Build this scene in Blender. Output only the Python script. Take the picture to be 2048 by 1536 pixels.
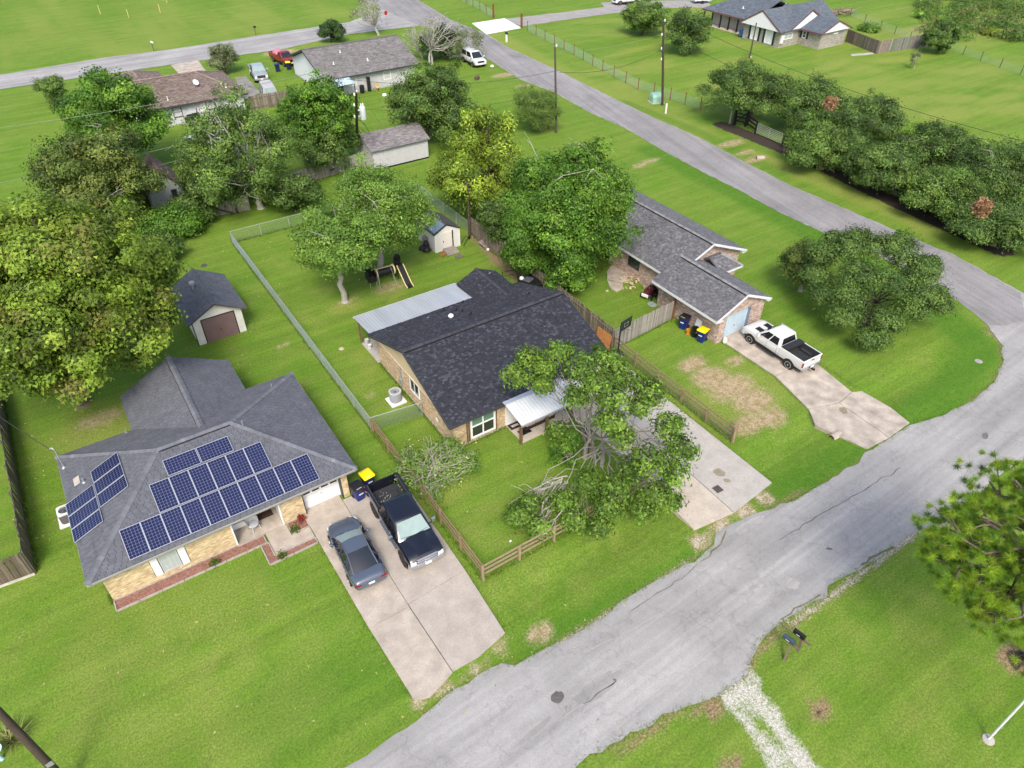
import bpy, math, random
import numpy as np
from mathutils import Vector

for o in list(bpy.data.objects):
    bpy.data.objects.remove(o)
S = bpy.context.scene
COL = S.collection
R = math.radians
rng = np.random.default_rng(7)
random.seed(7)

# ------------------------------------------------------------------ camera
FPX, TH, CH, YAW = 1421.0, R(39.4), 31.0, R(-33.583)   # focal length in photo pixels, tilt, height, heading
cd = bpy.data.cameras.new('drone_camera')
cam = bpy.data.objects.new('drone_camera', cd)
COL.objects.link(cam)
cam.location = (0, 0, CH)
cam.rotation_euler = (R(90) - TH, 0, YAW)
cd.sensor_width = 36
cd.lens = FPX / 2048 * 36
cd.clip_start = 0.5
cd.clip_end = 3000
S.camera = cam

# ------------------------------------------------------------------ light
SUN_EL, SUN_AZ = R(50), R(212)      # azimuth the light comes from, clockwise from +Y
w = bpy.data.worlds.new('World')
S.world = w
w.use_nodes = True
nt = w.node_tree
bg = nt.nodes['Background']
sky = nt.nodes.new('ShaderNodeTexSky')
sky.sky_type = 'NISHITA'
sky.sun_disc = False
sky.sun_elevation = SUN_EL
sky.sun_rotation = SUN_AZ
sky.air_density = 1.0
sky.dust_density = 4.0
sky.ozone_density = 1.0
nt.links.new(sky.outputs[0], bg.inputs[0])
bg.inputs[1].default_value = 0.15
sl = bpy.data.lights.new('sun', 'SUN')
sl.energy = 1.5
sl.angle = R(17)
sl.color = (1.0, 0.95, 0.87)
sun = bpy.data.objects.new('sun', sl)
COL.objects.link(sun)
_sd = Vector((math.sin(SUN_AZ) * math.cos(SUN_EL), math.cos(SUN_AZ) * math.cos(SUN_EL), math.sin(SUN_EL)))
sun.rotation_euler = _sd.to_track_quat('Z', 'Y').to_euler()
sun.location = (0, 0, 80)
S.view_settings.view_transform = 'Standard'
S.view_settings.look = 'None'
S.view_settings.exposure = 0.82
S.view_settings.gamma = 1
S.view_settings.use_curve_mapping = False
S.render.engine = 'CYCLES'

# ------------------------------------------------------------------ survey: photo pixel -> point at height z
_sy, _cy = math.sin(YAW), math.cos(YAW)
def ray(px, py):
    x = (px - 1024) / FPX
    y = -(py - 768) / FPX
    v = (x, math.cos(TH) + y * math.sin(TH), -math.sin(TH) + y * math.cos(TH))
    return np.array((_cy * v[0] - _sy * v[1], _sy * v[0] + _cy * v[1], v[2]))
def at(px, py, z=0.0):
    d = ray(px, py)
    t = (z - CH) / d[2]
    return (d[0] * t, d[1] * t, z)
def at2(px, py, z=0.0):
    return at(px, py, z)[:2]
def proj(p):
    x, y, z = p[0], p[1], p[2] - CH
    cx, cyy = _cy * x + _sy * y, -_sy * x + _cy * y
    dep = cyy * math.cos(TH) - z * math.sin(TH)
    up = cyy * math.sin(TH) + z * math.cos(TH)
    return 1024 + FPX * cx / dep, 768 - FPX * up / dep, dep

# ------------------------------------------------------------------ materials
MATS = {}
def mat(name, col, rough=0.8, var=0.15, scale=4.0, bump=0.0, bscale=30.0, metal=0.0, spec=0.4, attr=False,
        transl=0.0, coat=0.0, fine=0.0, fscale=60.0, stretch=None):
    if name in MATS:
        return MATS[name]
    m = bpy.data.materials.new(name)
    m.use_nodes = True
    n, l = m.node_tree.nodes, m.node_tree.links
    b = n['Principled BSDF']
    b.inputs['Roughness'].default_value = rough
    b.inputs['Metallic'].default_value = metal
    b.inputs['Specular IOR Level'].default_value = spec
    b.inputs['Coat Weight'].default_value = coat
    tc = n.new('ShaderNodeTexCoord')
    vec = tc.outputs['Object']
    if stretch:
        mp = n.new('ShaderNodeMapping')
        mp.inputs['Scale'].default_value = stretch
        l.new(vec, mp.inputs[0])
        vec = mp.outputs[0]
    src = None
    if attr:
        a = n.new('ShaderNodeAttribute')
        a.attribute_name = 'col'
        src = a.outputs['Color']
    else:
        rgb = n.new('ShaderNodeRGB')
        rgb.outputs[0].default_value = (*col, 1)
        src = rgb.outputs[0]
    def modulate(src, sc, amt, det=3):
        nz = n.new('ShaderNodeTexNoise')
        nz.inputs['Scale'].default_value = sc
        nz.inputs['Detail'].default_value = det
        l.new(vec, nz.inputs['Vector'])
        mr = n.new('ShaderNodeMapRange')
        mr.inputs[1].default_value = 0.25
        mr.inputs[2].default_value = 0.75
        mr.inputs[3].default_value = 1 - amt
        mr.inputs[4].default_value = 1 + amt
        l.new(nz.outputs[0], mr.inputs[0])
        vm = n.new('ShaderNodeVectorMath')
        vm.operation = 'SCALE'
        l.new(src, vm.inputs[0])
        l.new(mr.outputs[0], vm.inputs['Scale'])
        return vm.outputs[0]
    if var:
        src = modulate(src, scale, var)
    if fine:
        src = modulate(src, fscale, fine, 2)
    l.new(src, b.inputs['Base Color'])
    if bump:
        nz = n.new('ShaderNodeTexNoise')
        nz.inputs['Scale'].default_value = bscale
        l.new(vec, nz.inputs['Vector'])
        bp = n.new('ShaderNodeBump')
        bp.inputs['Strength'].default_value = bump
        bp.inputs['Distance'].default_value = 0.03
        l.new(nz.outputs[0], bp.inputs['Height'])
        l.new(bp.outputs[0], b.inputs['Normal'])
    if transl:
        tr = n.new('ShaderNodeBsdfTranslucent')
        l.new(src, tr.inputs[0])
        mx = n.new('ShaderNodeMixShader')
        mx.inputs[0].default_value = transl
        l.new(b.outputs[0], mx.inputs[1])
        l.new(tr.outputs[0], mx.inputs[2])
        l.new(mx.outputs[0], n['Material Output'].inputs[0])
    MATS[name] = m
    return m
def glass(name, col, rough=0.08):
    m = mat(name, col, rough, 0.05, 2, spec=0.9, coat=0.3)
    return m

# ------------------------------------------------------------------ mesh builder
class MB:
    def __init__(s):
        s.v, s.f, s.m, s.c = [], [], [], []
    def add(s, vs, fs, m=0, c=None):
        b = len(s.v)
        s.v += [tuple(map(float, p)) for p in vs]
        for f in fs:
            s.f.append(tuple(b + i for i in f))
            s.m.append(m)
            s.c.append(c)
        return s
    def box(s, x0, x1, y0, y1, z0, z1, m=0, c=None):
        v = [(x0, y0, z0), (x1, y0, z0), (x1, y1, z0), (x0, y1, z0), (x0, y0, z1), (x1, y0, z1), (x1, y1, z1), (x0, y1, z1)]
        return s.add(v, [(0, 3, 2, 1), (4, 5, 6, 7), (0, 1, 5, 4), (1, 2, 6, 5), (2, 3, 7, 6), (3, 0, 4, 7)], m, c)
    def obox(s, cx, cy, cz, sx, sy, sz, rz=0, m=0, c=None, rx=0, ry=0):
        from mathutils import Euler
        mt = Euler((rx, ry, rz)).to_matrix()
        v = []
        for dz in (-.5, .5):
            for dx, dy in ((-.5, -.5), (.5, -.5), (.5, .5), (-.5, .5)):
                p = mt @ Vector((dx * sx, dy * sy, dz * sz))
                v.append((p.x + cx, p.y + cy, p.z + cz))
        return s.add(v, [(0, 3, 2, 1), (4, 5, 6, 7), (0, 1, 5, 4), (1, 2, 6, 5), (2, 3, 7, 6), (3, 0, 4, 7)], m, c)
    def wbox(s, o, u, n, u0, u1, n0, n1, z0, z1, m=0, c=None):
        # box in a wall's frame: o origin, u along, n outward (2-D unit vectors)
        def P(a, b, z):
            return (o[0] + u[0] * a + n[0] * b, o[1] + u[1] * a + n[1] * b, z)
        v = [P(u0, n0, z0), P(u1, n0, z0), P(u1, n1, z0), P(u0, n1, z0), P(u0, n0, z1), P(u1, n0, z1), P(u1, n1, z1), P(u0, n1, z1)]
        return s.add(v, [(0, 3, 2, 1), (4, 5, 6, 7), (0, 1, 5, 4), (1, 2, 6, 5), (2, 3, 7, 6), (3, 0, 4, 7)], m, c)
    def beam(s, p, q, wd, ht, m=0, c=None):
        p, q = Vector(p), Vector(q)
        d = (q - p).normalized()
        up = Vector((0, 0, 1)) if abs(d.z) < 0.95 else Vector((0, 1, 0))
        sd = d.cross(up).normalized() * wd / 2
        up = sd.cross(d).normalized() * ht / 2
        v = [p - sd - up, p + sd - up, p + sd + up, p - sd + up, q - sd - up, q + sd - up, q + sd + up, q - sd + up]
        return s.add(v, [(0, 1, 2, 3), (7, 6, 5, 4), (0, 4, 5, 1), (1, 5, 6, 2), (2, 6, 7, 3), (3, 7, 4, 0)], m, c)
    def tube(s, pts, rad, n=8, m=0, caps=True, c=None):
        pts = [Vector(p) for p in pts]
        if not isinstance(rad, (list, tuple)):
            rad = [rad] * len(pts)
        vs, fs = [], []
        ref = None
        for i, p in enumerate(pts):
            d = (pts[min(i + 1, len(pts) - 1)] - pts[max(i - 1, 0)])
            d = d.normalized() if d.length > 1e-9 else Vector((0, 0, 1))
            if ref is None:
                ref = Vector((1, 0, 0)) if abs(d.x) < 0.8 else Vector((0, 1, 0))
            a = d.cross(ref).normalized()
            b = d.cross(a).normalized()
            ref = -b if False else ref
            for k in range(n):
                t = 2 * math.pi * k / n
                vs.append(p + (a * math.cos(t) + b * math.sin(t)) * rad[i])
        for i in range(len(pts) - 1):
            for k in range(n):
                k2 = (k + 1) % n
                fs.append((i * n + k, (i + 1) * n + k, (i + 1) * n + k2, i * n + k2))
        if caps:
            fs.append(tuple(range(n)))
            fs.append(tuple(reversed(range((len(pts) - 1) * n, len(pts) * n))))
        return s.add(vs, fs, m, c)
    def lathe(s, prof, n=16, o=(0, 0, 0), m=0, axis='z', caps=True, c=None):
        vs, fs = [], []
        for r, z in prof:
            for k in range(n):
                t = 2 * math.pi * k / n
                a, b = r * math.cos(t), r * math.sin(t)
                p = {'z': (a, b, z), 'x': (z, a, b), 'y': (b, z, a)}[axis]
                vs.append((p[0] + o[0], p[1] + o[1], p[2] + o[2]))
        for i in range(len(prof) - 1):
            for k in range(n):
                k2 = (k + 1) % n
                fs.append((i * n + k, i * n + k2, (i + 1) * n + k2, (i + 1) * n + k))
        if caps:
            fs.append(tuple(reversed(range(n))))
            fs.append(tuple(range((len(prof) - 1) * n, len(prof) * n)))
        return s.add(vs, fs, m, c)
    def prism(s, poly, z0, z1, m=0, c=None):
        n = len(poly)
        a = sum(poly[i][0] * poly[(i + 1) % n][1] - poly[(i + 1) % n][0] * poly[i][1] for i in range(n))
        if a < 0:
            poly = poly[::-1]
        v = [(x, y, z0) for x, y in poly] + [(x, y, z1) for x, y in poly]
        f = [tuple(reversed(range(n))), tuple(range(n, 2 * n))]
        f += [(i, (i + 1) % n, n + (i + 1) % n, n + i) for i in range(n)]
        return s.add(v, f, m, c)
    def slab(s, poly3, t, m=0, c=None):
        # planar 3-D polygon given a thickness straight down
        n = len(poly3)
        a = sum(poly3[i][0] * poly3[(i + 1) % n][1] - poly3[(i + 1) % n][0] * poly3[i][1] for i in range(n))
        if a < 0:
            poly3 = poly3[::-1]
        v = [tuple(p) for p in poly3] + [(p[0], p[1], p[2] - t) for p in poly3]
        f = [tuple(range(n)), tuple(reversed(range(n, 2 * n)))]
        f += [(i, n + i, n + (i + 1) % n, (i + 1) % n) for i in range(n)]
        return s.add(v, f, m, c)
    def loft(s, secs, m=0, caps=True, closed=True, c=None):
        n = len(secs[0])
        vs = [p for sc in secs for p in sc]
        fs = []
        for i in range(len(secs) - 1):
            for k in range(n if closed else n - 1):
                k2 = (k + 1) % n
                fs.append((i * n + k, i * n + k2, (i + 1) * n + k2, (i + 1) * n + k))
        if caps:
            fs.append(tuple(reversed(range(n))))
            fs.append(tuple(range((len(secs) - 1) * n, len(secs) * n)))
        return s.add(vs, fs, m, c)
    def mesh(s, name, mats, smooth=None, off=(0, 0, 0)):
        me = bpy.data.meshes.new(name)
        ox, oy, oz = off
        me.from_pydata([(x - ox, y - oy, z - oz) for x, y, z in s.v], [], s.f)
        for mm in mats:
            me.materials.append(mm)
        me.polygons.foreach_set('material_index', np.array(s.m, dtype=np.int32))
        if any(c is not None for c in s.c):
            a = me.attributes.new('col', 'FLOAT_COLOR', 'FACE')
            a.data.foreach_set('color', np.array([(*(c or (.5, .5, .5)), 1) for c in s.c], dtype=np.float32).ravel())
        if smooth:
            me.polygons.foreach_set('use_smooth', np.ones(len(me.polygons), dtype=bool))
            me.set_sharp_from_angle(angle=R(smooth))
        me.update()
        return me

def origin_of(o):
    p = Vector((0, 0, 0))
    while o is not None:
        p += o.location
        o = o.parent
    return p
def put(name, me, parent=None, loc=None):
    o = bpy.data.objects.new(name, me)
    COL.objects.link(o)
    if parent is not None:
        o.parent = parent
    if loc is not None:
        o.location = loc
    return o
def split_islands(mb):
    # far-apart pieces of one builder become builders of their own
    n = len(mb.v)
    root = list(range(n))
    def find(a):
        while root[a] != a:
            root[a] = root[root[a]]
            a = root[a]
        return a
    for f in mb.f:
        for i in f[1:]:
            root[find(i)] = find(f[0])
    used = sorted({i for f in mb.f for i in f})
    isl = {}
    for i in used:
        isl.setdefault(find(i), []).append(i)
    keys = list(isl)
    if len(keys) > 160:
        return [mb]
    bb = {}
    for k in keys:
        p = np.array([mb.v[i] for i in isl[k]])
        bb[k] = (p.min(0), p.max(0), (p.max(0) - p.min(0)).max())
    grp = {k: k for k in keys}
    def g(a):
        while grp[a] != a:
            a = grp[a]
        return a
    for i, a in enumerate(keys):
        for b in keys[i + 1:]:
            gap = np.maximum(0, np.maximum(bb[a][0] - bb[b][1], bb[b][0] - bb[a][1]))
            if np.sqrt((gap ** 2).sum()) <= max(.02, .5 * max(bb[a][2], bb[b][2])):
                grp[g(b)] = g(a)
    out = {}
    for fi, f in enumerate(mb.f):
        k = g(find(f[0]))
        q, mp = out.setdefault(k, (MB(), {}))
        for i in f:
            if i not in mp:
                mp[i] = len(q.v)
                q.v.append(mb.v[i])
        q.f.append(tuple(mp[i] for i in f))
        q.m.append(mb.m[fi])
        q.c.append(mb.c[fi])
    return [q for q, _ in out.values()]
def part(name, mb, mats, parent, world=True, smooth=None, bevel=0, kind=None, label=None):
    if kind is None and parent is not None:
        bits = split_islands(mb)
        for q in bits[1:]:
            part1(name, q, mats, parent, world, smooth, bevel, None, label)
        mb = bits[0]
    return part1(name, mb, mats, parent, world, smooth, bevel, kind, label)
def part1(name, mb, mats, parent, world=True, smooth=None, bevel=0, kind=None, label=None):
    if not isinstance(mats, (list, tuple)):
        mats = [mats]
    off = origin_of(parent) if (world and parent is not None) else (0, 0, 0)
    o = put(name, mb.mesh(name, mats, smooth, off), parent)
    if bevel:
        bv = o.modifiers.new('bevel', 'BEVEL')
        bv.width = bevel
        bv.segments = 2
        bv.limit_method = 'ANGLE'
        bv.angle_limit = R(35)
    if kind:
        o['kind'] = kind
    if label:
        o['label'] = label
    return o
def tag(o, label, cat, group=None):
    o['label'] = label
    o['category'] = cat
    if group:
        o['group'] = group
    return o
def thing(name, label, cat, loc=(0, 0, 0), rz=0, group=None):
    o = bpy.data.objects.new(name, None)
    COL.objects.link(o)
    o.location = loc
    o.rotation_euler = (0, 0, rz)
    o.empty_display_size = 0.2
    return tag(o, label, cat, group)
def solo(name, mb, mats, label, cat, loc=(0, 0, 0), rz=0, group=None, smooth=None, bevel=0):
    o = part(name, mb, mats, None, False, smooth, bevel)
    o.location = loc
    o.rotation_euler = (0, 0, rz)
    return tag(o, label, cat, group)
def structure(name, mb, mats, smooth=None, parent=None):
    o = part(name, mb, mats, parent, parent is not None, smooth)
    if parent is None:
        o['kind'] = 'structure'
    return o
def dup(root, loc, rz=0, label=None, group=None):
    r = root.copy()
    COL.objects.link(r)
    r.location = loc
    r.rotation_euler = (0, 0, rz)
    if label:
        r['label'] = label
    if group:
        r['group'] = group
    for ch in list(root.children):
        c = ch.copy()
        COL.objects.link(c)
        c.parent = r
        for g in list(ch.children):
            d = g.copy()
            COL.objects.link(d)
            d.parent = c
    return r
def smooth_noise(x, y, seed=0):
    return (np.sin(x * 1.7 + seed) + np.sin(y * 2.3 + seed * 1.7) + np.sin((x + y) * 1.1 + seed * .6) + np.sin((x - y) * 2.9 + seed * 2.1)) / 4
def jag(pts, step=0.5, amp=0.12, seed=0):
    r = np.random.default_rng(seed)
    out = []
    for i in range(len(pts) - 1):
        a, b = np.array(pts[i], float), np.array(pts[i + 1], float)
        L = np.hypot(*(b - a))
        n = max(1, int(L / step))
        nrm = np.array((-(b - a)[1], (b - a)[0])) / (L + 1e-9)
        for k in range(n):
            p = a + (b - a) * k / n
            out.append(tuple(p + nrm * (r.normal() * amp if (k or i) else 0)))
    out.append(tuple(pts[-1]))
    return out

# ================================================================== GROUND
def ground_material():
    m = bpy.data.materials.new('lawn')
    m.use_nodes = True
    n, l = m.node_tree.nodes, m.node_tree.links
    b = n['Principled BSDF']
    b.inputs['Roughness'].default_value = 0.9
    b.inputs['Specular IOR Level'].default_value = 0.15
    geo = n.new('ShaderNodeNewGeometry')
    pos = geo.outputs['Position']
    def noise(sc, det=4, rough=.6, vec=None, dist=0.0):
        z = n.new('ShaderNodeTexNoise')
        z.inputs['Scale'].default_value = sc
        z.inputs['Detail'].default_value = det
        z.inputs['Roughness'].default_value = rough
        z.inputs['Distortion'].default_value = dist
        l.new(vec or pos, z.inputs['Vector'])
        return z.outputs[0]
    def rng_(src, a, b_, c, d):
        r = n.new('ShaderNodeMapRange')
        for i, v in enumerate((a, b_, c, d)):
            r.inputs[i + 1].default_value = v
        l.new(src, r.inputs[0])
        return r.outputs[0]
    def math_(op, a, b_):
        q = n.new('ShaderNodeMath')
        q.operation = op
        for i, v in enumerate((a, b_)):
            if isinstance(v, (int, float)):
                q.inputs[i].default_value = v
            else:
                l.new(v, q.inputs[i])
        return q.outputs[0]
    def mix(f, a, b_):
        q = n.new('ShaderNodeMix')
        q.data_type = 'RGBA'
        l.new(f, q.inputs[0])
        for i, v in ((6, a), (7, b_)):
            if isinstance(v, tuple):
                q.inputs[i].default_value = (*v, 1)
            else:
                l.new(v, q.inputs[i])
        return q.outputs[2]
    def scale(c, f):
        q = n.new('ShaderNodeVectorMath')
        q.operation = 'SCALE'
        l.new(c, q.inputs[0])
        l.new(f, q.inputs['Scale'])
        return q.outputs[0]
    a1 = n.new('ShaderNodeAttribute'); a1.attribute_name = 'wear'
    a2 = n.new('ShaderNodeAttribute'); a2.attribute_name = 'wear2'
    s1 = n.new('ShaderNodeSeparateColor'); l.new(a1.outputs['Color'], s1.inputs[0])
    s2 = n.new('ShaderNodeSeparateColor'); l.new(a2.outputs['Color'], s2.inputs[0])
    dirt, dry, lush = s1.outputs
    gravel, mulch, straw = s2.outputs
    big = noise(0.09, 4)
    mid = noise(0.55, 5, .65)
    med = noise(2.2, 4, .7)
    fin = noise(9.0, 3, .8)
    grain = noise(26.0, 2, .8)
    base = mix(rng_(big, .35, .65, 0, 1), (0.106, 0.206, 0.018), (0.140, 0.226, 0.027))
    base = mix(rng_(mid, .42, .72, 0, .65), base, (0.190, 0.236, 0.048))
    base = mix(rng_(med, .48, .72, 0, .6), base, (0.064, 0.155, 0.012))
    pat0 = math_('ADD', math_('MULTIPLY', med, .55), math_('MULTIPLY', fin, .45))
    mp = n.new('ShaderNodeMapping')
    mp.inputs['Scale'].default_value = (0.10, 1.0, 1)
    l.new(pos, mp.inputs[0])
    st = noise(0.9, 2, .5, mp.outputs[0], 0.3)
    base = scale(base, rng_(st, .35, .65, .955, 1.045))
    mp2 = n.new('ShaderNodeMapping')
    mp2.inputs['Rotation'].default_value = (0, 0, R(8))
    mp2.inputs['Scale'].default_value = (0.35, 5.0, 1)
    l.new(pos, mp2.inputs[0])
    st2 = noise(0.8, 2, .5, mp2.outputs[0], 0.2)
    base = scale(base, rng_(st2, .3, .7, .93, 1.07))
    mp3 = n.new('ShaderNodeMapping')
    mp3.inputs['Rotation'].default_value = (0, 0, R(33))
    mp3.inputs['Scale'].default_value = (0.05, 1.0, 1)
    l.new(pos, mp3.inputs[0])
    base = scale(base, rng_(noise(1.1, 2, .5, mp3.outputs[0], 0.1), .3, .7, .90, 1.10))
    # tall pasture and verge growth
    base = mix(math_('MULTIPLY', dry, rng_(pat0, .34, .62, .15, 1)), base, (0.245, 0.275, 0.062))
    base = mix(math_('MULTIPLY', lush, rng_(med, .3, .6, .5, 1)), base, (0.056, 0.155, 0.011))
    def mask(ch, nz, lo=.25, hi=.55):
        s = math_('ADD', ch, rng_(nz, .25, .75, -.42, .42))
        return rng_(s, lo, hi, 0, 1)
    pat = math_('ADD', math_('MULTIPLY', med, .6), math_('MULTIPLY', fin, .4))
    pat2 = math_('ADD', math_('MULTIPLY', med, .4), math_('ADD', math_('MULTIPLY', fin, .38), math_('MULTIPLY', grain, .22)))
    dcol = mix(rng_(med, .4, .6, 0, 1), (0.31, 0.215, 0.13), (0.43, 0.33, 0.22))
    base = mix(math_('MULTIPLY', mask(dirt, pat2, .16, .78), .92), base, dcol)
    scol = mix(rng_(fin, .4, .6, 0, 1), (0.17, 0.115, 0.065), (0.30, 0.22, 0.13))
    base = mix(mask(straw, pat2, .22, .72), base, scol)
    gcol = mix(rng_(grain, .38, .6, 0, 1), (0.36, 0.34, 0.29), (0.58, 0.56, 0.51))
    base = mix(mask(gravel, pat2, .26, .62), base, gcol)
    base = mix(mask(mulch, pat, .35, .5), base, (0.052, 0.040, 0.032))  # real mulch, plus the shade painted under the oak row
    base = scale(base, rng_(fin, .25, .75, .58, 1.42))
    base = scale(base, rng_(grain, .25, .75, .66, 1.34))
    l.new(base, b.inputs['Base Color'])
    bp = n.new('ShaderNodeBump')
    bp.inputs['Strength'].default_value = 0.55
    bp.inputs['Distance'].default_value = 0.06
    l.new(math_('ADD', fin, grain), bp.inputs['Height'])
    l.new(bp.outputs[0], b.inputs['Normal'])
    return m
M_GRASS = ground_material()

def axis_pts(lo, hi, step, far):
    a = np.arange(lo, hi + 1e-6, step)
    out = [a]
    ext, s = [], step
    p = hi
    while p < far:
        s *= 1.6
        p += s
        ext.append(p)
    neg, s, p = [], step, lo
    while p > -far:
        s *= 1.6
        p -= s
        neg.append(p)
    return np.concatenate([np.array(neg[::-1]), a, np.array(ext)])
gx = axis_pts(-24, 112, 0.5, 900)
gy = axis_pts(-8, 128, 0.5, 900)
GX, GY = np.meshgrid(gx, gy, indexing='ij')
wear = np.zeros((*GX.shape, 4), np.float32)
wear2 = np.zeros((*GX.shape, 4), np.float32)
wear[..., 3] = wear2[..., 3] = 1
CHAN = {'dirt': (wear, 0), 'dry': (wear, 1), 'lush': (wear, 2), 'gravel': (wear2, 0), 'mulch': (wear2, 1), 'straw': (wear2, 2)}
def paint(ch, px, py, rx, ry=None, k=1.0, rot=0.0, hard=1.0):
    ry = ry or rx
    x, y = at2(px, py)
    a, c = CHAN[ch]
    cr, sr = math.cos(rot), math.sin(rot)
    u = ((GX - x) * cr + (GY - y) * sr) / rx
    v = (-(GX - x) * sr + (GY - y) * cr) / ry
    d = np.sqrt(u * u + v * v)
    a[..., c] = np.maximum(a[..., c], k * np.clip((1.35 - d) / 0.7 * hard, 0, 1))
def paint_line(ch, pix, wd, k=1.0, world=False):
    pts = [p if world else at2(*p) for p in pix]
    a, c = CHAN[ch]
    best = np.full(GX.shape, 1e9)
    for i in range(len(pts) - 1):
        ax, ay = pts[i]
        bx, by = pts[i + 1]
        L2 = (bx - ax) ** 2 + (by - ay) ** 2 + 1e-9
        t = np.clip(((GX - ax) * (bx - ax) + (GY - ay) * (by - ay)) / L2, 0, 1)
        best = np.minimum(best, np.hypot(GX - ax - t * (bx - ax), GY - ay - t * (by - ay)))
    a[..., c] = np.maximum(a[..., c], k * np.clip((1.4 - best / wd) / 0.8, 0, 1))

# bare soil in the yard left of the white pickup's drive
for p in ((1385, 728, 1.3, .8), (1420, 755, 1.5, 1.1), (1462, 775, 2.0, 1.2), (1505, 800, 1.6, 1.3), (1540, 835, 1.3, .9), (1495, 850, 1.4, .8), (1470, 720, .9, .5)):
    paint('dirt', *p, k=.72)
paint('dry', 1470, 790, 4.5, 3.0, .7)
# pine straw and soil along the board fence near the small shed
paint_line('straw', [(955, 470), (985, 500), (1020, 535), (1050, 560)], .9, .75)
paint('straw', 1000, 520, 1.0, .8, .8)
paint('dirt', 1035, 545, 1.0, .6, .6)
paint('dirt', 780, 575, 1.6, .9, .5)
paint('dry', 690, 612, 1.6, 1.0, .9)
paint('dirt', 693, 603, .8, .5, .62)
paint('dirt', 200, 838, 1.6, .8, .55)
paint('dry', 210, 850, 3.2, 1.8, .9)
paint('dirt', 568, 690, .5, .3, .6)
paint('dirt', 1080, 1266, .75, .55, .75)
paint('dry', 890, 985, 1.6, .8, .8)
paint('dirt', 740, 790, .5, .4, .4)
paint('dry', 800, 812, .9, .5, .9)
for p in ((1008, 150, 2.2, 1.0), (1046, 172, 1.3, .6), (1462, 287, 2.2, .8), (1512, 318, 1.8, .7), (1490, 305, 1.6, .5), (1300, 322, 1.5, .5), (1278, 332, 1.0, .5), (1310, 192, 1.0, .5), (218, 28, 1.2, .8)):
    paint('dirt', *p, k=.68)
paint('dirt', 560, 105, 2.6, 1.4, .9)
paint('straw', 1985, 670, .5, .8, .5)
# mulch bed and bare spots on the lower lawn
paint('mulch', 2034, 1316, .6, .45, .9)
paint('straw', 2028, 1318, .85, .7, .9)
paint('straw', 1640, 1422, .62, .5, .8)
paint('mulch', 1645, 1425, .35, .3, .5)
paint('straw', 1425, 1418, .6, .5, .7)
paint('straw', 1458, 1532, .8, .4, .7)
# white shell track
paint_line('gravel', [(1480, 1370), (1530, 1420), (1590, 1500), (1640, 1580), (1720, 1690)], .50, .60)
paint_line('gravel', [(1452, 1385), (1500, 1450), (1560, 1540), (1620, 1640)], .40, .56)
paint_line('gravel', [(1500, 1345), (1515, 1380), (1560, 1430)], .35, .5)
# shade under the oak row, painted dark through the mulch channel
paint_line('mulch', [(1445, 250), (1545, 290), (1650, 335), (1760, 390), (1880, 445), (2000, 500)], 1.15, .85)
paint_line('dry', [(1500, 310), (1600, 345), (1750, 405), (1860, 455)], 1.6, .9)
# road margins
paint_line('gravel', [(1055, 1322), (1180, 1256), (1262, 1194), (1399, 1118)], .22, .36)
paint_line('straw', [(848, 1440), (956, 1358), (1055, 1325), (1180, 1258), (1262, 1196), (1399, 1120)], .28, .55)
paint_line('straw', [(1532, 1022), (1656, 966), (1751, 904)], .3, .55)
paint_line('straw', [(1945, 806), (1992, 765), (2010, 727), (2000, 680), (1975, 650)], .35, .5)
paint_line('gravel', [(1900, 1046), (1843, 1058), (1747, 1126), (1652, 1196), (1560, 1250)], .32, .42)
paint_line('straw', [(1900, 1050), (1843, 1060), (1747, 1130), (1652, 1200), (1549, 1262), (1505, 1316), (1485, 1370), (1437, 1395), (1354, 1430), (1221, 1500)], .3, .6)
for p in ((835, 1402, .5, .4), (890, 1375, .6, .45), (950, 1338, .6, .4), (1000, 1295, .5, .4)):
    paint('dirt', *p, k=.62)
    paint('gravel', *p, k=.3)
for p in ((1402, 1085, .7, .6), (1440, 1050, .8, .5), (1490, 1022, .8, .45), (1530, 995, .6, .5)):
    paint('dirt', *p, k=.75)
    paint('gravel', *p, k=.36)
paint_line('lush', [(1090, 1300), (1250, 1222), (1400, 1130), (1480, 1080)], 1.2, .8)
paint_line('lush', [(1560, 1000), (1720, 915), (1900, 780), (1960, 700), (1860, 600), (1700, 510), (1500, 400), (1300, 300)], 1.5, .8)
paint_line('lush', [(560, 1420), (760, 1350)], 2.0, .45)
paint_line('lush', [(0, 162), (205, 128), (342, 110), (513, 82), (690, 52)], 1.6, .8)
paint_line('lush', [(1250, 205), (1400, 265), (1560, 345)], .9, .6)
paint_line('dry', [(985, 70), (1130, 150), (1290, 222), (1400, 268)], 2.2, .75)
for i in range(60):     # scattered pale patches in the front lawns
    paint('dry', rng.uniform(150, 620), rng.uniform(1180, 1500), rng.uniform(.5, 2.2), rng.uniform(.3, 1.2), rng.uniform(.15, .55), rng.uniform(0, 3))
for i in range(30):
    paint('dry', rng.uniform(860, 1280), rng.uniform(930, 1230), rng.uniform(.4, 1.4), rng.uniform(.3, .8), rng.uniform(.2, .5), rng.uniform(0, 3))
for i in range(40):
    paint('dry', rng.uniform(520, 860), rng.uniform(480, 840), rng.uniform(.4, 1.6), rng.uniform(.3, .9), rng.uniform(.2, .55), rng.uniform(0, 3))
for i in range(30):
    paint('dry', rng.uniform(1500, 2000), rng.uniform(1200, 1530), rng.uniform(.4, 1.4), rng.uniform(.3, .8), rng.uniform(.2, .5), rng.uniform(0, 3))
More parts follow.
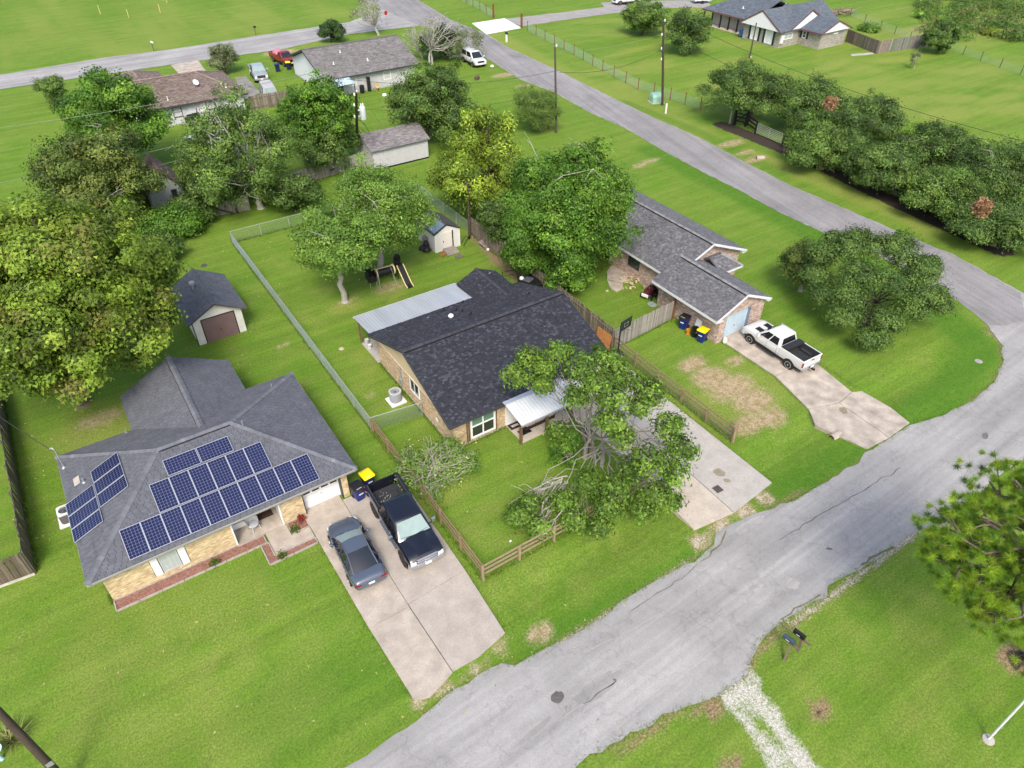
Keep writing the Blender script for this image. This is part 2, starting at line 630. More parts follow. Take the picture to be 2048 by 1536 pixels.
# pasture
for i in range(120):
    paint('dry', rng.uniform(1180, 2048), rng.uniform(20, 230), rng.uniform(2, 7), rng.uniform(.8, 2.5), rng.uniform(.35, .85), rng.uniform(-.6, .2))
for i in range(80):
    paint('dry', rng.uniform(0, 700), rng.uniform(-10, 110), rng.uniform(2, 7), rng.uniform(1, 3), rng.uniform(.25, .7), rng.uniform(0, 3))
for i in range(12):
    paint('dirt', rng.uniform(1820, 1960), rng.uniform(10, 70), rng.uniform(2, 5), rng.uniform(1, 2), .4, rng.uniform(0, 3))

GZ = -0.22 * np.exp(-((GY - 16.9) / 1.0) ** 2) * (1 / (1 + np.exp(-(GX - 11.5) * 1.6))) * (1 / (1 + np.exp((GX - 46) * .8)))
GZ += 0.012 * smooth_noise(GX * .5, GY * .5, 3)
nx, ny = GX.shape
idx = np.arange(nx * ny).reshape(nx, ny)
quads = np.stack([idx[:-1, :-1], idx[1:, :-1], idx[1:, 1:], idx[:-1, 1:]], -1).reshape(-1, 4)
gm = bpy.data.meshes.new('ground')
gm.vertices.add(nx * ny)
gm.vertices.foreach_set('co', np.stack([GX, GY, GZ], -1).astype(np.float32).ravel())
gm.loops.add(quads.size)
gm.loops.foreach_set('vertex_index', quads.ravel().astype(np.int32))
gm.polygons.add(len(quads))
gm.polygons.foreach_set('loop_start', np.arange(0, quads.size, 4, dtype=np.int32))
for nm, arr in (('wear', wear), ('wear2', wear2)):
    gm.attributes.new(nm, 'FLOAT_COLOR', 'POINT').data.foreach_set('color', arr.ravel())
gm.materials.append(M_GRASS)
gm.polygons.foreach_set('use_smooth', np.ones(len(quads), dtype=bool))
gm.update()
gm.validate()
ground = put('ground', gm)
ground['kind'] = 'structure'

# ================================================================== ROADS
def asphalt(name, col, streak_rot=0.0):
    m = bpy.data.materials.new(name)
    m.use_nodes = True
    n, l = m.node_tree.nodes, m.node_tree.links
    b = n['Principled BSDF']
    b.inputs['Roughness'].default_value = 0.92
    b.inputs['Specular IOR Level'].default_value = 0.2
    geo = n.new('ShaderNodeNewGeometry')
    mp = n.new('ShaderNodeMapping')
    mp.inputs['Rotation'].default_value = (0, 0, streak_rot)
    l.new(geo.outputs['Position'], mp.inputs[0])
    mp2 = n.new('ShaderNodeMapping')
    mp2.inputs['Scale'].default_value = (0.05, 1.5, 1)
    l.new(mp.outputs[0], mp2.inputs[0])
    def nz(vec, sc, det, dist=0.0):
        q = n.new('ShaderNodeTexNoise')
        q.inputs['Scale'].default_value = sc
        q.inputs['Detail'].default_value = det
        q.inputs['Distortion'].default_value = dist
        l.new(vec, q.inputs['Vector'])
        return q.outputs[0]
    src = n.new('ShaderNodeRGB')
    src.outputs[0].default_value = (*col, 1)
    c = src.outputs[0]
    for vec, sc, det, a in ((geo.outputs['Position'], .22, 5, .15), (mp2.outputs[0], .55, 5, .17), (mp2.outputs[0], 1.7, 4, .10), (geo.outputs['Position'], 2.6, 4, .05), (geo.outputs['Position'], 24, 3, .13), (geo.outputs['Position'], 60, 2, .12)):
        mr = n.new('ShaderNodeMapRange')
        mr.inputs[1].default_value, mr.inputs[2].default_value = .28, .72
        mr.inputs[3].default_value, mr.inputs[4].default_value = 1 - a, 1 + a
        l.new(nz(vec, sc, det, .4), mr.inputs[0])
        vm = n.new('ShaderNodeVectorMath')
        vm.operation = 'SCALE'
        l.new(c, vm.inputs[0])
        l.new(mr.outputs[0], vm.inputs['Scale'])
        c = vm.outputs[0]
    # hairline cracks
    vo = n.new('ShaderNodeTexVoronoi')
    vo.feature = 'DISTANCE_TO_EDGE'
    vo.inputs['Scale'].default_value = 0.42
    dn = n.new('ShaderNodeTexNoise')
    dn.inputs['Scale'].default_value = 1.4
    l.new(geo.outputs['Position'], dn.inputs['Vector'])
    ad = n.new('ShaderNodeVectorMath')
    ad.operation = 'MULTIPLY_ADD'
    ad.inputs[1].default_value = (2.2, 2.2, 0)
    l.new(dn.outputs[1], ad.inputs[0])
    l.new(geo.outputs['Position'], ad.inputs[2])
    l.new(ad.outputs[0], vo.inputs['Vector'])
    mr = n.new('ShaderNodeMapRange')
    mr.inputs[1].default_value, mr.inputs[2].default_value = 0.0, .03
    mr.inputs[3].default_value, mr.inputs[4].default_value = .86, 1
    l.new(vo.outputs[0], mr.inputs[0])
    vm = n.new('ShaderNodeVectorMath')
    vm.operation = 'SCALE'
    l.new(c, vm.inputs[0])
    l.new(mr.outputs[0], vm.inputs['Scale'])
    l.new(vm.outputs[0], b.inputs['Base Color'])
    bp = n.new('ShaderNodeBump')
    bp.inputs['Strength'].default_value = .3
    bp.inputs['Distance'].default_value = .02
    l.new(nz(geo.outputs['Position'], 40, 3), bp.inputs['Height'])
    l.new(bp.outputs[0], b.inputs['Normal'])
    return m
M_STREET = asphalt('chip_seal', (0.295, 0.290, 0.283), -0.04)
M_ROAD = asphalt('road_asphalt', (0.235, 0.228, 0.228), R(-77))
M_PATCH = asphalt('asphalt_patch', (0.250, 0.245, 0.238))
M_STAIN = mat('oil_stain', (0.10, 0.095, 0.09), .9, .3, 6)

far_edge = [(848, 1430), (890, 1393), (956, 1351), (1006, 1326), (1030, 1330), (1055, 1318), (1117, 1285), (1180, 1252), (1262, 1190),
            (1399, 1115), (1425, 1090), (1432, 1066), (1453, 1053), (1532, 1020), (1590, 1001), (1656, 962), (1714, 925), (1742, 899), (1821, 850), (1883, 831),
            (1945, 802), (1987, 765), (2005, 727), (2003, 690), (1978, 653), (1945, 624), (1883, 580), (1790, 528), (1700, 490), (1629, 457), (1556, 424),
            (1483, 383), (1410, 347), (1329, 303), (1249, 256), (1181, 226), (1109, 185), (1044, 161), (967, 113), (905, 78), (852, 52)]
out_edge = [(836, 0), (904, 41), (973, 68), (1010, 92), (1113, 140), (1215, 191), (1300, 232), (1410, 281), (1490, 325), (1592, 376), (1738, 438), (1848, 486), (1904, 508), (2048, 587)]
near_edge = [(2048, 912), (1960, 985), (1888, 1043), (1843, 1057), (1789, 1090), (1747, 1124), (1673, 1160), (1652, 1194), (1590, 1227), (1549, 1256), (1515, 1285), (1503, 1314), (1491, 1347), (1482, 1364), (1437, 1389), (1391, 1409), (1354, 1422), (1304, 1448), (1221, 1492), (1147, 1536)]
W = lambda px: [at2(*p) for p in px]
fe, oe, ne = W(far_edge), W(out_edge), W(near_edge)
sx, sy = fe[0]
ex, ey = ne[-1]
vx, vy = fe[-1]
ox_, oy_ = oe[0]
poly = jag([(sx - 30, sy - 1.5), (sx - 8, sy - .4)] + fe, .45, .05, 1)
topdir = np.array(oe[0]) - np.array(oe[2])
topdir /= np.hypot(*topdir)
poly += [tuple(np.array(at2(800, 48))), tuple(np.array(at2(764, 20))), tuple(np.array(at2(764, 20)) + topdir * 90), tuple(np.array(oe[0]) + topdir * 90)]
poly += jag(oe, .6, .05, 2)
poly += [(oe[-1][0] + 30, oe[-1][1] - 8), (ne[0][0] + 30, ne[0][1] - 2)]
poly += jag(ne + [(ex - 8, ey - .2), (ex - 30, ey - 1)], .45, .07, 3)
ZR = 0.022
def sheet(name, poly, z, m, parent=None):
    mb = MB()
    mb.add([(x, y, z) for x, y in poly], [tuple(range(len(poly)))])
    me = mb.mesh(name, [m], None, origin_of(parent) if parent else (0, 0, 0))
    me.update()
    if me.polygons[0].normal.z < 0:
        me.flip_normals()
    o = put(name, me, parent)
    if parent is None:
        o['kind'] = 'structure'
    return o
# the street in front is chip seal, the side road darker asphalt; they meet in the bend
sheet('street', poly, ZR, M_STREET)
side = jag(W([(1978, 650), (1945, 623), (1883, 579), (1790, 527), (1700, 489), (1629, 456), (1556, 423), (1483, 382), (1410, 346), (1329, 302), (1249, 255), (1181, 225), (1109, 184), (1044, 160), (967, 112), (905, 77), (852, 51)]), .8, .03, 5)
side += [at2(800, 47), at2(766, 20), tuple(np.array(at2(766, 20)) + topdir * 88), tuple(np.array(at2(834, 0)) + topdir * 88)]
side += W([(834, 0), (902, 41), (971, 68), (1008, 92), (1111, 140), (1213, 191), (1298, 232), (1408, 281), (1488, 325), (1590, 376), (1736, 438), (1846, 486), (1902, 508), (2040, 586), (2052, 640), (2010, 652)])
sheet('side_road', side, ZR + .006, M_ROAD)
lo = W([(0, 179), (171, 154), (410, 120), (564, 99), (700, 68), (838, 52)])
hi = W([(0, 150), (205, 116), (342, 99), (513, 72), (700, 44), (764, 18)])
def extend(a, b, d):
    v = np.array(b) - np.array(a)
    return tuple(np.array(b) + v / np.hypot(*v) * d)
cross = jag([extend(lo[1], lo[0], 60)] + lo, 1, .06, 6) + list(reversed(jag([extend(hi[1], hi[0], 60)] + hi, 1, .06, 7)))
sheet('cross_road', cross, ZR + .012, M_STREET)
# repairs and marks on the surface
def blot(name, px, py, rx, ry, m, z, rot=0.0, seed=0):
    r = np.random.default_rng(seed)
    x, y = at2(px, py)
    pts = []
    for k in range(22):
        t = 2 * math.pi * k / 22
        q = 1 + .09 * r.normal()
        u, v = rx * q * math.cos(t), ry * q * math.sin(t)
        pts.append((x + u * math.cos(rot) - v * math.sin(rot), y + u * math.sin(rot) + v * math.cos(rot)))
    return sheet(name, pts, z, m)
blot('tar_stain', 1115, 1395, .32, .26, M_STAIN, ZR + .004, 0, 1)
blot('tar_stain', 1658, 1098, .17, .07, M_STAIN, ZR + .004, -.7, 2)
blot('road_patch', 1195, 1375, 1.25, .42, M_PATCH, ZR + .004, .05, 3)
blot('road_patch', 1070, 1462, 1.0, .14, M_PATCH, ZR + .004, .1, 4)
blot('road_patch', 1048, 128, 1.6, .25, M_PATCH, ZR + .010, 1.2, 5)
blot('tar_stain', 1229, 1360, .06, .05, M_STAIN, ZR + .008, 0, 6)

# ================================================================== CONCRETE
def concrete(name, col, blotch=.12):
    m = mat(name, col, .85, blotch, 1.3, .15, 60, fine=.10, fscale=9)
    return m
M_CONC_A = concrete('concrete_tan', (0.385, 0.335, 0.28), .2)
M_CONC_A2 = concrete('concrete_grey', (0.365, 0.325, 0.283), .14)
M_CONC_B = concrete('concrete_pale', (0.385, 0.362, 0.328), .12)
M_CONC_B2 = concrete('concrete_cream', (0.45, 0.395, 0.33), .16)
M_CONC_C = concrete('concrete_old', (0.385, 0.335, 0.28), .32)
M_CONC_W = concrete('concrete_white', (0.68, 0.68, 0.68), .04)

def concrete_drive(name, slabs, z=0.10, t=.35):
    root = bpy.data.objects.new(name, None)
    COL.objects.link(root)
    root['kind'] = 'structure'
    for poly, m in slabs:
        mb = MB().prism(poly, z - t, z)
        part('slab', mb, m, root, True, bevel=.012)
    return root
# left house: two lanes of slabs
concrete_drive('driveway', [
    ([(4.78, 19.70), (6.94, 19.70), (6.94, 28.5), (4.70, 28.5)], M_CONC_A),
    ([(4.95, 15.3), (5.6, 15.05), (6.6, 15.35), (7.02, 15.5), (6.93, 19.68), (4.79, 19.68)], M_CONC_A),
    ([(6.96, 19.835), (10.36, 20.015), (10.52, 28.0), (6.96, 28.0)], M_CONC_A2),
    ([(7.05, 15.55), (8.4, 15.5), (10.12, 15.85), (10.36, 20.0), (6.97, 19.82)], M_CONC_A2)])
concrete_drive('driveway', [
    ([(22.55, 22.2), (25.1, 22.2), (25.1, 28.2), (22.55, 28.2)], M_CONC_B2),
    ([(22.2, 15.35), (24.9, 15.0), (25.1, 22.16), (22.5, 22.16)], M_CONC_B2),
    ([(25.14, 22.2), (28.55, 22.2), (28.75, 31.0), (25.14, 31.0)], M_CONC_B),
    ([(24.95, 15.0), (28.5, 15.35), (28.55, 22.16), (25.14, 22.16)], M_CONC_B)], .08)
concrete_drive('driveway', [
    ([(36.55, 21.95), (40.35, 21.95), (40.45, 27.3), (36.6, 27.3)], M_CONC_C),
    ([(35.65, 18.45), (37.85, 17.72), (39.5, 17.95), (40.25, 21.93), (36.55, 21.93)], M_CONC_C),
    ([(34.75, 17.2), (35.6, 14.0), (37.6, 13.85), (37.8, 17.68), (35.63, 18.4)], M_CONC_C),
    ([(37.64, 13.85), (39.95, 13.95), (40.25, 15.5), (40.15, 17.62), (39.5, 17.92), (37.84, 17.68)], M_CONC_C)], .09)
def crack(pix, wd, m, z):
    pts = [at2(*p) for p in pix]
    r = np.random.default_rng(int(pix[0][0]))
    a = jag(pts, .35, .05, 1)
    lft, rgt = [], []
    for i, p in enumerate(a):
        q = np.array(a[min(i + 1, len(a) - 1)]) - np.array(a[max(i - 1, 0)])
        q = np.array((-q[1], q[0])) / (np.hypot(*q) + 1e-9) * wd * r.uniform(.4, 1.3)
        lft.append(tuple(np.array(p) + q))
        rgt.append(tuple(np.array(p) - q))
    return sheet('road_crack', lft + rgt[::-1], z, m)
M_CRK = mat('crack_weed', (.14, .13, .075), .95, .4, 8)
M_CRKD = mat('crack_dark', (.13, .125, .12), .95, .3, 8)
crack([(1452, 1062), (1440, 1088), (1418, 1112), (1400, 1124)], .05, M_CRK, ZR + .004)
crack([(1395, 1128), (1362, 1158), (1330, 1178), (1300, 1196), (1262, 1222)], .022, M_CRKD, ZR + .004)
crack([(1788, 1094), (1765, 1102), (1742, 1118), (1722, 1130)], .06, M_CRK, ZR + .004)
crack([(1640, 1190), (1600, 1212), (1560, 1240)], .05, M_CRK, ZR + .004)
crack([(1010, 1337), (1040, 1338), (1100, 1338)], .018, mat('crack_pale', (.325, .318, .305), .95), ZR + .004)
crack([(1120, 1440), (1180, 1400), (1250, 1350), (1330, 1300), (1420, 1240)], .02, MATS['crack_pale'], ZR + .004)
crack([(1180, 1300), (1260, 1262), (1330, 1222), (1400, 1172), (1480, 1130)], .016, MATS['crack_pale'], ZR + .004)
crack([(1560, 1080), (1640, 1030), (1720, 985), (1800, 935)], .03, M_CRKD, ZR + .004)
M_PALEP = asphalt('pale_patch', (0.315, 0.309, 0.299))
blot('road_patch', 1585, 1168, .38, .30, M_PALEP, ZR + .004, .2, 21)
blot('road_patch', 1500, 1050, 1.1, .3, M_PALEP, ZR + .004, .0, 23)
blot('tar_stain', 1970, 872, .35, .18, M_CRKD, ZR + .004, .3, 24)
# far paving
concrete_drive('apron_slab', [(W([(944, 47), (973, 69), (1043, 56), (1009, 37)]), M_CONC_W)], .06, .1)
sheet('far_drive', jag(W([(1010, 38), (1115, 26), (1208, 14), (1200, 6), (1240, 3), (1420, 0), (1420, 16), (1300, 16), (1240, 25), (1130, 40), (1043, 53)]), 1, .1, 10), .03, mat('far_drive', (.28, .265, .25), .9, .15, .6, fine=.1, fscale=10))
concrete_drive('driveway', [(W([(342, 131), (396, 120), (414, 146), (366, 156)]), M_CONC_C)], .05, .1)
sheet('driveway', W([(470, 155), (492, 153), (521, 186), (488, 200)]), .03, mat('worn_drive', (.22, .21, .20), .9, .3, .8))
# stains on the middle drive, drain grate
blot('oil_spot', 1438, 947, .30, .36, mat('drive_stain', (.25, .22, .16), .8, .15, 5), .086, .4, 11)
blot('oil_spot', 1453, 963, .16, .2, MATS['drive_stain'], .086, .9, 12)
blot('oil_spot', 1686, 823, .35, .25, mat('rust_stain', (.23, .19, .13), .8, .2, 5), .098, .9, 13)

# ================================================================== BUILDING KIT
M_SHING = mat('shingle', (0, 0, 0), .95, .12, 1.2, .25, 60, attr=True, spec=.25, fine=.12, fscale=22)
M_BRICK = mat('brick', (0, 0, 0), .9, .12, 2.0, .2, 60, attr=True, spec=.2, fine=.1, fscale=30)
M_WHITE = mat('white_paint', (.78, .78, .77), .55, .05, 2)
M_OFFW = mat('offwhite_siding', (.66, .65, .62), .7, .10, 2.5)
M_DKGLASS = glass('dark_glass', (.025, .03, .035))
M_GRNGLASS = glass('green_glass', (.12, .22, .18), .1)
M_PALEGLASS = glass('blind_glass', (.42, .47, .47), .2)
M_BLACK = mat('black_plastic', (.012, .012, .013), .5, .1, 3)
M_GALV = mat('galvanised', (.42, .44, .46), .45, .12, 3, metal=.5)
M_METALROOF = mat('metal_roof', (.46, .49, .53), .42, .10, 1.2, metal=.35, stretch=(1, .15, 1))
M_WMETAL = mat('white_metal_roof', (.60, .62, .61), .4, .05, 1.5, metal=.1)
M_WOODPOST = mat('stained_post', (.16, .095, .045), .85, .3, 5, .3, 40)
M_DKTRIM = mat('dark_trim', (.05, .052, .06), .6, .1, 3)

def clip_span(poly2, t):
    xs = []
    n = len(poly2)
    for i in range(n):
        (s0, t0), (s1, t1) = poly2[i], poly2[(i + 1) % n]
        if (t0 <= t < t1) or (t1 <= t < t0):
            xs.append(s0 + (t - t0) / (t1 - t0) * (s1 - s0))
    xs.sort()
    return [(xs[i], xs[i + 1]) for i in range(0, len(xs) - 1, 2)]
def shingles(mb, poly, cols, course=.145, tab=.32, var=.5, gap=.012, thick=.014, lift=.012, wts=None, seed=0, tone=.1):
    r = np.random.default_rng(seed)
    P = [Vector(p) for p in poly]
    nrm = (P[1] - P[0]).cross(P[2] - P[1]).normalized()
    if nrm.z < 0:
        nrm = -nrm
    u = Vector((0, 0, 1)).cross(nrm).normalized()
    v = nrm.cross(u).normalized()
    o = P[0]
    q = [((p - o).dot(u), (p - o).dot(v)) for p in P]
    t0 = min(a[1] for a in q)
    t1 = max(a[1] for a in q)
    nc = int((t1 - t0) / course)
    for k in range(nc + 1):
        ta = t0 + k * course
        tb = min(ta + course * 1.05, t1)
        tm = ta + course * .5
        if tm >= t1:
            break
        for sa, sb in clip_span(q, tm):
            s = sa - r.uniform(0, tab)
            while s < sb:
                wd = tab * (1 + var * r.uniform(-.6, .8))
                a, b = max(s + gap / 2, sa), min(s + wd - gap / 2, sb)
                s += wd
                if b - a < .03:
                    continue
                h = lift + thick * (1 + .4 * r.normal())
                c = cols[r.choice(len(cols), p=wts)]
                k2 = 1 + tone * r.normal()
                c = tuple(max(0, x * k2) for x in c)
                def pt(ss, tt, hh):
                    return o + u * ss + v * tt + nrm * hh
                dj = r.uniform(-.006, .006)
                vs = [pt(a, ta + dj, h), pt(b, ta + dj, h), pt(b, tb, lift * .5), pt(a, tb, lift * .5), pt(a, ta + dj, 0), pt(b, ta + dj, 0)]
                mb.add(vs, [(0, 1, 2, 3), (4, 5, 1, 0)], 0, c)
def ridge_caps(parent, lines, *a, **k):
    for ln in lines:
        mb = MB()
        caps(mb, [ln], *a, **k)
        part('ridge_cap', mb, M_SHING, parent, kind=None)
def caps(mb, lines, cols, wd=.30, step=.2, seed=0, lift=.03):
    # overlapping cap shingles along hips and ridges
    r = np.random.default_rng(seed)
    for p, q in lines:
        p, q = Vector(p), Vector(q)
        L = (q - p).length
        d = (q - p) / L
        sd = d.cross(Vector((0, 0, 1))).normalized()
        n = int(L / step)
        for i in range(n):
            a = p + d * (i * L / n)
            b = p + d * ((i + 1.08) * L / n)
            k3 = 1 + .07 * r.normal()
            c = tuple(x * k3 for x in cols[r.integers(len(cols))])
            up = Vector((0, 0, 1))
            e = .55 * wd
            vs = [a - sd * wd / 2 + up * (lift - .07), a + up * (lift + .022), a + sd * wd / 2 + up * (lift - .07),
                  b - sd * wd / 2 + up * (lift - .085), b + up * (lift + .004), b + sd * wd / 2 + up * (lift - .085)]
            mb.add(vs, [(0, 1, 4, 3), (1, 2, 5, 4), (0, 2, 1)], 0, c)
def bricks(mb, o, u, n, L, z0, z1, cols, openings=(), top=None, bl=.205, bh=.068, j=.012, proud=.010, seed=0):
    # courses of single bricks standing proud of the mortar; top(s) clips under a gable
    r = np.random.default_rng(seed)
    z, row = z0, 0
    while z + bh < z1:
        s = -(bl / 2 if row % 2 else 0)
        while s < L:
            a, b = max(s, 0), min(s + bl - j, L)
            s += bl
            if b - a < .03:
                continue
            mid = (a + b) / 2
            if top and z + bh > min(top(a), top(b)):
                continue
            hit = False
            for (u0, u1, w0, w1) in openings:
                if b > u0 and a < u1 and z + bh > w0 and z < w1:
                    if a < u0 - .04:
                        b = u0
                    elif b > u1 + .04:
                        a = u1
                    else:
                        hit = True
            if hit:
                continue
            k = 1 + .10 * r.normal()
            c = tuple(x * k for x in cols[r.integers(len(cols))])
            pr = proud * (1 + .3 * r.normal())
            def P(x, d, zz):
                return (o[0] + u[0] * x + n[0] * d, o[1] + u[1] * x + n[1] * d, zz)
            vs = [P(a, pr, z), P(b, pr, z), P(b, pr, z + bh - j), P(a, pr, z + bh - j), P(a, 0, z), P(b, 0, z), P(b, 0, z + bh - j), P(a, 0, z + bh - j)]
            mb.add(vs, [(0, 1, 2, 3), (4, 5, 1, 0), (3, 2, 6, 7), (5, 6, 2, 1), (4, 0, 3, 7)], 0, c)
        z += bh + (0 if False else 0)
        row += 1
def window(parent, o, u, n, u0, u1, z0, z1, fm, gm_, nx=1, nz=2, fw=.07, dep=.05, pane_mats=None, muntin=.035):
    mb = MB()
    mb.wbox(o, u, n, u0, u1, .0, dep, z0, z0 + fw)
    mb.wbox(o, u, n, u0, u1, .0, dep, z1 - fw, z1)
    mb.wbox(o, u, n, u0, u0 + fw, .0, dep - .002, z0 + fw, z1 - fw)
    mb.wbox(o, u, n, u1 - fw, u1, .0, dep - .002, z0 + fw, z1 - fw)
    for i in range(1, nx):
        c = u0 + (u1 - u0) * i / nx
        mb.wbox(o, u, n, c - muntin / 2, c + muntin / 2, .0, dep - .006, z0 + fw, z1 - fw)
    for k in range(1, nz):
        c = z0 + (z1 - z0) * k / nz
        mb.wbox(o, u, n, u0 + fw, u1 - fw, .0, dep - .010, c - muntin / 2, c + muntin / 2)
    f = part('window', mb, fm, parent)
    for i in range(nx):
        for k in range(nz):
            a, b = u0 + fw + (u1 - u0 - 2 * fw) * i / nx, u0 + fw + (u1 - u0 - 2 * fw) * (i + 1) / nx
            c, d = z0 + fw + (z1 - z0 - 2 * fw) * k / nz, z0 + fw + (z1 - z0 - 2 * fw) * (k + 1) / nz
            g = pane_mats[k] if pane_mats else gm_
            part('pane', MB().wbox(o, u, n, a + .004, b - .004, .004, .016, c + .004, d - .004), g, f)
    return f
def corrugated(mb, x0, x1, y0, z0, y1, z1, pitch=.23, rib=.025, m=0):
    xs = []
    x = x0
    while x < x1 - .02:
        xs += [(x, 0), (x + pitch * .62, 0), (x + pitch * .72, rib), (x + pitch * .90, rib)]
        x += pitch
    xs.append((x1, 0))
    vs = []
    for a, h in xs:
        vs += [(a, y0, z0 + h), (a, y1, z1 + h)]
    k = len(vs)
    vs += [(a, b, c - .012) for a, b, c in vs]
    fs = [(2 * i, 2 * i + 2, 2 * i + 3, 2 * i + 1) for i in range(len(xs) - 1)]
    fs += [(k + 2 * i + 1, k + 2 * i + 3, k + 2 * i + 2, k + 2 * i) for i in range(len(xs) - 1)]
    fs += [(2 * i, k + 2 * i, k + 2 * i + 2, 2 * i + 2) for i in range(len(xs) - 1)]
    mb.add(vs, fs, m)
X_, Y_ = (1, 0), (0, 1)
NX, NY = (-1, 0), (0, -1)

# ================================================================== HOUSE WITH SOLAR PANELS
A_COL = [(.112, .119, .138), (.120, .127, .147), (.104, .111, .130), (.116, .122, .140)]
M_TANWALL = mat('tan_mortar', (.50, .41, .27), .9, .1, 3)
A = thing('house', 'hip roofed yellow brick house with blue solar panels on grey shingles', 'house', (1, 32, 0))
mb = MB().prism([(-5.2, 28.17), (1.0, 28.17), (1.0, 29.25), (2.25, 29.25), (2.25, 29.75), (3.58, 29.75), (3.58, 28.17), (4.87, 28.17), (4.87, 28.55), (7.14, 28.55), (7.14, 28.17), (7.5, 28.17), (7.5, 37.4), (4.6, 37.4), (4.6, 41.0), (-1.3, 41.0), (-1.3, 37.4), (-5.2, 37.4)], 0, 2.36)
mb.add([(-1.3, 41.0, 2.36), (4.6, 41.0, 2.36), (1.65, 41.0, 3.9), (-1.3, 40.7, 2.36), (4.6, 40.7, 2.36), (1.65, 40.7, 3.9)], [(1, 0, 2), (3, 4, 5), (0, 3, 5, 2), (4, 1, 2, 5)])
wallA = part('wall', mb, M_TANWALL, A)
BA = [(.56, .44, .25), (.60, .49, .30), (.52, .40, .23), (.62, .52, .34), (.50, .36, .22)]
mb = MB()
bricks(mb, (-5.2, 28.17), X_, NY, 6.2, .04, 2.36, BA, [(2.15, 3.83, .42, 2.3)], seed=1)
bricks(mb, (3.58, 28.17), X_, NY, 1.29, .04, 2.36, BA, seed=2)
bricks(mb, (7.14, 28.17), X_, NY, .36, .04, 2.36, BA, seed=3)
bricks(mb, (7.5, 28.17), Y_, X_, 9.2, .04, 2.36, BA, seed=4)
part('brickwork', mb, M_BRICK, A, kind='stuff')
ra = {'f': [(-5.72, 27.62, 2.42), (8.02, 27.62, 2.42), (3.07, 32.7, 4.5), (-.8, 32.7, 4.5)],
      'b': [(8.02, 37.8, 2.42), (-5.72, 37.8, 2.42), (-.8, 32.7, 4.5), (3.07, 32.7, 4.5)],
      'w': [(-5.72, 37.8, 2.42), (-5.72, 27.62, 2.42), (-.8, 32.7, 4.5)],
      'e': [(8.02, 27.62, 2.42), (8.02, 37.8, 2.42), (3.07, 32.7, 4.5)],
      'l': [(-1.7, 41.4, 2.42), (-1.7, 37.8, 2.42), (1.66, 33.67, 4.1), (1.66, 41.4, 4.1)],
      'r': [(5.0, 37.8, 2.42), (5.0, 41.4, 2.42), (1.66, 41.4, 4.1), (1.66, 33.67, 4.1)]}
M_UNDER_A = mat('roof_under_grey', (.045, .048, .056), .95, .1, 2)
mb = MB()
for p in ra.values():
    mb.slab(p, .14)
roofA = part('roof', mb, M_UNDER_A, A)
mb = MB()
for i, p in enumerate(ra.values()):
    shingles(mb, p, A_COL, .150, .32, .06, .024, .012, seed=i, tone=.035)
part('shingles', mb, M_SHING, roofA, kind='stuff')
ridge_caps(roofA, [((-5.72, 27.62, 2.45), (-.8, 32.7, 4.53)), ((8.02, 27.62, 2.45), (3.07, 32.7, 4.53)), ((-5.72, 37.8, 2.45), (-.8, 32.7, 4.53)), ((8.02, 37.8, 2.45), (3.07, 32.7, 4.53)),
          ((-.8, 32.7, 4.54), (3.07, 32.7, 4.54)), ((1.66, 41.4, 4.13), (1.66, 33.7, 4.13))], [(.140, .148, .168), (.130, .137, .156)], .34, seed=3, lift=.045)
mb = MB()
mb.beam((-.75, 32.52, 4.435), (2.95, 32.52, 4.435), .03, .09)
mb.beam((1.48, 41.3, 4.02), (1.48, 34.2, 4.02), .03, .09)
part('ridge_vent', mb, M_BLACK, roofA)
mb = MB()     # fascia boards
z0, z1 = 2.30, 2.41
mb.box(-5.74, 8.04, 27.60, 27.618, z0, z1)
mb.box(-5.742, -5.722, 27.62, 37.8, z0, z1)
mb.box(8.022, 8.042, 27.62, 37.8, z0, z1)
mb.box(-5.70, 8.0, 27.64, 28.1, 2.21, 2.225)
part('fascia', mb, mat('tan_trim', (.33, .32, .31), .7, .1, 3), A)
# window with shutters
f = window(A, (0, 28.17), X_, NY, -2.66, -1.76, .46, 2.05, mat('grey_frame', (.5, .52, .53), .6), M_PALEGLASS, 4, 4, .05, .03, muntin=.022)
for a, b in ((-3.05, -2.70), (-1.72, -1.37)):
    mb = MB().wbox((0, 28.17), X_, NY, a, b, .012, .055, .44, 2.06)
    for k in range(9):
        mb.wbox((0, 28.17), X_, NY, a + .04, b - .04, .055, .062, .56 + k * .16, .64 + k * .16)
    part('shutter', mb, M_WHITE, A)
    part('painted_shutter_shadow', MB().wbox((0, 28.17), X_, NY, a - .03, b + .03, .010, .013, .41, 2.08), M_BLACK, A)  # black sheet imitating a shadow outline around the shutter
# garage door with a row of lights
mb = MB()
for k in range(4):
    mb.wbox((0, 28.55), X_, NY, 4.93, 7.08, .012, .05, .02 + k * .53, .53 + k * .53)
gd = part('garage_door', mb, M_WHITE, A)
for k in range(4):
    a = 5.02 + k * .53
    part('pane', MB().wbox((0, 28.55), X_, NY, a, a + .40, .05, .056, 1.20, 1.46), M_BLACK, gd)
part('handle', MB().wbox((0, 28.55), X_, NY, 5.98, 6.04, .05, .08, .82, .88), M_GALV, gd)
mb = MB()
mb.box(4.874, 4.93, 28.14, 28.54, 0, 2.2).box(7.08, 7.136, 28.14, 28.54, 0, 2.2)
part('door_jamb', mb, M_DKTRIM, A)
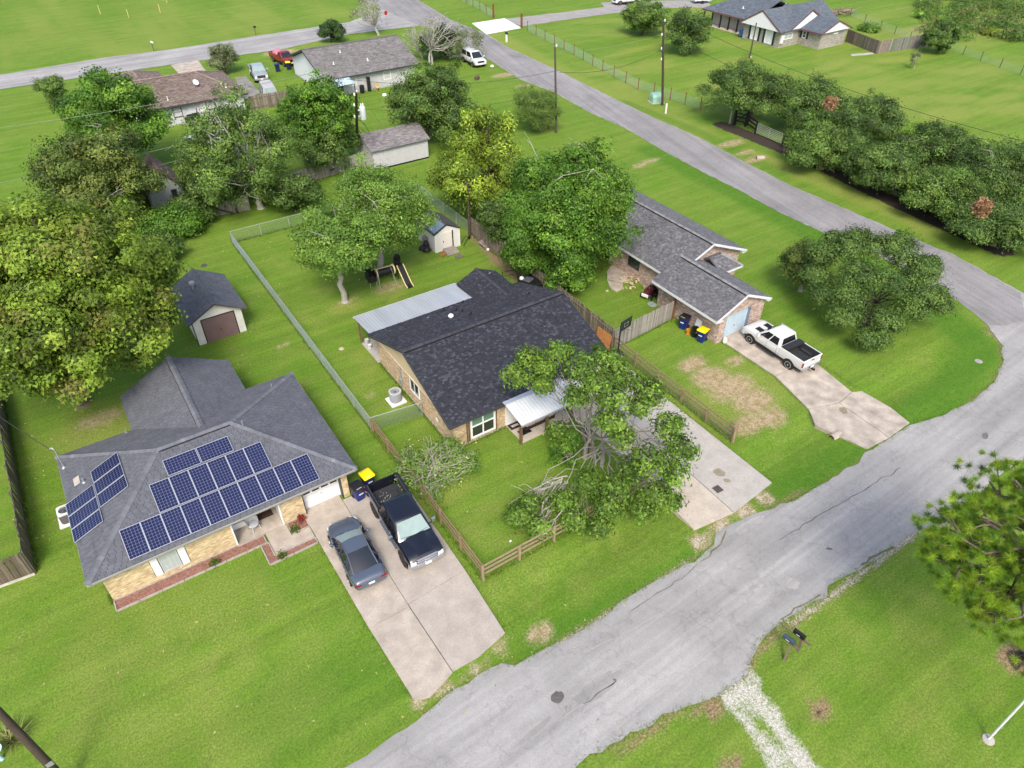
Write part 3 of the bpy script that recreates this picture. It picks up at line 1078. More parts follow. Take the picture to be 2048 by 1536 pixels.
# porch alcove lining
mb = MB()
mb.wbox((0, 29.25), X_, NY, 1.02, 2.25, .004, .03, .1, 2.3)
mb.box(3.55, 3.576, 28.15, 29.74, .05, 2.3).box(1.004, 1.03, 28.15, 29.2, .05, 2.3)
mb.box(3.53, 3.60, 28.125, 28.16, .05, 2.3).box(.98, 1.05, 28.125, 28.16, .05, 2.3)
part('porch_lining', mb, M_WHITE, A)
window(A, (0, 29.22), X_, NY, 1.16, 2.12, .55, 1.95, M_BLACK, M_PALEGLASS, 3, 1, .07, .035)
mb = MB().wbox((0, 29.75), X_, NY, 2.45, 3.40, .004, .05, .1, 2.15)
dr = part('door', mb, mat('door_brown', (.10, .055, .03), .5, .2, 4), A)
part('handle', MB().wbox((0, 29.75), X_, NY, 2.52, 2.57, .05, .09, 1.0, 1.06), M_GALV, dr)
# house number plaque
mb = MB().wbox((0, 28.155), X_, NY, 4.02, 4.44, .004, .03, 1.68, 1.84)
pq = part('number_plaque', mb, M_BLACK, A)
def text_on(s, size, loc, rot, m, parent, name='lettering', ext=.002):
    cu = bpy.data.curves.new(name, 'FONT')
    cu.body = s
    cu.size = size
    cu.align_x = 'CENTER'
    cu.align_y = 'CENTER'
    cu.extrude = ext
    cu.resolution_u = 2
    tmp = bpy.data.objects.new('tmp', cu)
    COL.objects.link(tmp)
    bpy.context.view_layer.update()
    me = bpy.data.meshes.new_from_object(tmp)
    bpy.data.objects.remove(tmp)
    me.materials.clear()
    me.materials.append(m)
    o = put(name, me, parent)
    off = origin_of(parent) if parent else Vector((0, 0, 0))
    o.location = Vector(loc) - off
    o.rotation_euler = rot
    return o
for i, ch_ in enumerate('2112'):
    text_on(ch_, .13, (4.10 + i * .087, 28.123, 1.76), (R(90), 0, 0), M_WHITE, pq)
# roof hardware
def pipe_vent(p, h, r, m, parent, cap=False):
    mb = MB().tube([(p[0], p[1], p[2] - .1), (p[0], p[1], p[2] + h)], r, 10)
    if cap:
        mb.lathe([(r * .6, p[2] + h - .02), (r * 2.0, p[2] + h), (r * 2.0, p[2] + h + .06), (r * .8, p[2] + h + .14)], 12, (p[0], p[1], 0))
    mb.lathe([(r * 2.6, p[2] - .02), (r * 1.3, p[2] + .05)], 10, (p[0], p[1], 0))
    return part('vent_pipe', mb, m, parent, smooth=40)
zr = lambda x, y: min(2.42 + (y - 27.62) * .4094, 2.42 + (37.8 - y) * .4078, 2.42 + (x + 5.72) * .4228, 2.42 + (8.02 - x) * .4202)
for x, y, h, r_ in ((-4.65, 34.28, .28, .05), (3.6, 32.3, .35, .035), (6.3, 36.2, .3, .03), (-2.0, 38.0 - .4, .2, .05)):
    pipe_vent((x, y, zr(x, y)), h, r_, M_GALV, roofA)
part('patched_shingle', MB().obox(-5.0, 34.75, 2.76, .34, .62, .012, 0, ry=-.40), mat('pale_patch', (.42, .38, .34), .95), roofA)
mb = MB().tube([(-5.45, 36.5, 2.45), (-5.45, 36.5, 3.95)], .035, 8)
mb.tube([(-5.45, 36.5, 3.95), (-5.53, 36.55, 4.03), (-5.62, 36.6, 3.97)], .045, 8)
mb.lathe([(.14, 2.50), (.06, 2.62)], 8, (-5.45, 36.5, 0))
mst = part('service_mast', mb, M_GALV, A, smooth=40)
# solar panels
M_PFRAME = mat('panel_frame', (.50, .52, .56), .35, .05, 2, metal=.4)
M_CELL = mat('solar_cell', (.010, .014, .056), .2, .12, 6, spec=.3)
M_SHEET = mat('panel_backsheet', (.17, .19, .29), .3, .03, 2)
def panel_meshes():
    wd, ht = .957, 1.675
    fr = MB()
    fr.box(-wd / 2, wd / 2, -ht / 2, -ht / 2 + .022, 0, .04).box(-wd / 2, wd / 2, ht / 2 - .022, ht / 2, 0, .04)
    fr.box(-wd / 2, -wd / 2 + .022, -ht / 2 + .022, ht / 2 - .022, 0, .039).box(wd / 2 - .022, wd / 2, -ht / 2 + .022, ht / 2 - .022, 0, .039)
    fr.box(-wd / 2 + .022, wd / 2 - .022, -ht / 2 + .022, ht / 2 - .022, .004, .030, 1)
    ce = MB()
    nx_, ny_ = 6, 10
    px, py = (wd - .044) / nx_, (ht - .044) / ny_
    for i in range(nx_):
        for k in range(ny_):
            cx = -wd / 2 + .022 + (i + .5) * px
            cy = -ht / 2 + .022 + (k + .5) * py
            a, b, c = px / 2 - .0055, py / 2 - .0055, .012
            ce.add([(cx - a + c, cy - b, .032), (cx + a - c, cy - b, .032), (cx + a, cy - b + c, .032), (cx + a, cy + b - c, .032), (cx + a - c, cy + b, .032), (cx - a + c, cy + b, .032), (cx - a, cy + b - c, .032), (cx - a, cy - b + c, .032)], [tuple(range(8))])
    return fr.mesh('solar_panel', [M_PFRAME, M_SHEET]), ce.mesh('cells', [M_CELL])
pfm, pcm = panel_meshes()
def place_panel(c, u, v, land=False):
    # c centre on the roof plane, u along the eave, v up the slope
    n = Vector(u).cross(Vector(v))
    from mathutils import Matrix
    a, b = (Vector(v), -Vector(u)) if land else (Vector(u), Vector(v))
    m = Matrix((a, b, n)).transposed().to_euler()
    p = Vector(c) + n * .085
    o = put('solar_panel', pfm, A, p - origin_of(A))
    o.rotation_euler = m
    k = put('cells', pcm, o)
    k['kind'] = 'stuff'
sf = 2.08 / 5.08
uf, vf = Vector((1, 0, 0)), Vector((0, 1, sf)).normalized()
def front_pt(x, s):
    return Vector((x, 27.62, 2.42)) + vf * s
for k in range(10):
    place_panel(front_pt(-3.71 + (k + .5) * .969, 1.09), uf, vf)
for k in range(6):
    place_panel(front_pt(-1.77 + (k + .5) * .969, 2.82), uf, vf)
for k in range(2):
    place_panel(front_pt(-.79 + (k + .5) * 1.716, 4.22), uf, vf, True)
sw_ = 2.08 / 4.92
uw, vw = Vector((0, -1, 0)), Vector((1, 0, sw_)).normalized()
for s, y0 in ((.80, 30.53), (2.53, 31.55)):
    for k in range(3):
        place_panel(Vector((-5.72, y0 + (k + .5) * 1.0, 2.42)) + vw * s, uw, vw)
mb = MB()
for s in (.55, 1.6, 2.3, 3.3):
    x0, x1 = (-3.7, 5.95) if s < 2 else (-1.75, 4.05)
    p, q = front_pt(x0, s), front_pt(x1, s)
    mb.beam(p + Vector((0, 0, .05)), q + Vector((0, 0, .05)), .04, .05)
part('panel_rail', mb, M_GALV, roofA)

# beds and walk before the porch
M_MULCHR = mat('red_mulch', (.26, .135, .105), .95, .3, 9, .6, 40, fine=.45, fscale=26)
M_EDGE = mat('edging_stone', (.36, .32, .28), .9, .2, 6, .2, 40)
def bed(poly, label):
    mb = MB().prism(poly, -.05, .05)
    r = np.random.default_rng(len(poly) + int(abs(poly[0][0]) * 10))
    xs = [p[0] for p in poly]
    ys = [p[1] for p in poly]
    t = thing('flower_bed', label, 'flower bed', ((min(xs) + max(xs)) / 2, (min(ys) + max(ys)) / 2, 0))
    part('mulch', mb, M_MULCHR, t)
    ch = MB()
    for i in range(500):
        x, y = r.uniform(min(xs) + .06, max(xs) - .06), r.uniform(min(ys) + .06, max(ys) - .06)
        n, ins, j = len(poly), False, len(poly) - 1
        for a in range(n):
            if ((poly[a][1] > y) != (poly[j][1] > y)) and (x < (poly[j][0] - poly[a][0]) * (y - poly[a][1]) / (poly[j][1] - poly[a][1]) + poly[a][0]):
                ins = not ins
            j = a
        if ins:
            ch.obox(x, y, .058, r.uniform(.05, .12), r.uniform(.025, .05), .02, r.uniform(0, 6), 0, None, r.normal() * .4, r.normal() * .4)
    part('bark_chips', ch, M_MULCHR, t, kind='stuff')
    n = len(poly)
    for i in range(n):
        p, q = np.array(poly[i]), np.array(poly[(i + 1) % n])
        L = np.hypot(*(q - p))
        k = max(1, int(L / 1.0))
        for j in range(k):
            a, b = p + (q - p) * (j + .02) / k, p + (q - p) * (j + .98) / k
            part('edging_board', MB().beam((*a, .05), (*b, .05), .055, .13), M_EDGE, t)
    return t
bed([(-5.2, 27.45), (2.36, 27.45), (2.36, 28.05), (1.0, 28.05), (1.0, 28.14), (-5.2, 28.14)], 'long red mulch bed along the front wall under the shuttered window')
bed([(3.72, 27.25), (4.70, 27.25), (4.70, 28.13), (3.72, 28.13)], 'small square red mulch bed beside the garage pier')
bed([(2.02, 25.95), (4.66, 25.95), (4.66, 26.35), (2.44, 26.35), (2.44, 27.42), (2.02, 27.42)], 'L shaped red mulch bed wrapping the corner of the front walk')
concrete_drive('walk', [([(2.5, 26.42), (4.68, 26.42), (4.68, 27.2), (3.66, 27.2), (3.66, 28.10), (2.5, 28.10)], M_CONC_A)], .09, .2)
concrete_drive('porch_floor', [([(1.04, 28.12), (3.54, 28.12), (3.54, 29.7), (2.3, 29.7), (2.3, 29.2), (1.04, 29.2)], M_CONC_C)], .10, .2)
solo('door_mat', MB().box(-.42, .42, -.26, .26, 0, .02), mat('mat_brown', (.06, .035, .02), .95, .2, 20), 'dark brown door mat on the yellow house porch', 'door mat', (2.9, 29.4, .10))
# patio chair on the porch
pc = thing('patio_chair', 'silver grey patio chair with curved back on the yellow house porch', 'chair', (2.12, 28.75, .10), R(20))
M_CHAIR = mat('silver_chair', (.45, .46, .47), .5, .1, 6)
mb = MB()
secs = []
for k in range(9):
    t = R(-100 + 200 * k / 8)
    x, y = .30 * math.sin(t), .26 * math.cos(t)
    secs.append([(x, y, .38), (x * 1.08, y * 1.08, .38), (x * 1.2, y * 1.2 + .05, .92 - .18 * abs(math.sin(t))), (x * 1.1, y * 1.1 + .05, .92 - .18 * abs(math.sin(t)))])
mb.loft(secs)
part('backrest', mb, M_CHAIR, pc, False, smooth=50)
part('seat', MB().lathe([(.28, .36), (.30, .40), (.26, .42)], 14), M_CHAIR, pc, False, smooth=50)
for sx_, sy_ in ((-1, -1), (1, -1), (1, 1), (-1, 1)):
    part('leg', MB().tube([(sx_ * .18, sy_ * .16, .37), (sx_ * .26, sy_ * .26, 0)], .022, 6), M_CHAIR, pc, False)

# ================================================================== AIR CONDITIONERS
def ac_unit(x, y, label, s=.82, h=.85, body=(.25, .265, .285), top=(.42, .43, .44), rd=.92):
    t = thing('air_conditioner', label, 'air conditioner', (x, y, 0))
    part('pad', MB().box(-.55, .55, -.55, .55, -.05, .09), M_CONC_W, t, False, bevel=.02)
    def sq(hw, z, n=8):
        out = []
        for q in range(4):
            for k in range(n):
                a = (q + k / (n - 1)) * math.pi / 2
                cx, cy = [(1, 1), (-1, 1), (-1, -1), (1, -1)][q]
                rr = hw * rd
                out.append((cx * (hw - rr) + rr * math.cos(a), cy * (hw - rr) + rr * math.sin(a), z))
        return out
    bm = mat('ac_body_%d' % int(body[0] * 100), body, .55, .08, 4)
    mb = MB().loft([sq(s / 2 - .03, .09), sq(s / 2 - .03, h - .08)])
    part('coil', mb, bm, t, False, smooth=60)
    lv = MB()
    for k in range(12):
        z = .14 + k * (h - .26) / 12
        lv.loft([sq(s / 2 - .03, z), sq(s / 2 - .005, z + .012), sq(s / 2 - .03, z + .03)], caps=False)
    part('louvres', lv, bm, t, False, smooth=60)
    tm = mat('ac_top_%d' % int(top[0] * 100), top, .5, .06, 4)
    n = 32
    ring = sq(s / 2, h - .08), sq(s / 2, h)
    inner = [(.31 * math.cos(2 * math.pi * k / n + .0), .30 * math.sin(2 * math.pi * k / n), h + .01) for k in range(n)]
    inner2 = [(.31 * math.cos(2 * math.pi * k / n), .30 * math.sin(2 * math.pi * k / n), h - .16) for k in range(n)]
    part('top_cover', MB().loft([ring[0], ring[1], inner, inner2], caps=False), tm, t, False, smooth=35)
    fan = MB().lathe([(.09, h - .14), (.09, h - .06)], 12)
    for k in range(5):
        a = k * 2 * math.pi / 5
        fan.add([(.08 * math.cos(a), .08 * math.sin(a), h - .12), (.28 * math.cos(a - .3), .28 * math.sin(a - .3), h - .13), (.28 * math.cos(a + .35), .28 * math.sin(a + .35), h - .08), (.08 * math.cos(a + .6), .08 * math.sin(a + .6), h - .1)], [(0, 1, 2, 3)])
    part('fan', fan, M_BLACK, t, False)
    part('fan_well', MB().lathe([(.299, h - .19), (.02, h - .19)], 24), M_BLACK, t, False)
    gr = MB()
    for rr in (.07, .14, .21, .28):
        pts = [(rr * math.cos(2 * math.pi * k / 20), rr * math.sin(2 * math.pi * k / 20), h + .012) for k in range(21)]
        gr.tube(pts, .004, 3, caps=False)
    for k in range(8):
        a = k * math.pi / 4
        gr.tube([(.04 * math.cos(a), .04 * math.sin(a), h + .012), (.30 * math.cos(a), .30 * math.sin(a), h + .012)], .004, 3, caps=False)
    part('grille', gr, M_GALV, t, False)
    return t
ac_unit(13.45, 34.25, 'grey air conditioner with round fan on white pad by tan gable wall')
ac_unit(-6.25, 35.2, 'dark air conditioner with white top peeking from under solar house eave', .8, .8, (.07, .07, .075), (.66, .67, .66), .38)

# ================================================================== MAIN HOUSE (dark gable roof)
B_COL = [(.028, .030, .040), (.031, .033, .043), (.034, .036, .045), (.041, .044, .056), (.058, .063, .080)]
B_W = [.26, .24, .20, .14, .16]
M_TANB = mat('tan_siding', (.60, .48, .31), .75, .06, 1.5)
B = thing('house', 'tan brick house with big charcoal gable roof and metal patio covers', 'house', (20, 33, 0))
mb = MB()
g = [(28.15, 0), (38.6, 0), (38.6, 2.34), (33.33, 4.22), (28.15, 2.34)]
for x0, x1 in ((14.42, 14.72), (25.6, 25.9)):
    mb.add([(x0, y, z) for y, z in g] + [(x1, y, z) for y, z in g], [tuple(range(5)), tuple(reversed(range(5, 10)))] + [(i, 5 + i, 5 + (i + 1) % 5, (i + 1) % 5) for i in range(5)])
mb.box(14.72, 25.6, 28.15, 28.4, 0, 2.36).box(14.72, 25.6, 38.35, 38.6, 0, 2.36)
mb.box(22.6, 25.7, 38.6, 41.1, 0, 2.36)
part('wall', mb, M_TANWALL, B)
BB = [(.50, .37, .235), (.55, .42, .28), (.46, .34, .22), (.58, .46, .31), (.42, .30, .20)]
mb = MB()
bricks(mb, (14.42, 38.6), NY, NX, 10.45, .04, 2.0, BB, [(4.7, 6.2, .8, 2.4)], seed=11)
bricks(mb, (14.42, 28.15), X_, NY, 3.75, .04, 2.36, BB, [(.9, 3.15, .15, 2.4)], seed=12)
bricks(mb, (18.17, 28.15), X_, NY, 3.9, .04, 1.0, [(.7, .7, .7)], seed=13) if False else None
part('brickwork', mb, M_BRICK, B, kind='stuff')
mb = MB()
gy0, gy1 = 27.95, 38.75
mb.add([(14.39, 28.15, 2.0), (14.39, 38.6, 2.0), (14.39, 38.6, 2.3), (14.39, 33.33, 4.2), (14.39, 28.15, 2.3), (14.418, 28.15, 2.0), (14.418, 38.6, 2.0), (14.418, 38.6, 2.3), (14.418, 33.33, 4.2), (14.418, 28.15, 2.3)],
       [(4, 3, 2, 1, 0), (5, 6, 7, 8, 9), (0, 1, 6, 5), (1, 2, 7, 6), (4, 0, 5, 9), (3, 4, 9, 8), (2, 3, 8, 7)])
part('gable_siding', mb, M_TANB, B)
part('siding_trim', MB().box(14.36, 14.388, 28.15, 38.6, 1.95, 2.04), mat('tan_light_trim', (.64, .55, .41), .7), B)
rb = {'f': [(13.9, 27.63, 2.42), (26.4, 27.63, 2.42), (26.4, 33.33, 4.5), (13.9, 33.33, 4.5)],
      'b': [(26.4, 39.03, 2.42), (13.9, 39.03, 2.42), (13.9, 33.33, 4.5), (26.4, 33.33, 4.5)],
      'l': [(22.4, 41.4, 2.42), (22.4, 39.03, 2.42), (24.15, 36.95, 3.18), (24.15, 41.4, 3.18)],
      'r': [(25.9, 39.03, 2.42), (25.9, 41.4, 2.42), (24.15, 41.4, 3.18), (24.15, 36.95, 3.18)]}
M_UNDER_B = mat('roof_under_black', (.020, .021, .026), .95, .1, 2)
mb = MB()
for p in rb.values():
    mb.slab(p, .13)
roofB = part('roof', mb, M_UNDER_B, B)
mb = MB()
for i, p in enumerate(rb.values()):
    shingles(mb, p, B_COL, .142, .165, .5, .004, .018, wts=B_W, seed=20 + i, tone=.08)
part('shingles', mb, M_SHING, roofB, kind='stuff')
ridge_caps(roofB, [((13.9, 33.33, 4.54), (26.4, 33.33, 4.54)), ((24.15, 41.4, 3.21), (24.15, 37.0, 3.21))], [(.05, .052, .064), (.04, .042, .052)], .34, seed=5, lift=.045)
part('ridge_vent', MB().beam((13.95, 33.14, 4.46), (26.35, 33.14, 4.46), .05, .10), M_BLACK, roofB)
mb = MB()
for ya, za, yb, zb in ((27.63, 2.36, 33.33, 4.44), (39.03, 2.36, 33.33, 4.44)):
    for x in (13.886, 26.414):
        mb.beam((x, ya, za), (x, yb, zb), .024, .17)
mb.box(13.9, 26.4, 27.604, 27.626, 2.24, 2.42)
part('fascia', mb, M_DKTRIM, B)
mb = MB()
for ya, za, yb, zb in ((27.9, 2.28, 33.33, 4.28), (38.8, 2.28, 33.33, 4.28)):
    mb.beam((14.16, ya, za), (14.16, yb, zb), .46, .02)
part('soffit', mb, M_TANB, B)
zb_ = lambda x, y: 2.42 + .365 * min(y - 27.63, 39.03 - y)
# roof furniture: white turbine cap, small black lifting brackets
def onroof(px, py):
    lo_, hi_ = 2.4, 4.6
    for _ in range(40):
        z = (lo_ + hi_) / 2
        x, y = at2(px, py, z)
        if zb_(x, y) > z:
            lo_ = z
        else:
            hi_ = z
    return (x, y, z)
p = onroof(902, 636)
mb = MB().lathe([(.10, p[2] - .05), (.10, p[2] + .14), (.19, p[2] + .15), (.19, p[2] + .22), (.10, p[2] + .32), (.02, p[2] + .34)], 16, (p[0], p[1], 0))
part('roof_vent', mb, M_WHITE, roofB, smooth=35)
for px, py in ((886, 622), (911, 622), (923, 624), (940, 630), (924, 606), (1056, 589)):
    p = onroof(px, py)
    mb = MB().obox(p[0], p[1], p[2] + .05, .34, .05, .05, .5, 0, None, .3).obox(p[0] + .1, p[1], p[2] + .12, .05, .05, .16, 0)
    part('roof_bracket', mb, M_BLACK, roofB)
for px, py in ((997, 561), (856, 636)):
    p = onroof(px, py) if py > 600 else (24.9, 40.6, 2.9)
    part('flashing', MB().obox(p[0], p[1], p[2] + .04, .22, .05, .03, .4), M_GALV, roofB)
# windows
window(B, (14.42, 38.6), NY, NX, 4.78, 6.12, .88, 2.05, M_WHITE, M_DKGLASS, 2, 1, .09, .05)
window(B, (0, 28.15), X_, NY, 15.60, 17.42, .20, 2.12, M_WHITE, M_GRNGLASS, 2, 2, .13, .06, [M_DKGLASS, M_GRNGLASS], .09)
mb = MB()
for x in (15.36, 15.50, 17.47):
    mb.box(x - .035, x + .035, 28.06, 28.13, .1, 2.25)
part('window_post', mb, M_WOODPOST, B)
part('wall_vent', MB().lathe([(.16, 0), (.16, .05), (.11, .07)], 14, (14.38, 30.25, .85), 0, 'x'), M_WHITE, B)
part('conduit', MB().tube([(14.33, 35.1, .3), (14.33, 35.1, 2.0)], .06, 8).box(14.24, 14.40, 34.98, 35.2, .55, .95), M_GALV, B)
part('foundation', MB().box(14.36, 14.415, 28.12, 38.62, -.05, .12).box(14.36, 18.1, 28.05, 28.12, -.05, .10), M_CONC_C, B)
# rear patio
concrete_drive('patio', [([(14.22, 38.66), (18.3, 38.66), (18.3, 41.55), (14.22, 41.55)], M_CONC_B), ([(18.34, 38.66), (22.5, 38.66), (22.5, 41.55), (18.34, 41.55)], M_CONC_B)], .10)
mb = MB()
corrugated(mb, 14.05, 22.55, 41.92, 2.18, 39.02, 2.40)
pr = part('patio_roof', mb, M_METALROOF, B)
mb = MB().box(14.05, 22.55, 41.93, 41.96, 2.04, 2.17)
part('patio_fascia', mb, M_WHITE, B)
for x in (14.25, 17.0, 19.8, 22.3):
    part('patio_post', MB().box(x - .06, x + .06, 41.4, 41.52, .1, 2.14), M_WOODPOST, B)
# front porch
concrete_drive('porch', [([(18.2, 26.2), (20.1, 26.2), (20.1, 28.1), (18.2, 28.1)], M_CONC_B2), ([(20.14, 26.2), (22.15, 26.2), (22.15, 28.1), (20.14, 28.1)], M_CONC_B2)], .10)
mb = MB()
corrugated(mb, 17.75, 22.05, 25.68, 2.12, 27.5, 2.46)
part('porch_roof', mb, M_WMETAL, B)
part('porch_flashing', MB().beam((17.7, 27.58, 2.52), (22.1, 27.58, 2.52), .30, .03).box(17.72, 22.08, 25.65, 25.677, 2.0, 2.13), mat('flashing_blue', (.42, .46, .52), .45, .08, 2, metal=.3), B)
for x in (18.08, 20.05, 21.95):
    q = part('porch_post', MB().box(x - .075, x + .075, 26.15, 26.30, -.1, 2.1), M_WOODPOST, B)
part('porch_wall', MB().box(18.16, 25.6, 28.09, 28.148, .08, 2.3), M_WHITE, B)
# sofa, mats, grill under the porch roof
sofa = thing('patio_sofa', 'brown corner sofa with beige cushions under the white porch roof', 'sofa', (20.05, 27.35, .10))
M_CUSH = mat('cushion', (.50, .36, .29), .9, .1, 6)
M_SOFA = mat('sofa_wicker', (.13, .035, .018), .8, .25, 14)
part('base', MB().box(-1.15, 1.15, -.42, .42, .02, .30), mat('sofa_base', (.035, .025, .02), .8), sofa, False)
part('backrest', MB().box(-1.2, 1.2, .30, .48, .30, .78), M_SOFA, sofa, False, bevel=.03)
part('armrest', MB().box(-1.25, -1.1, -.40, .30, .30, .6), M_SOFA, sofa, False, bevel=.03)
for k in range(3):
    part('cushion', MB().box(-1.08 + k * .73, -.38 + k * .73, -.44, .28, .30, .44), M_CUSH, sofa, False, bevel=.04)
for k in range(3):
    part('back_cushion', MB().obox(-.72 + k * .73, .22, .56, .66, .14, .34, 0, 0, None, -.2), M_SOFA, sofa, False, bevel=.04)
t = thing('doormat', 'black doormat with pale lettering at white porch door', 'door mat', (18.65, 27.75, .101))
part('rubber', MB().box(-.42, .42, -.26, .26, 0, .02), M_BLACK, t, False)
part('print', MB().box(-.26, .26, -.1, .1, .02, .023), mat('mat_print', (.45, .42, .40), .9, .5, 14), t, False)
solo('doormat', MB().box(-.40, .40, -.25, .25, 0, .02), M_BLACK, 'plain black mat on the porch beside the corner post', 'door mat', (18.85, 26.95, .101))
gr = thing('tripod_grill', 'dark wire chair frame at the far end of the front porch', 'chair', (21.45, 27.5, .1))
mb = MB()
for a in (0, 1, 2, 3):
    x, y = ((-.28, -.28), (.28, -.28), (.28, .28), (-.28, .28))[a]
    part('leg', MB().tube([(x, y, 0), (x * .9, y * .9, .42)], .018, 6), M_BLACK, gr, False)
part('seat', MB().box(-.28, .28, -.28, .28, .40, .45), mat('grey_seat', (.3, .3, .3), .7), gr, False)
part('backrest', MB().box(-.28, .28, .25, .29, .45, .9), M_BLACK, gr, False)
for i, (x, y, h, c, lb) in enumerate(((14.5, 41.1, .42, (.5, .5, .5), 'tall grey pot beside the rear patio post'), (14.45, 40.55, .28, (.55, .56, .57), 'short pale pot beside the rear patio post'))):
    solo('flower_pot', MB().lathe([(.13, 0), (.17, h), (.15, h), (.12, h - .1)], 14), mat('pot_%d' % i, c, .7), lb, 'pot', (x, y, .10), smooth=40)

# ================================================================== BRICK HOUSE WITH GREY ROOF
C_COL = [(.118, .119, .128), (.134, .135, .144), (.152, .153, .162), (.102, .103, .111), (.182, .183, .192)]
C_W = [.28, .26, .2, .16, .10]
M_PINKM = mat('pink_mortar', (.40, .32, .27), .9, .1, 3)
Ch = thing('house', 'pinkish brick house with grey shingle roof and pale blue garage door', 'house', (40, 36, 0))
mb = MB().prism([(35.95, 27.0), (36.55, 27.0), (36.55, 27.25), (39.15, 27.25), (39.15, 27.0), (40.6, 27.0), (40.6, 33.2), (44.6, 33.2), (44.6, 47.8), (37.0, 47.8), (37.0, 43.1), (37.5, 43.1), (37.5, 40.6), (37.0, 40.6), (37.0, 33.35), (35.95, 33.35)], 0, 2.36)
mb.add([(40.6, 33.2, 2.36), (44.6, 33.2, 2.36), (40.8, 33.2, 4.0), (37.1, 33.2, 2.42), (37.1, 33.6, 2.42), (44.6, 33.6, 2.36), (40.8, 33.6, 4.0)], [(0, 1, 2, 3), (6, 5, 4), (1, 5, 6, 2)])
mb.add([(35.95, 27.0, 2.36), (40.6, 27.0, 2.36), (38.05, 27.0, 3.5), (35.95, 27.3, 2.36), (40.6, 27.3, 2.36), (38.05, 27.3, 3.5)], [(0, 1, 2), (5, 4, 3)])
part('wall', mb, M_PINKM, Ch)
BC = [(.46, .34, .28), (.52, .40, .33), (.38, .28, .23), (.56, .45, .38), (.42, .33, .29), (.33, .25, .21)]
mb = MB()
bricks(mb, (35.95, 33.35), NY, NX, 6.35, .04, 2.36, BC, seed=31)
bricks(mb, (35.95, 27.0), X_, NY, 4.65, .04, 3.5, BC, [(.60, 3.20, 0, 2.2)], top=lambda s: 2.36 + 1.14 * (s / 2.1 if s < 2.1 else (4.65 - s) / 2.55), seed=32)
bricks(mb, (37.0, 47.8), NY, NX, 14.4, .04, 2.36, BC, [(4.65, 7.25, 0, 2.4), (9.6, 11.0, 1.0, 2.1)], seed=33)
bricks(mb, (40.6, 33.2), X_, NY, 4.0, .04, 4.0, BC, [(2.2, 3.3, .9, 2.1)], top=lambda s: min(4.0, 2.36 + (4.0 - s) * .43), seed=34)
part('brickwork', mb, M_BRICK, Ch, kind='stuff')
rc = {'ml': [(36.6, 48.2, 2.42), (36.6, 32.8, 2.42), (40.8, 32.8, 4.2), (40.8, 44.0, 4.2)],
      'mr': [(45.0, 32.8, 2.42), (45.0, 48.2, 2.42), (40.8, 44.0, 4.2), (40.8, 32.8, 4.2)],
      'mh': [(45.0, 48.2, 2.42), (36.6, 48.2, 2.42), (40.8, 44.0, 4.2)],
      'gl': [(35.2, 33.5, 2.425), (35.2, 26.7, 2.425), (38.05, 26.7, 3.7), (38.05, 33.5, 3.7)],
      'gr': [(40.9, 26.7, 2.425), (40.9, 33.5, 2.425), (38.05, 33.5, 3.7), (38.05, 26.7, 3.7)],
      'ef': [(40.3, 31.2, 2.46), (42.75, 31.2, 2.46), (41.65, 32.6, 3.2), (40.3, 32.6, 3.2)],
      'er': [(42.75, 31.2, 2.46), (42.75, 34.0, 2.46), (41.65, 32.6, 3.2)],
      'eb': [(42.75, 34.0, 2.46), (40.3, 34.0, 2.46), (40.3, 32.6, 3.2), (41.65, 32.6, 3.2)]}
M_UNDER_C = mat('roof_under_mid', (.10, .10, .105), .95, .1, 2)
mb = MB()
for p in rc.values():
    mb.slab(p, .12)
roofC = part('roof', mb, M_UNDER_C, Ch)
mb = MB()
for i, p in enumerate(rc.values()):
    shingles(mb, p, C_COL, .142, .165, .5, .005, .018, wts=C_W, seed=40 + i, tone=.08)
part('shingles', mb, M_SHING, roofC, kind='stuff')
ridge_caps(roofC, [((40.8, 32.8, 4.23), (40.8, 44.0, 4.23)), ((38.05, 26.7, 3.73), (38.05, 33.5, 3.73)), ((36.6, 48.2, 2.45), (40.8, 44.0, 4.23)), ((45.0, 48.2, 2.45), (40.8, 44.0, 4.23)), ((42.75, 31.2, 2.48), (41.65, 32.6, 3.22))],
     [(.19, .19, .20), (.23, .23, .235)], .32, seed=7, lift=.04)
mb = MB().beam((40.62, 32.9, 4.17), (40.62, 43.8, 4.17), .05, .09).beam((37.86, 26.8, 3.66), (37.86, 33.4, 3.66), .05, .09)
part('ridge_vent', mb, M_BLACK, roofC)
mb = MB()
mb.beam((35.2, 26.685, 2.36), (38.05, 26.685, 3.63), .025, .19).beam((40.9, 26.685, 2.36), (38.05, 26.685, 3.63), .025, .19)
mb.beam((36.6, 32.785, 2.36), (40.8, 32.785, 4.13), .025, .19).beam((45.0, 32.785, 2.36), (40.8, 32.785, 4.13), .025, .19)
mb.box(35.175, 35.198, 26.7, 33.5, 2.22, 2.42).box(40.902, 40.925, 26.7, 31.2, 2.22, 2.42).box(36.575, 36.598, 33.52, 48.2, 2.22, 2.42).box(45.002, 45.025, 32.8, 48.2, 2.22, 2.42)
mb.box(40.35, 42.77, 31.175, 31.198, 2.28, 2.46).box(42.752, 42.775, 31.2, 34, 2.28, 2.46)
part('fascia', mb, mat('white_trim', (.66, .68, .70), .6, .08, 3), Ch)
mb = MB()
mb.box(35.22, 35.94, 26.72, 26.98, 2.20, 2.22).box(40.62, 40.88, 26.72, 31.2, 2.20, 2.22).box(44.62, 44.98, 32.82, 33.18, 2.20, 2.22)
mb.beam((40.75, 26.84, 2.28), (40.35, 26.84, 2.42), .24, .05).beam((44.85, 32.95, 2.28), (44.4, 32.95, 2.45), .26, .05)
part('soffit', mb, M_WHITE, Ch)
M_BLUED = mat('pale_blue_door', (.42, .52, .60), .6, .06, 2)
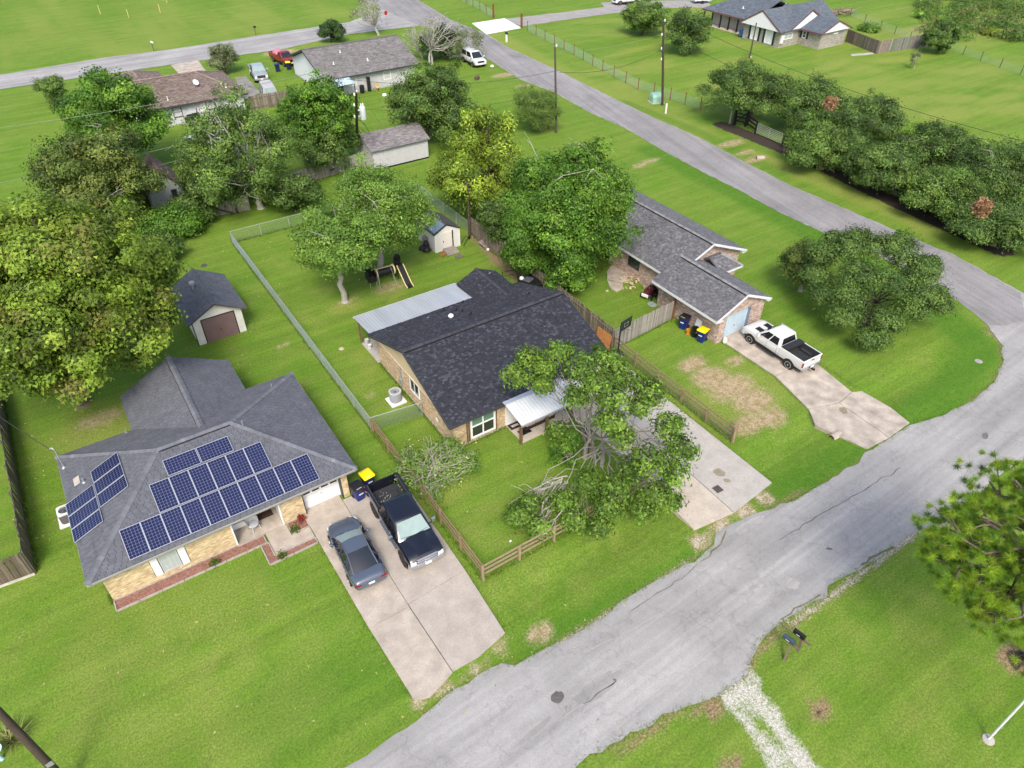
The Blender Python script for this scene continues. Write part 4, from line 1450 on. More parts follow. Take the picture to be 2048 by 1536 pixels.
mb = MB()
for k in range(4):
    mb.wbox((0, 27.25), X_, NY, 36.6, 39.1, .01, .05, .03 + k * .54, .56 + k * .54)
    for i in range(5):
        mb.wbox((0, 27.25), X_, NY, 36.64 + i * .5, 37.06 + i * .5, .05, .062, .10 + k * .54, .48 + k * .54)
gd = part('garage_door', mb, M_BLUED, Ch)
part('handle', MB().wbox((0, 27.25), X_, NY, 37.8, 37.86, .06, .10, .85, .93), M_BLACK, gd)
part('door_jamb', MB().box(39.10, 39.148, 26.99, 27.24, 0, 2.2).box(36.552, 36.60, 26.99, 27.24, 0, 2.2), mat('blue_trim', (.16, .22, .30), .6), Ch)
part('back_opening', MB().box(37.46, 37.498, 40.62, 43.08, 0, 2.3), M_BLACK, Ch)
window(Ch, (37.0, 47.8), NY, NX, 9.62, 10.98, 1.02, 2.1, M_DKTRIM, M_DKGLASS, 2, 1, .06, .05)
window(Ch, (40.6, 33.2), X_, NY, 2.22, 3.28, .92, 2.08, mat('green_frame', (.30, .36, .32), .6), M_PALEGLASS, 2, 1, .07, .05)
for y in (28.8, 31.0):
    part('wall_light', MB().wbox((35.95, 0), Y_, NX, y, y + .12, .02, .08, 1.95, 2.12), M_WHITE, Ch)
concrete_drive('back_patio', [(jag(W([(1222, 532), (1245, 534), (1262, 550), (1246, 567), (1214, 560), (1213, 545)]), .5, .05, 3), M_CONC_C), (W([(1214, 562), (1246, 569), (1243, 580), (1232, 584), (1220, 577)]), M_CONC_C)], .08, .2)

# ================================================================== FAR HOUSES
D_COL = [(.175, .135, .115), (.205, .160, .138), (.145, .110, .095), (.19, .15, .135)]
def hip_house(x0, x1, y0, y1, z0, z1, pitch_in=None):
    ym = (y0 + y1) / 2
    r = (y1 - y0) / 2 * (pitch_in or 1)
    return ym, r
Dh = thing('house', 'pale sided house with brown hip roof and satellite dish', 'house', (16, 101, 0))
mb = MB().box(10.6, 22.9, 96.3, 106.0, 0, 2.36).box(9.3, 15.7, 106.0, 111.0, 0, 2.36)
part('wall', mb, mat('lap_siding', (.62, .62, .64), .7, .06, 2), Dh)
mb = MB()
for k in range(12):
    mb.box(10.56, 22.94, 96.255, 96.297, .12 + k * .18, .28 + k * .18)
part('siding_board', mb, MATS['lap_siding'], Dh)
rd = {'f': [(10.0, 95.8, 2.42), (23.5, 95.8, 2.42), (18.9, 101.3, 4.4), (10.0, 101.3, 4.4)],
      'b': [(23.5, 106.8, 2.42), (10.0, 106.8, 2.42), (10.0, 101.3, 4.4), (18.9, 101.3, 4.4)],
      'e': [(23.5, 95.8, 2.42), (23.5, 106.8, 2.42), (18.9, 101.3, 4.4)],
      'wl': [(9.0, 111.4, 2.42), (9.0, 106.8, 2.42), (12.6, 103.3, 3.95), (12.6, 107.8, 3.95)],
      'wr': [(16.2, 106.8, 2.42), (16.2, 111.4, 2.42), (12.6, 107.8, 3.95), (12.6, 103.3, 3.95)],
      'wb': [(16.2, 111.4, 2.42), (9.0, 111.4, 2.42), (12.6, 107.8, 3.95)]}
mb = MB()
for p in rd.values():
    mb.slab(p, .14)
roofD = part('roof', mb, mat('roof_under_brown', (.12, .09, .08), .95, .1, 2), Dh)
mb = MB()
for i, p in enumerate(rd.values()):
    shingles(mb, p, D_COL, .19, .36, .8, .008, .02, seed=60 + i, tone=.10)
part('shingles', mb, M_SHING, roofD, kind='stuff')
ridge_caps(roofD, [((10.0, 101.3, 4.44), (18.9, 101.3, 4.44)), ((23.5, 95.8, 2.46), (18.9, 101.3, 4.44)), ((23.5, 106.8, 2.46), (18.9, 101.3, 4.44)), ((12.6, 103.3, 3.99), (12.6, 107.8, 3.99)), ((9, 111.4, 2.46), (12.6, 107.8, 3.99)), ((16.2, 111.4, 2.46), (12.6, 107.8, 3.99))], [(.25, .19, .16), (.22, .17, .145)], .38, .3, 9, .05)
part('fascia', MB().box(9.98, 23.52, 95.775, 95.798, 2.2, 2.42).box(23.502, 23.525, 95.8, 106.8, 2.2, 2.42), M_DKTRIM, Dh)
window(Dh, (10.6, 96.3), X_, NY, 3.6, 4.7, .9, 2.1, M_DKTRIM, M_DKGLASS, 1, 2, .08, .08)
window(Dh, (10.6, 96.3), X_, NY, 7.6, 8.8, 1.1, 2.1, M_DKTRIM, M_DKGLASS, 2, 1, .08, .08)
part('door', MB().box(17.6, 18.5, 96.24, 96.297, 0, 2.05), M_WHITE, Dh)
for x, y in ((14.2, 97.0), (21.0, 97.8), (21.4, 97.5)):
    pipe_vent((x, y, 2.42 + (y - 95.8) * .36), .45, .05, M_WHITE, roofD)
dish = part('satellite_dish', MB().lathe([(.02, 0), (.2, .03), (.36, .10), (.37, .12), (.2, .05), (.02, .02)], 20).tube([(0, 0, 0), (0, .1, -.5)], .03, 6).tube([(0, -.1, .02), (0, -.35, .32)], .015, 5), M_WHITE, roofD, False, smooth=40)
dish.location = (18.1 - 16, 98.4 - 101, 3.35 + .55)
dish.rotation_euler = (R(50), 0, R(25))
concrete_drive('side_patio', [([(16.0, 92.6), (19.0, 92.6), (19.0, 96.2), (16.0, 96.2)], M_CONC_C)], .06, .2)
g = thing('barrel_smoker', 'black barrel smoker grill beside the lap sided wall', 'grill', (16.2, 95.0, 0), R(10))
part('barrel', MB().lathe([(.02, -.72), (.36, -.72), (.38, -.6), (.38, .6), (.36, .72), (.02, .72)], 16, (0, 0, 1.05), 0, 'x'), M_BLACK, g, False, smooth=40)
part('firebox', MB().box(-1.05, -.72, -.25, .25, .6, 1.1), M_BLACK, g, False)
part('shelf', MB().box(-.6, .6, -.68, -.36, .85, .9), M_BLACK, g, False)
for sx_ in (-.55, .55):
    for sy_ in (-.25, .25):
        part('leg', MB().box(sx_ - .03, sx_ + .03, sy_ - .03, sy_ + .03, 0, .75), M_BLACK, g, False)
part('chimney', MB().tube([(.6, 0, 1.35), (.6, 0, 1.95)], .05, 8), M_BLACK, g, False)

E_COL = [(.170, .160, .158), (.195, .185, .182), (.150, .142, .140), (.21, .20, .196)]
Eh = thing('house', 'grey gabled house with plain brownish grey roof near the road corner', 'house', (40.5, 102, 0))
gpts = [(95.8, 0), (108.6, 0), (108.6, 2.34), (102.2, 4.5), (95.8, 2.34)]
mb = MB()
for x0, x1 in ((34.0, 34.3), (46.9, 47.2)):
    mb.add([(x0, y, z) for y, z in gpts] + [(x1, y, z) for y, z in gpts], [tuple(range(5)), tuple(reversed(range(5, 10)))] + [(i, 5 + i, 5 + (i + 1) % 5, (i + 1) % 5) for i in range(5)])
mb.box(34.3, 46.9, 95.8, 96.1, 0, 2.36).box(34.3, 46.9, 108.3, 108.6, 0, 2.36)
part('wall', mb, mat('grey_siding', (.52, .52, .53), .75, .06, 2), Eh)
part('gable_board', MB().add([(33.96, 95.8, 2.0), (33.96, 108.6, 2.0), (33.96, 108.6, 2.34), (33.96, 102.2, 4.5), (33.96, 95.8, 2.34)], [(4, 3, 2, 1, 0)]).box(33.95, 33.998, 96, 108.4, .2, 2.0), mat('pale_gable', (.66, .69, .72), .7, .05, 2), Eh)
mb = MB()
for k in range(11):
    mb.box(34.0, 47.2, 95.755, 95.797, .14 + k * .2, .31 + k * .2)
part('siding_board', mb, MATS['grey_siding'], Eh)
re_ = {'f': [(33.4, 95.3, 2.42), (47.8, 95.3, 2.42), (47.8, 102.2, 4.75), (33.4, 102.2, 4.75)], 'b': [(47.8, 109.1, 2.42), (33.4, 109.1, 2.42), (33.4, 102.2, 4.75), (47.8, 102.2, 4.75)]}
mb = MB()
for p in re_.values():
    mb.slab(p, .14)
roofE = part('roof', mb, mat('roof_under_e', (.11, .105, .10), .95, .1, 2), Eh)
mb = MB()
for i, p in enumerate(re_.values()):
    shingles(mb, p, E_COL, .19, .36, .5, .006, .018, seed=70 + i, tone=.06)
part('shingles', mb, M_SHING, roofE, kind='stuff')
ridge_caps(roofE, [((33.4, 102.2, 4.79), (47.8, 102.2, 4.79))], [(.12, .115, .11)], .4, .3, 4, .05)
mb = MB().beam((33.385, 95.3, 2.36), (33.385, 102.2, 4.69), .025, .2).beam((33.385, 109.1, 2.36), (33.385, 102.2, 4.69), .025, .2).box(33.4, 47.8, 95.275, 95.298, 2.22, 2.42)
part('fascia', mb, M_DKTRIM, Eh)
for a in (3.0, 8.2, 10.9):
    window(Eh, (34.0, 95.8), X_, NY, a, a + 1.15, .95, 2.1, M_WHITE, M_DKGLASS, 1, 2, .1, .08)
part('door', MB().box(35.3, 36.2, 95.74, 95.797, 0, 2.05), M_DKTRIM, Eh)
for x, y in ((38.2, 100.4), (41.0, 97.8), (36.2, 98.2)):
    pipe_vent((x, y, 2.42 + (y - 95.3) * .3377), .3, .06, M_WHITE, roofE)
aw = part('awning', MB().slab([(34.4, 93.4, 2.0), (37.0, 93.4, 2.0), (37.0, 95.7, 2.35), (34.4, 95.7, 2.35)], .05), mat('awning_blue', (.42, .52, .58), .5, .1, 3), Eh)
for x in (34.5, 36.9):
    part('awning_post', MB().box(x - .05, x + .05, 93.42, 93.52, 0, 1.96), M_DKTRIM, Eh)

F_COL = [(.112, .132, .158), (.125, .146, .172), (.100, .120, .145)]
M_FBR = mat('grey_brick', (.40, .375, .34), .9, .16, 3, .2, 20, fine=.2, fscale=14)
Fh = thing('house', 'long grey brick ranch house with blue grey roof and dark shutters', 'house', (108, 84, 0))
mb = MB().box(104.1, 117.0, 79.0, 86.6, 0, 2.46).box(108.7, 115.1, 74.8, 79.0, 0, 2.46).box(107.3, 118, 86.6, 97.0, 0, 2.46)
part('wall', mb, M_FBR, Fh)
mb = MB()
rr_ = np.random.default_rng(4)
bricks(mb, (104.1, 86.6), NY, NX, 7.6, .06, 2.46, [(.35, .325, .285), (.39, .365, .325), (.30, .275, .245)], [(1.6, 3.2, .25, 2.2), (4.6, 6.2, .25, 2.2)], bl=.30, bh=.10, seed=5)
bricks(mb, (104.1, 79.0), X_, NY, 4.6, .06, 2.46, [(.35, .325, .285), (.39, .365, .325), (.30, .275, .245)], [(.9, 3.0, 1.1, 2.1)], bl=.30, bh=.10, seed=6)
bricks(mb, (108.7, 79.0), NY, NX, 4.2, .06, 2.46, [(.35, .325, .285), (.39, .365, .325), (.30, .275, .245)], [(.6, 1.6, 1.1, 2.2)], bl=.30, bh=.10, seed=7)
bricks(mb, (108.7, 74.8), X_, NY, 6.4, .06, 2.46, [(.35, .325, .285), (.39, .365, .325), (.30, .275, .245)], bl=.30, bh=.10, seed=8)
part('brickwork', mb, M_BRICK, Fh, kind='stuff')
z0, zt = 2.5, 5.0
rf = {'gl': [(103.3, 87.1, z0), (118.0, 87.1, z0), (118.0, 82.8, zt), (103.3, 82.8, zt)],
      'gr': [(118.0, 78.5, z0), (103.3, 78.5, z0), (103.3, 82.8, zt), (118.0, 82.8, zt)],
      'cl': [(105.6, 78.5, z0), (105.6, 84.0, z0), (110.3, 84.0, zt + .02), (110.3, 78.5, zt + .02)],
      'cr': [(115.0, 84.0, z0), (115.0, 78.5, z0), (110.3, 78.5, zt + .02), (110.3, 84.0, zt + .02)],
      'wl': [(108.1, 79.0, z0), (108.1, 74.3, z0), (111.9, 74.3, 4.0), (111.9, 79.0, 4.0)],
      'wr': [(115.7, 74.3, z0), (115.7, 79.0, z0), (111.9, 79.0, 4.0), (111.9, 74.3, 4.0)],
      'pf': [(105.6, 98.0, z0 - .05), (105.6, 86.5, z0 - .05), (112.0, 86.5, 4.9), (112.0, 93.0, 4.9)],
      'ph': [(118.5, 98.0, z0 - .05), (105.6, 98.0, z0 - .05), (112.0, 93.0, 4.9)],
      'pb': [(118.5, 86.5, z0 - .05), (118.5, 98.0, z0 - .05), (112.0, 93.0, 4.9), (112.0, 86.5, 4.9)]}
mb = MB()
for p in rf.values():
    mb.slab(p, .16)
roofF = part('roof', mb, mat('roof_under_blue', (.10, .11, .125), .95, .1, 2), Fh)
mb = MB()
for i, p in enumerate(rf.values()):
    shingles(mb, p, F_COL, .22, .42, .5, .008, .02, seed=80 + i, tone=.06)
part('shingles', mb, M_SHING, roofF, kind='stuff')
mb = MB()
mb.add([(103.34, 86.9, z0 - .02), (103.34, 78.7, z0 - .02), (103.34, 82.8, zt - .22), (103.6, 86.9, z0 - .02), (103.6, 78.7, z0 - .02), (103.6, 82.8, zt - .22)], [(0, 1, 2), (5, 4, 3), (0, 3, 4, 1)])
mb.add([(105.9, 78.55, z0 - .02), (114.7, 78.55, z0 - .02), (110.3, 78.55, zt - .24), (105.9, 78.8, z0 - .02), (114.7, 78.8, z0 - .02), (110.3, 78.8, zt - .24)], [(0, 1, 2), (5, 4, 3), (0, 3, 4, 1)])
mb.add([(108.4, 74.36, z0 - .02), (115.4, 74.36, z0 - .02), (111.9, 74.36, 3.84), (108.4, 74.6, z0 - .02), (115.4, 74.6, z0 - .02), (111.9, 74.6, 3.84)], [(0, 1, 2), (5, 4, 3), (0, 3, 4, 1)])
part('gable_board', mb, mat('gable_white', (.70, .71, .74), .7, .04, 2), Fh)
M_MAROON = mat('maroon_trim', (.15, .07, .08), .6)
mb = MB()
mb.beam((103.28, 87.1, z0 - .06), (103.28, 82.8, zt - .06), .03, .22).beam((103.28, 78.5, z0 - .06), (103.28, 82.8, zt - .06), .03, .22)
mb.beam((105.6, 78.47, z0 - .06), (110.3, 78.47, zt - .04), .03, .22).beam((115.0, 78.47, z0 - .06), (110.3, 78.47, zt - .04), .03, .22)
mb.beam((108.1, 74.27, z0 - .06), (111.9, 74.27, 3.94), .03, .2).beam((115.7, 74.27, z0 - .06), (111.9, 74.27, 3.94), .03, .2)
mb.box(105.57, 105.598, 87.1, 98, 2.22, 2.45).box(108.07, 108.098, 74.3, 78.4, 2.28, 2.5)
part('fascia', mb, M_MAROON, Fh)
for a in (1.62, 4.62):
    window(Fh, (104.1, 86.6), NY, NX, a, a + 1.55, .25, 2.2, M_WHITE, mat('white_blind', (.72, .74, .76), .4), 1, 2, .1, .07)
    for b in (a - .42, a + 1.58):
        part('shutter', MB().wbox((104.1, 86.6), NY, NX, b, b + .38, .02, .07, .22, 2.22), mat('navy_shutter', (.02, .028, .04), .6), Fh)
window(Fh, (104.1, 79.0), X_, NY, .92, 2.98, 1.12, 2.1, M_WHITE, M_PALEGLASS, 2, 2, .09, .07)
window(Fh, (108.7, 79.0), NY, NX, .7, 1.4, 1.15, 2.15, M_WHITE, M_DKGLASS, 1, 2, .08, .06)
for b in (.25, 1.48):
    part('shutter', MB().wbox((108.7, 79.0), NY, NX, b, b + .36, .02, .07, 1.1, 2.2), MATS['navy_shutter'], Fh)
part('utility_box', MB().wbox((104.1, 79.0), X_, NY, .15, .55, .02, .3, .7, 1.9), M_WHITE, Fh)
part('gable_vent', MB().wbox((108.7, 74.8), X_, NY, 3.0, 4.2, .02, .06, 1.9, 2.1), M_WHITE, Fh)
for k in range(6):
    y = 87.6 + k * 1.95
    part('porch_post', MB().box(105.72, 105.92, y - .1, y + .1, 0, 2.3), M_BLACK, Fh)
concrete_drive('far_porch', [([(105.4, 86.9), (107.3, 86.9), (107.3, 97.5), (105.4, 97.5)], M_CONC_C)], .08, .2)
for x, y, z in ((110.9, 84.5, 4.6), (112.6, 81.5, 4.0), (108.0, 90.8, 3.4)):
    pipe_vent((x, y, z), .3, .08, M_WHITE, roofF)
part('patio_slab', MB().box(0, .1, 0, .1, 0, .02), M_CONC_B, Fh) if False else None

# ================================================================== SHEDS
def gable_shed(label, x0, x1, y0, y1, ez, rz, over, wallm, cols, wts=None, tab=.3, seed=0, ridge='y', front=None, under=None, cat='shed'):
    cx, cy = (x0 + x1) / 2, (y0 + y1) / 2
    t = thing('shed', label, cat, (cx, cy, 0))
    mb = MB()
    mb.box(x0, x1, y0, y1, 0, ez - .04)
    if ridge == 'y':
        e = (rz - ez) / (cx - x0 + over) * (cx - x0)
        for yy in (y0, y1 - .12):
            mb.add([(x0, yy, ez - .04), (x1, yy, ez - .04), (cx, yy, ez + e - .12), (x0, yy + .12, ez - .04), (x1, yy + .12, ez - .04), (cx, yy + .12, ez + e - .12)], [(0, 1, 2), (5, 4, 3), (1, 4, 5, 2), (2, 5, 3, 0)])
        sl = [[(x0 - over, y1 + over, ez - .04), (x0 - over, y0 - over, ez - .04), (cx, y0 - over, rz), (cx, y1 + over, rz)],
              [(x1 + over, y0 - over, ez - .04), (x1 + over, y1 + over, ez - .04), (cx, y1 + over, rz), (cx, y0 - over, rz)]]
        rl = [((cx, y0 - over, rz + .03), (cx, y1 + over, rz + .03))]
    else:
        e = (rz - ez) / (cy - y0 + over) * (cy - y0)
        for xx in (x0, x1 - .12):
            mb.add([(xx, y0, ez - .04), (xx, y1, ez - .04), (xx, cy, ez + e - .12), (xx + .12, y0, ez - .04), (xx + .12, y1, ez - .04), (xx + .12, cy, ez + e - .12)], [(0, 2, 1), (5, 3, 4), (1, 2, 5, 4), (2, 0, 3, 5)])
        sl = [[(x0 - over, y0 - over, ez - .04), (x1 + over, y0 - over, ez - .04), (x1 + over, cy, rz), (x0 - over, cy, rz)],
              [(x1 + over, y1 + over, ez - .04), (x0 - over, y1 + over, ez - .04), (x0 - over, cy, rz), (x1 + over, cy, rz)]]
        rl = [((x0 - over, cy, rz + .03), (x1 + over, cy, rz + .03))]
    part('wall', mb, wallm, t)
    mb = MB()
    for p in sl:
        mb.slab(p, .07)
    rf_ = part('roof', mb, under or M_UNDER_A, t)
    mb = MB()
    for i, p in enumerate(sl):
        shingles(mb, p, cols, .15, tab, .3, .012, .013, wts=wts, seed=seed + i, tone=.07)
    part('shingles', mb, M_SHING, rf_, kind='stuff')
    ridge_caps(rf_, rl, [cols[0]], .3, .22, seed, .03)
    return t, rf_
M_STAINW = mat('stained_white', (.70, .68, .62), .75, .16, 1.4)
gsh, grf = gable_shed('white garage shed with mauve door and dark grey roof', 4.2, 7.7, 47.85, 53.0, 2.1, 3.2, .38, M_STAINW, A_COL, seed=90)
mb = MB()
for k in range(13):
    mb.wbox((0, 47.85), X_, NY, 4.82, 7.12, .012, .045, .04 + k * .148, .178 + k * .148)
gd = part('garage_door', mb, mat('mauve_door', (.20, .125, .125), .6, .08, 2), gsh)
part('handle', MB().wbox((0, 47.85), X_, NY, 5.95, 6.0, .045, .075, .8, .92), M_BLACK, gd)
part('door_frame', MB().wbox((0, 47.85), X_, NY, 4.75, 4.82, .004, .03, 0, 2.0).wbox((0, 47.85), X_, NY, 7.12, 7.19, .004, .03, 0, 2.0).wbox((0, 47.85), X_, NY, 4.82, 7.12, .004, .03, 1.97, 2.04), M_BLACK, gsh)
part('fascia', MB().beam((3.82, 47.455, 2.03), (5.95, 47.455, 3.15), .02, .1).beam((8.08, 47.455, 2.03), (5.95, 47.455, 3.15), .02, .1), mat('brown_trim', (.10, .07, .055), .8), gsh)
part('corner_board', MB().box(4.14, 4.195, 47.8, 47.9, 0, 2.0), M_BLACK, gsh)
mb = MB().lathe([(.10, 2.7), (.10, 3.15), (.19, 3.2), (.22, 3.34), (.17, 3.46), (.04, 3.5)], 16, (5.35, 51.0, 0))
for k in range(14):
    a = 2 * math.pi * k / 14
    mb.obox(5.35 + .2 * math.cos(a), 51.0 + .2 * math.sin(a), 3.33, .02, .07, .2, a + .5)
part('turbine_vent', mb, M_GALV, grf, smooth=40)

wsh, wrf = gable_shed('small white storage shed with ramp and patched dark roof', 25.35, 27.85, 50.4, 53.6, 1.8, 2.45, .07, mat('shed_white', (.68, .66, .65), .7, .05, 2), [(.06, .06, .065), (.075, .075, .08)], seed=95, under=M_UNDER_B)
dmb = MB().wbox((0, 50.4), X_, NY, 26.05, 27.05, .01, .05, .12, 1.72)
for k in range(4):
    dmb.wbox((0, 50.4), X_, NY, 26.05 + k * .25, 26.055 + k * .25, .05, .056, .12, 1.72)
dr = part('door', dmb, mat('door_pale', (.70, .66, .62), .7, .05, 3), wsh)
part('handle', MB().wbox((0, 50.4), X_, NY, 26.12, 26.20, .05, .08, .85, .97), M_BLACK, dr)
part('door_gap', MB().wbox((0, 50.4), X_, NY, 27.08, 27.20, .004, .02, .12, 1.75), M_BLACK, wsh)
part('corner_trim', MB().wbox((0, 50.4), X_, NY, 25.33, 25.42, .004, .03, 0, 1.75).wbox((0, 50.4), X_, NY, 27.78, 27.87, .004, .03, 0, 1.75), M_WHITE, wsh)
part('tarp_patch', MB().slab([(25.35, 50.45, 1.86 + .02), (26.55, 50.45, 2.43 + .03), (26.55, 51.6, 2.43 + .03), (25.35, 51.6, 1.86 + .02)], .012), mat('roof_patch_blue', (.13, .19, .25), .6, .25, 9), wrf)
part('bare_patch', MB().slab([(25.6, 51.62, 1.98), (26.5, 51.62, 2.43), (26.5, 52.5, 2.43), (25.6, 52.5, 1.98)], .012), mat('roof_patch_grey', (.16, .155, .15), .8, .2, 5), wrf)
M_GREYWOOD = mat('grey_wood', (.24, .215, .19), .9, .25, 6, .3, 50)
rmp = thing('ramp', 'weathered plank ramp leading to the small white shed door', 'ramp', (26.65, 49.8, 0))
for k in range(6):
    part('plank', MB().beam((26.1 + k * .2, 50.3, .26), (26.1 + k * .2, 49.3, .04), .185, .035), M_GREYWOOD, rmp)

gry, _ = gable_shed('long grey workshop shed with worn grey roof', 28.6, 35.2, 69.95, 74.6, 2.2, 3.25, .25, mat('grey_panel', (.50, .49, .51), .7, .06, 2), [(.20, .185, .19), (.24, .225, .225), (.165, .155, .16)], seed=97, ridge='x', under=M_UNDER_C, tab=.4)
mb = MB()
for k in range(27):
    mb.box(28.65 + k * .245, 28.86 + k * .245, 69.925, 69.948, .1, 2.1)
part('wall_board', mb, MATS['grey_panel'], gry)
part('base_trim', MB().box(28.58, 35.22, 69.9, 69.92, 0, .16), M_BLACK, gry)
brn, _ = gable_shed('grey green shed with brown roof half hidden by trees', 6.4, 9.4, 71.2, 76.2, 2.5, 4.3, .2, mat('greengrey_siding', (.27, .30, .29), .8, .08, 2), [(.115, .088, .080), (.13, .10, .09), (.10, .078, .07)], seed=99, under=MATS['roof_under_brown'])
window(brn, (6.4, 71.2), X_, NY, 1.9, 2.4, 1.5, 2.4, M_DKTRIM, M_DKGLASS, 1, 2, .05, .04)
# white carport roof behind the birch
cp = thing('carport', 'flat white carport roof showing through the birch tree', 'carport', (15, 81, 0))
mb = MB()
corrugated(mb, 12.9, 17.2, 78.2, 2.28, 84.9, 2.34, .3)
part('roof', mb, M_WMETAL, cp)
for x in (13.0, 17.1):
    for y in (78.3, 84.8):
        part('post', MB().box(x - .05, x + .05, y - .05, y + .05, 0, 2.26), M_GALV, cp)

# ================================================================== FENCES
def wood(name, c):
    return mat(name, c, .9, .3, 3, .3, 40, stretch=(6, 6, .6), fine=.15, fscale=30)
def picket_fence(label, p, q, h, tones, seed=0, wd=.14, cat='fence', rails=True, side=1, base=None, joined=False, cap=False, group=None):
    r = np.random.default_rng(seed)
    p, q = np.array(p, float), np.array(q, float)
    L = np.hypot(*(q - p))
    d = (q - p) / L
    nrm = np.array((-d[1], d[0])) * side
    t = thing('wood_fence', label, cat, (*((p + q) / 2), 0), 0, group)
    ang = math.atan2(d[1], d[0])
    meshes = []
    for i, c in enumerate(tones):
        mb = MB()
        w2 = wd / 2 - .004
        mb.add([(-w2, -.01, 0), (w2, -.01, 0), (w2, -.01, h - .03), (w2 - .03, -.01, h), (-w2 + .03, -.01, h), (-w2, -.01, h - .03), (-w2, .01, 0), (w2, .01, 0), (w2, .01, h - .03), (w2 - .03, .01, h), (-w2 + .03, .01, h), (-w2, .01, h - .03)],
               [(0, 1, 2, 3, 4, 5), (11, 10, 9, 8, 7, 6)] + [(k, 6 + k, 6 + (k + 1) % 6, (k + 1) % 6) for k in range(6)])
        meshes.append(mb.mesh('picket', [wood('picket_%s' % '_'.join('%02d' % int(x * 100) for x in c), c)]))
    n = int(L / wd)
    ctr = np.array(t.location[:2])
    jm = MB()
    for k in range(n):
        c = p + d * (k + .5) * L / n
        if joined:
            jm.obox(c[0], c[1], h / 2 + r.normal() * .01, wd - .012, .022, h + r.normal() * .03, ang, 0, tuple(x * (1 + .14 * r.normal()) for x in tones[r.integers(len(tones))]))
            continue
        o = put('picket', meshes[r.integers(len(meshes))], t, (*(c - ctr), r.normal() * .018))
        o.rotation_euler = (r.normal() * .015, r.normal() * .010, ang + r.normal() * .02)
    if joined:
        part('pickets', jm, mat('picket_paint', (0, 0, 0), .9, .2, 3, attr=True), t, kind='stuff')
    rm = wood('rail_%02d' % int(tones[0][0] * 100), tuple(x * .9 for x in tones[0]))
    if rails:
        for z in (.35, h - .35):
            a, b = p + nrm * .035, q + nrm * .035
            part('rail', MB().beam((*a, z), (*b, z), .04, .09), rm, t)
        k = max(1, int(L / 2.4))
        for i in range(k + 1):
            c = p + d * L * i / k + nrm * .10
            part('post', MB().obox(c[0], c[1], h / 2 - .03, .09, .09, h - .06, ang), rm, t)
    if base:
        a, b = p - nrm * .03, q - nrm * .03
        part('kickboard', MB().beam((*a, .08), (*b, .08), .03, .16), base, t)
    return t
OLD = [(.20, .165, .130), (.235, .195, .155), (.175, .145, .115), (.26, .215, .17), (.16, .13, .105)]
SILV = [(.27, .25, .225), (.31, .29, .265), (.235, .215, .195), (.34, .315, .285), (.29, .255, .22)]
DARK = [(.125, .110, .085), (.145, .125, .10), (.105, .092, .072), (.16, .14, .11)]
M_PALEB = mat('pale_board', (.50, .46, .40), .85, .2, 4)
picket_fence('old brown board fence running from the small white shed to the hoop', (29.75, 51.6), (29.22, 30.75), 1.8, OLD, 1, side=-1)
picket_fence('silvery board fence between the hoop and the brick garage', (29.3, 30.7), (35.4, 31.15), 1.75, SILV, 2, side=1, base=None)
solo('corner_post', MB().box(-.12, .12, -.06, .06, 0, 2.1), mat('rust_board', (.17, .085, .04), .85, .25, 6), 'dark rust brown board standing where silvery fence meets garage wall', 'board', (35.55, 31.2, 0))
picket_fence('dark board fence along the left edge beside the solar house', (-8.25, 32.2), (-8.45, 49.5), 1.8, DARK, 3, side=1)
picket_fence('short dark board return fence at the left edge of the lawn', (-8.3, 32.15), (-12.5, 32.45), 1.8, [(.135, .105, .075), (.16, .125, .09), (.11, .09, .065), (.18, .15, .115)], 4, side=-1, base=M_PALEB)
picket_fence('brown board fence beside the parked van, rails facing the yard', (23.6, 96.4), (28.6, 96.3), 1.8, OLD, 5, side=-1)
picket_fence('grey board fence under the birch near grey green shed', (9.4, 68.8), (14.4, 68.0), 1.6, SILV, 6, side=1)
picket_fence('grey board fence behind the light green yard trees', (16.5, 70.6), (28.4, 71.9), 1.5, SILV, 7, side=1)
fa, fb, fc = at2(1690, 83), at2(1752, 108), at2(1858, 92)
picket_fence('weathered privacy fence angling away from the ranch house wall', fa, fb, 1.9, DARK, 8, side=1, joined=True, wd=.16)
picket_fence('weathered privacy fence running back to the small round tree', fb, fc, 1.9, [(.19, .175, .16), (.15, .14, .125), (.22, .205, .185)], 9, side=1, joined=True, wd=.16)

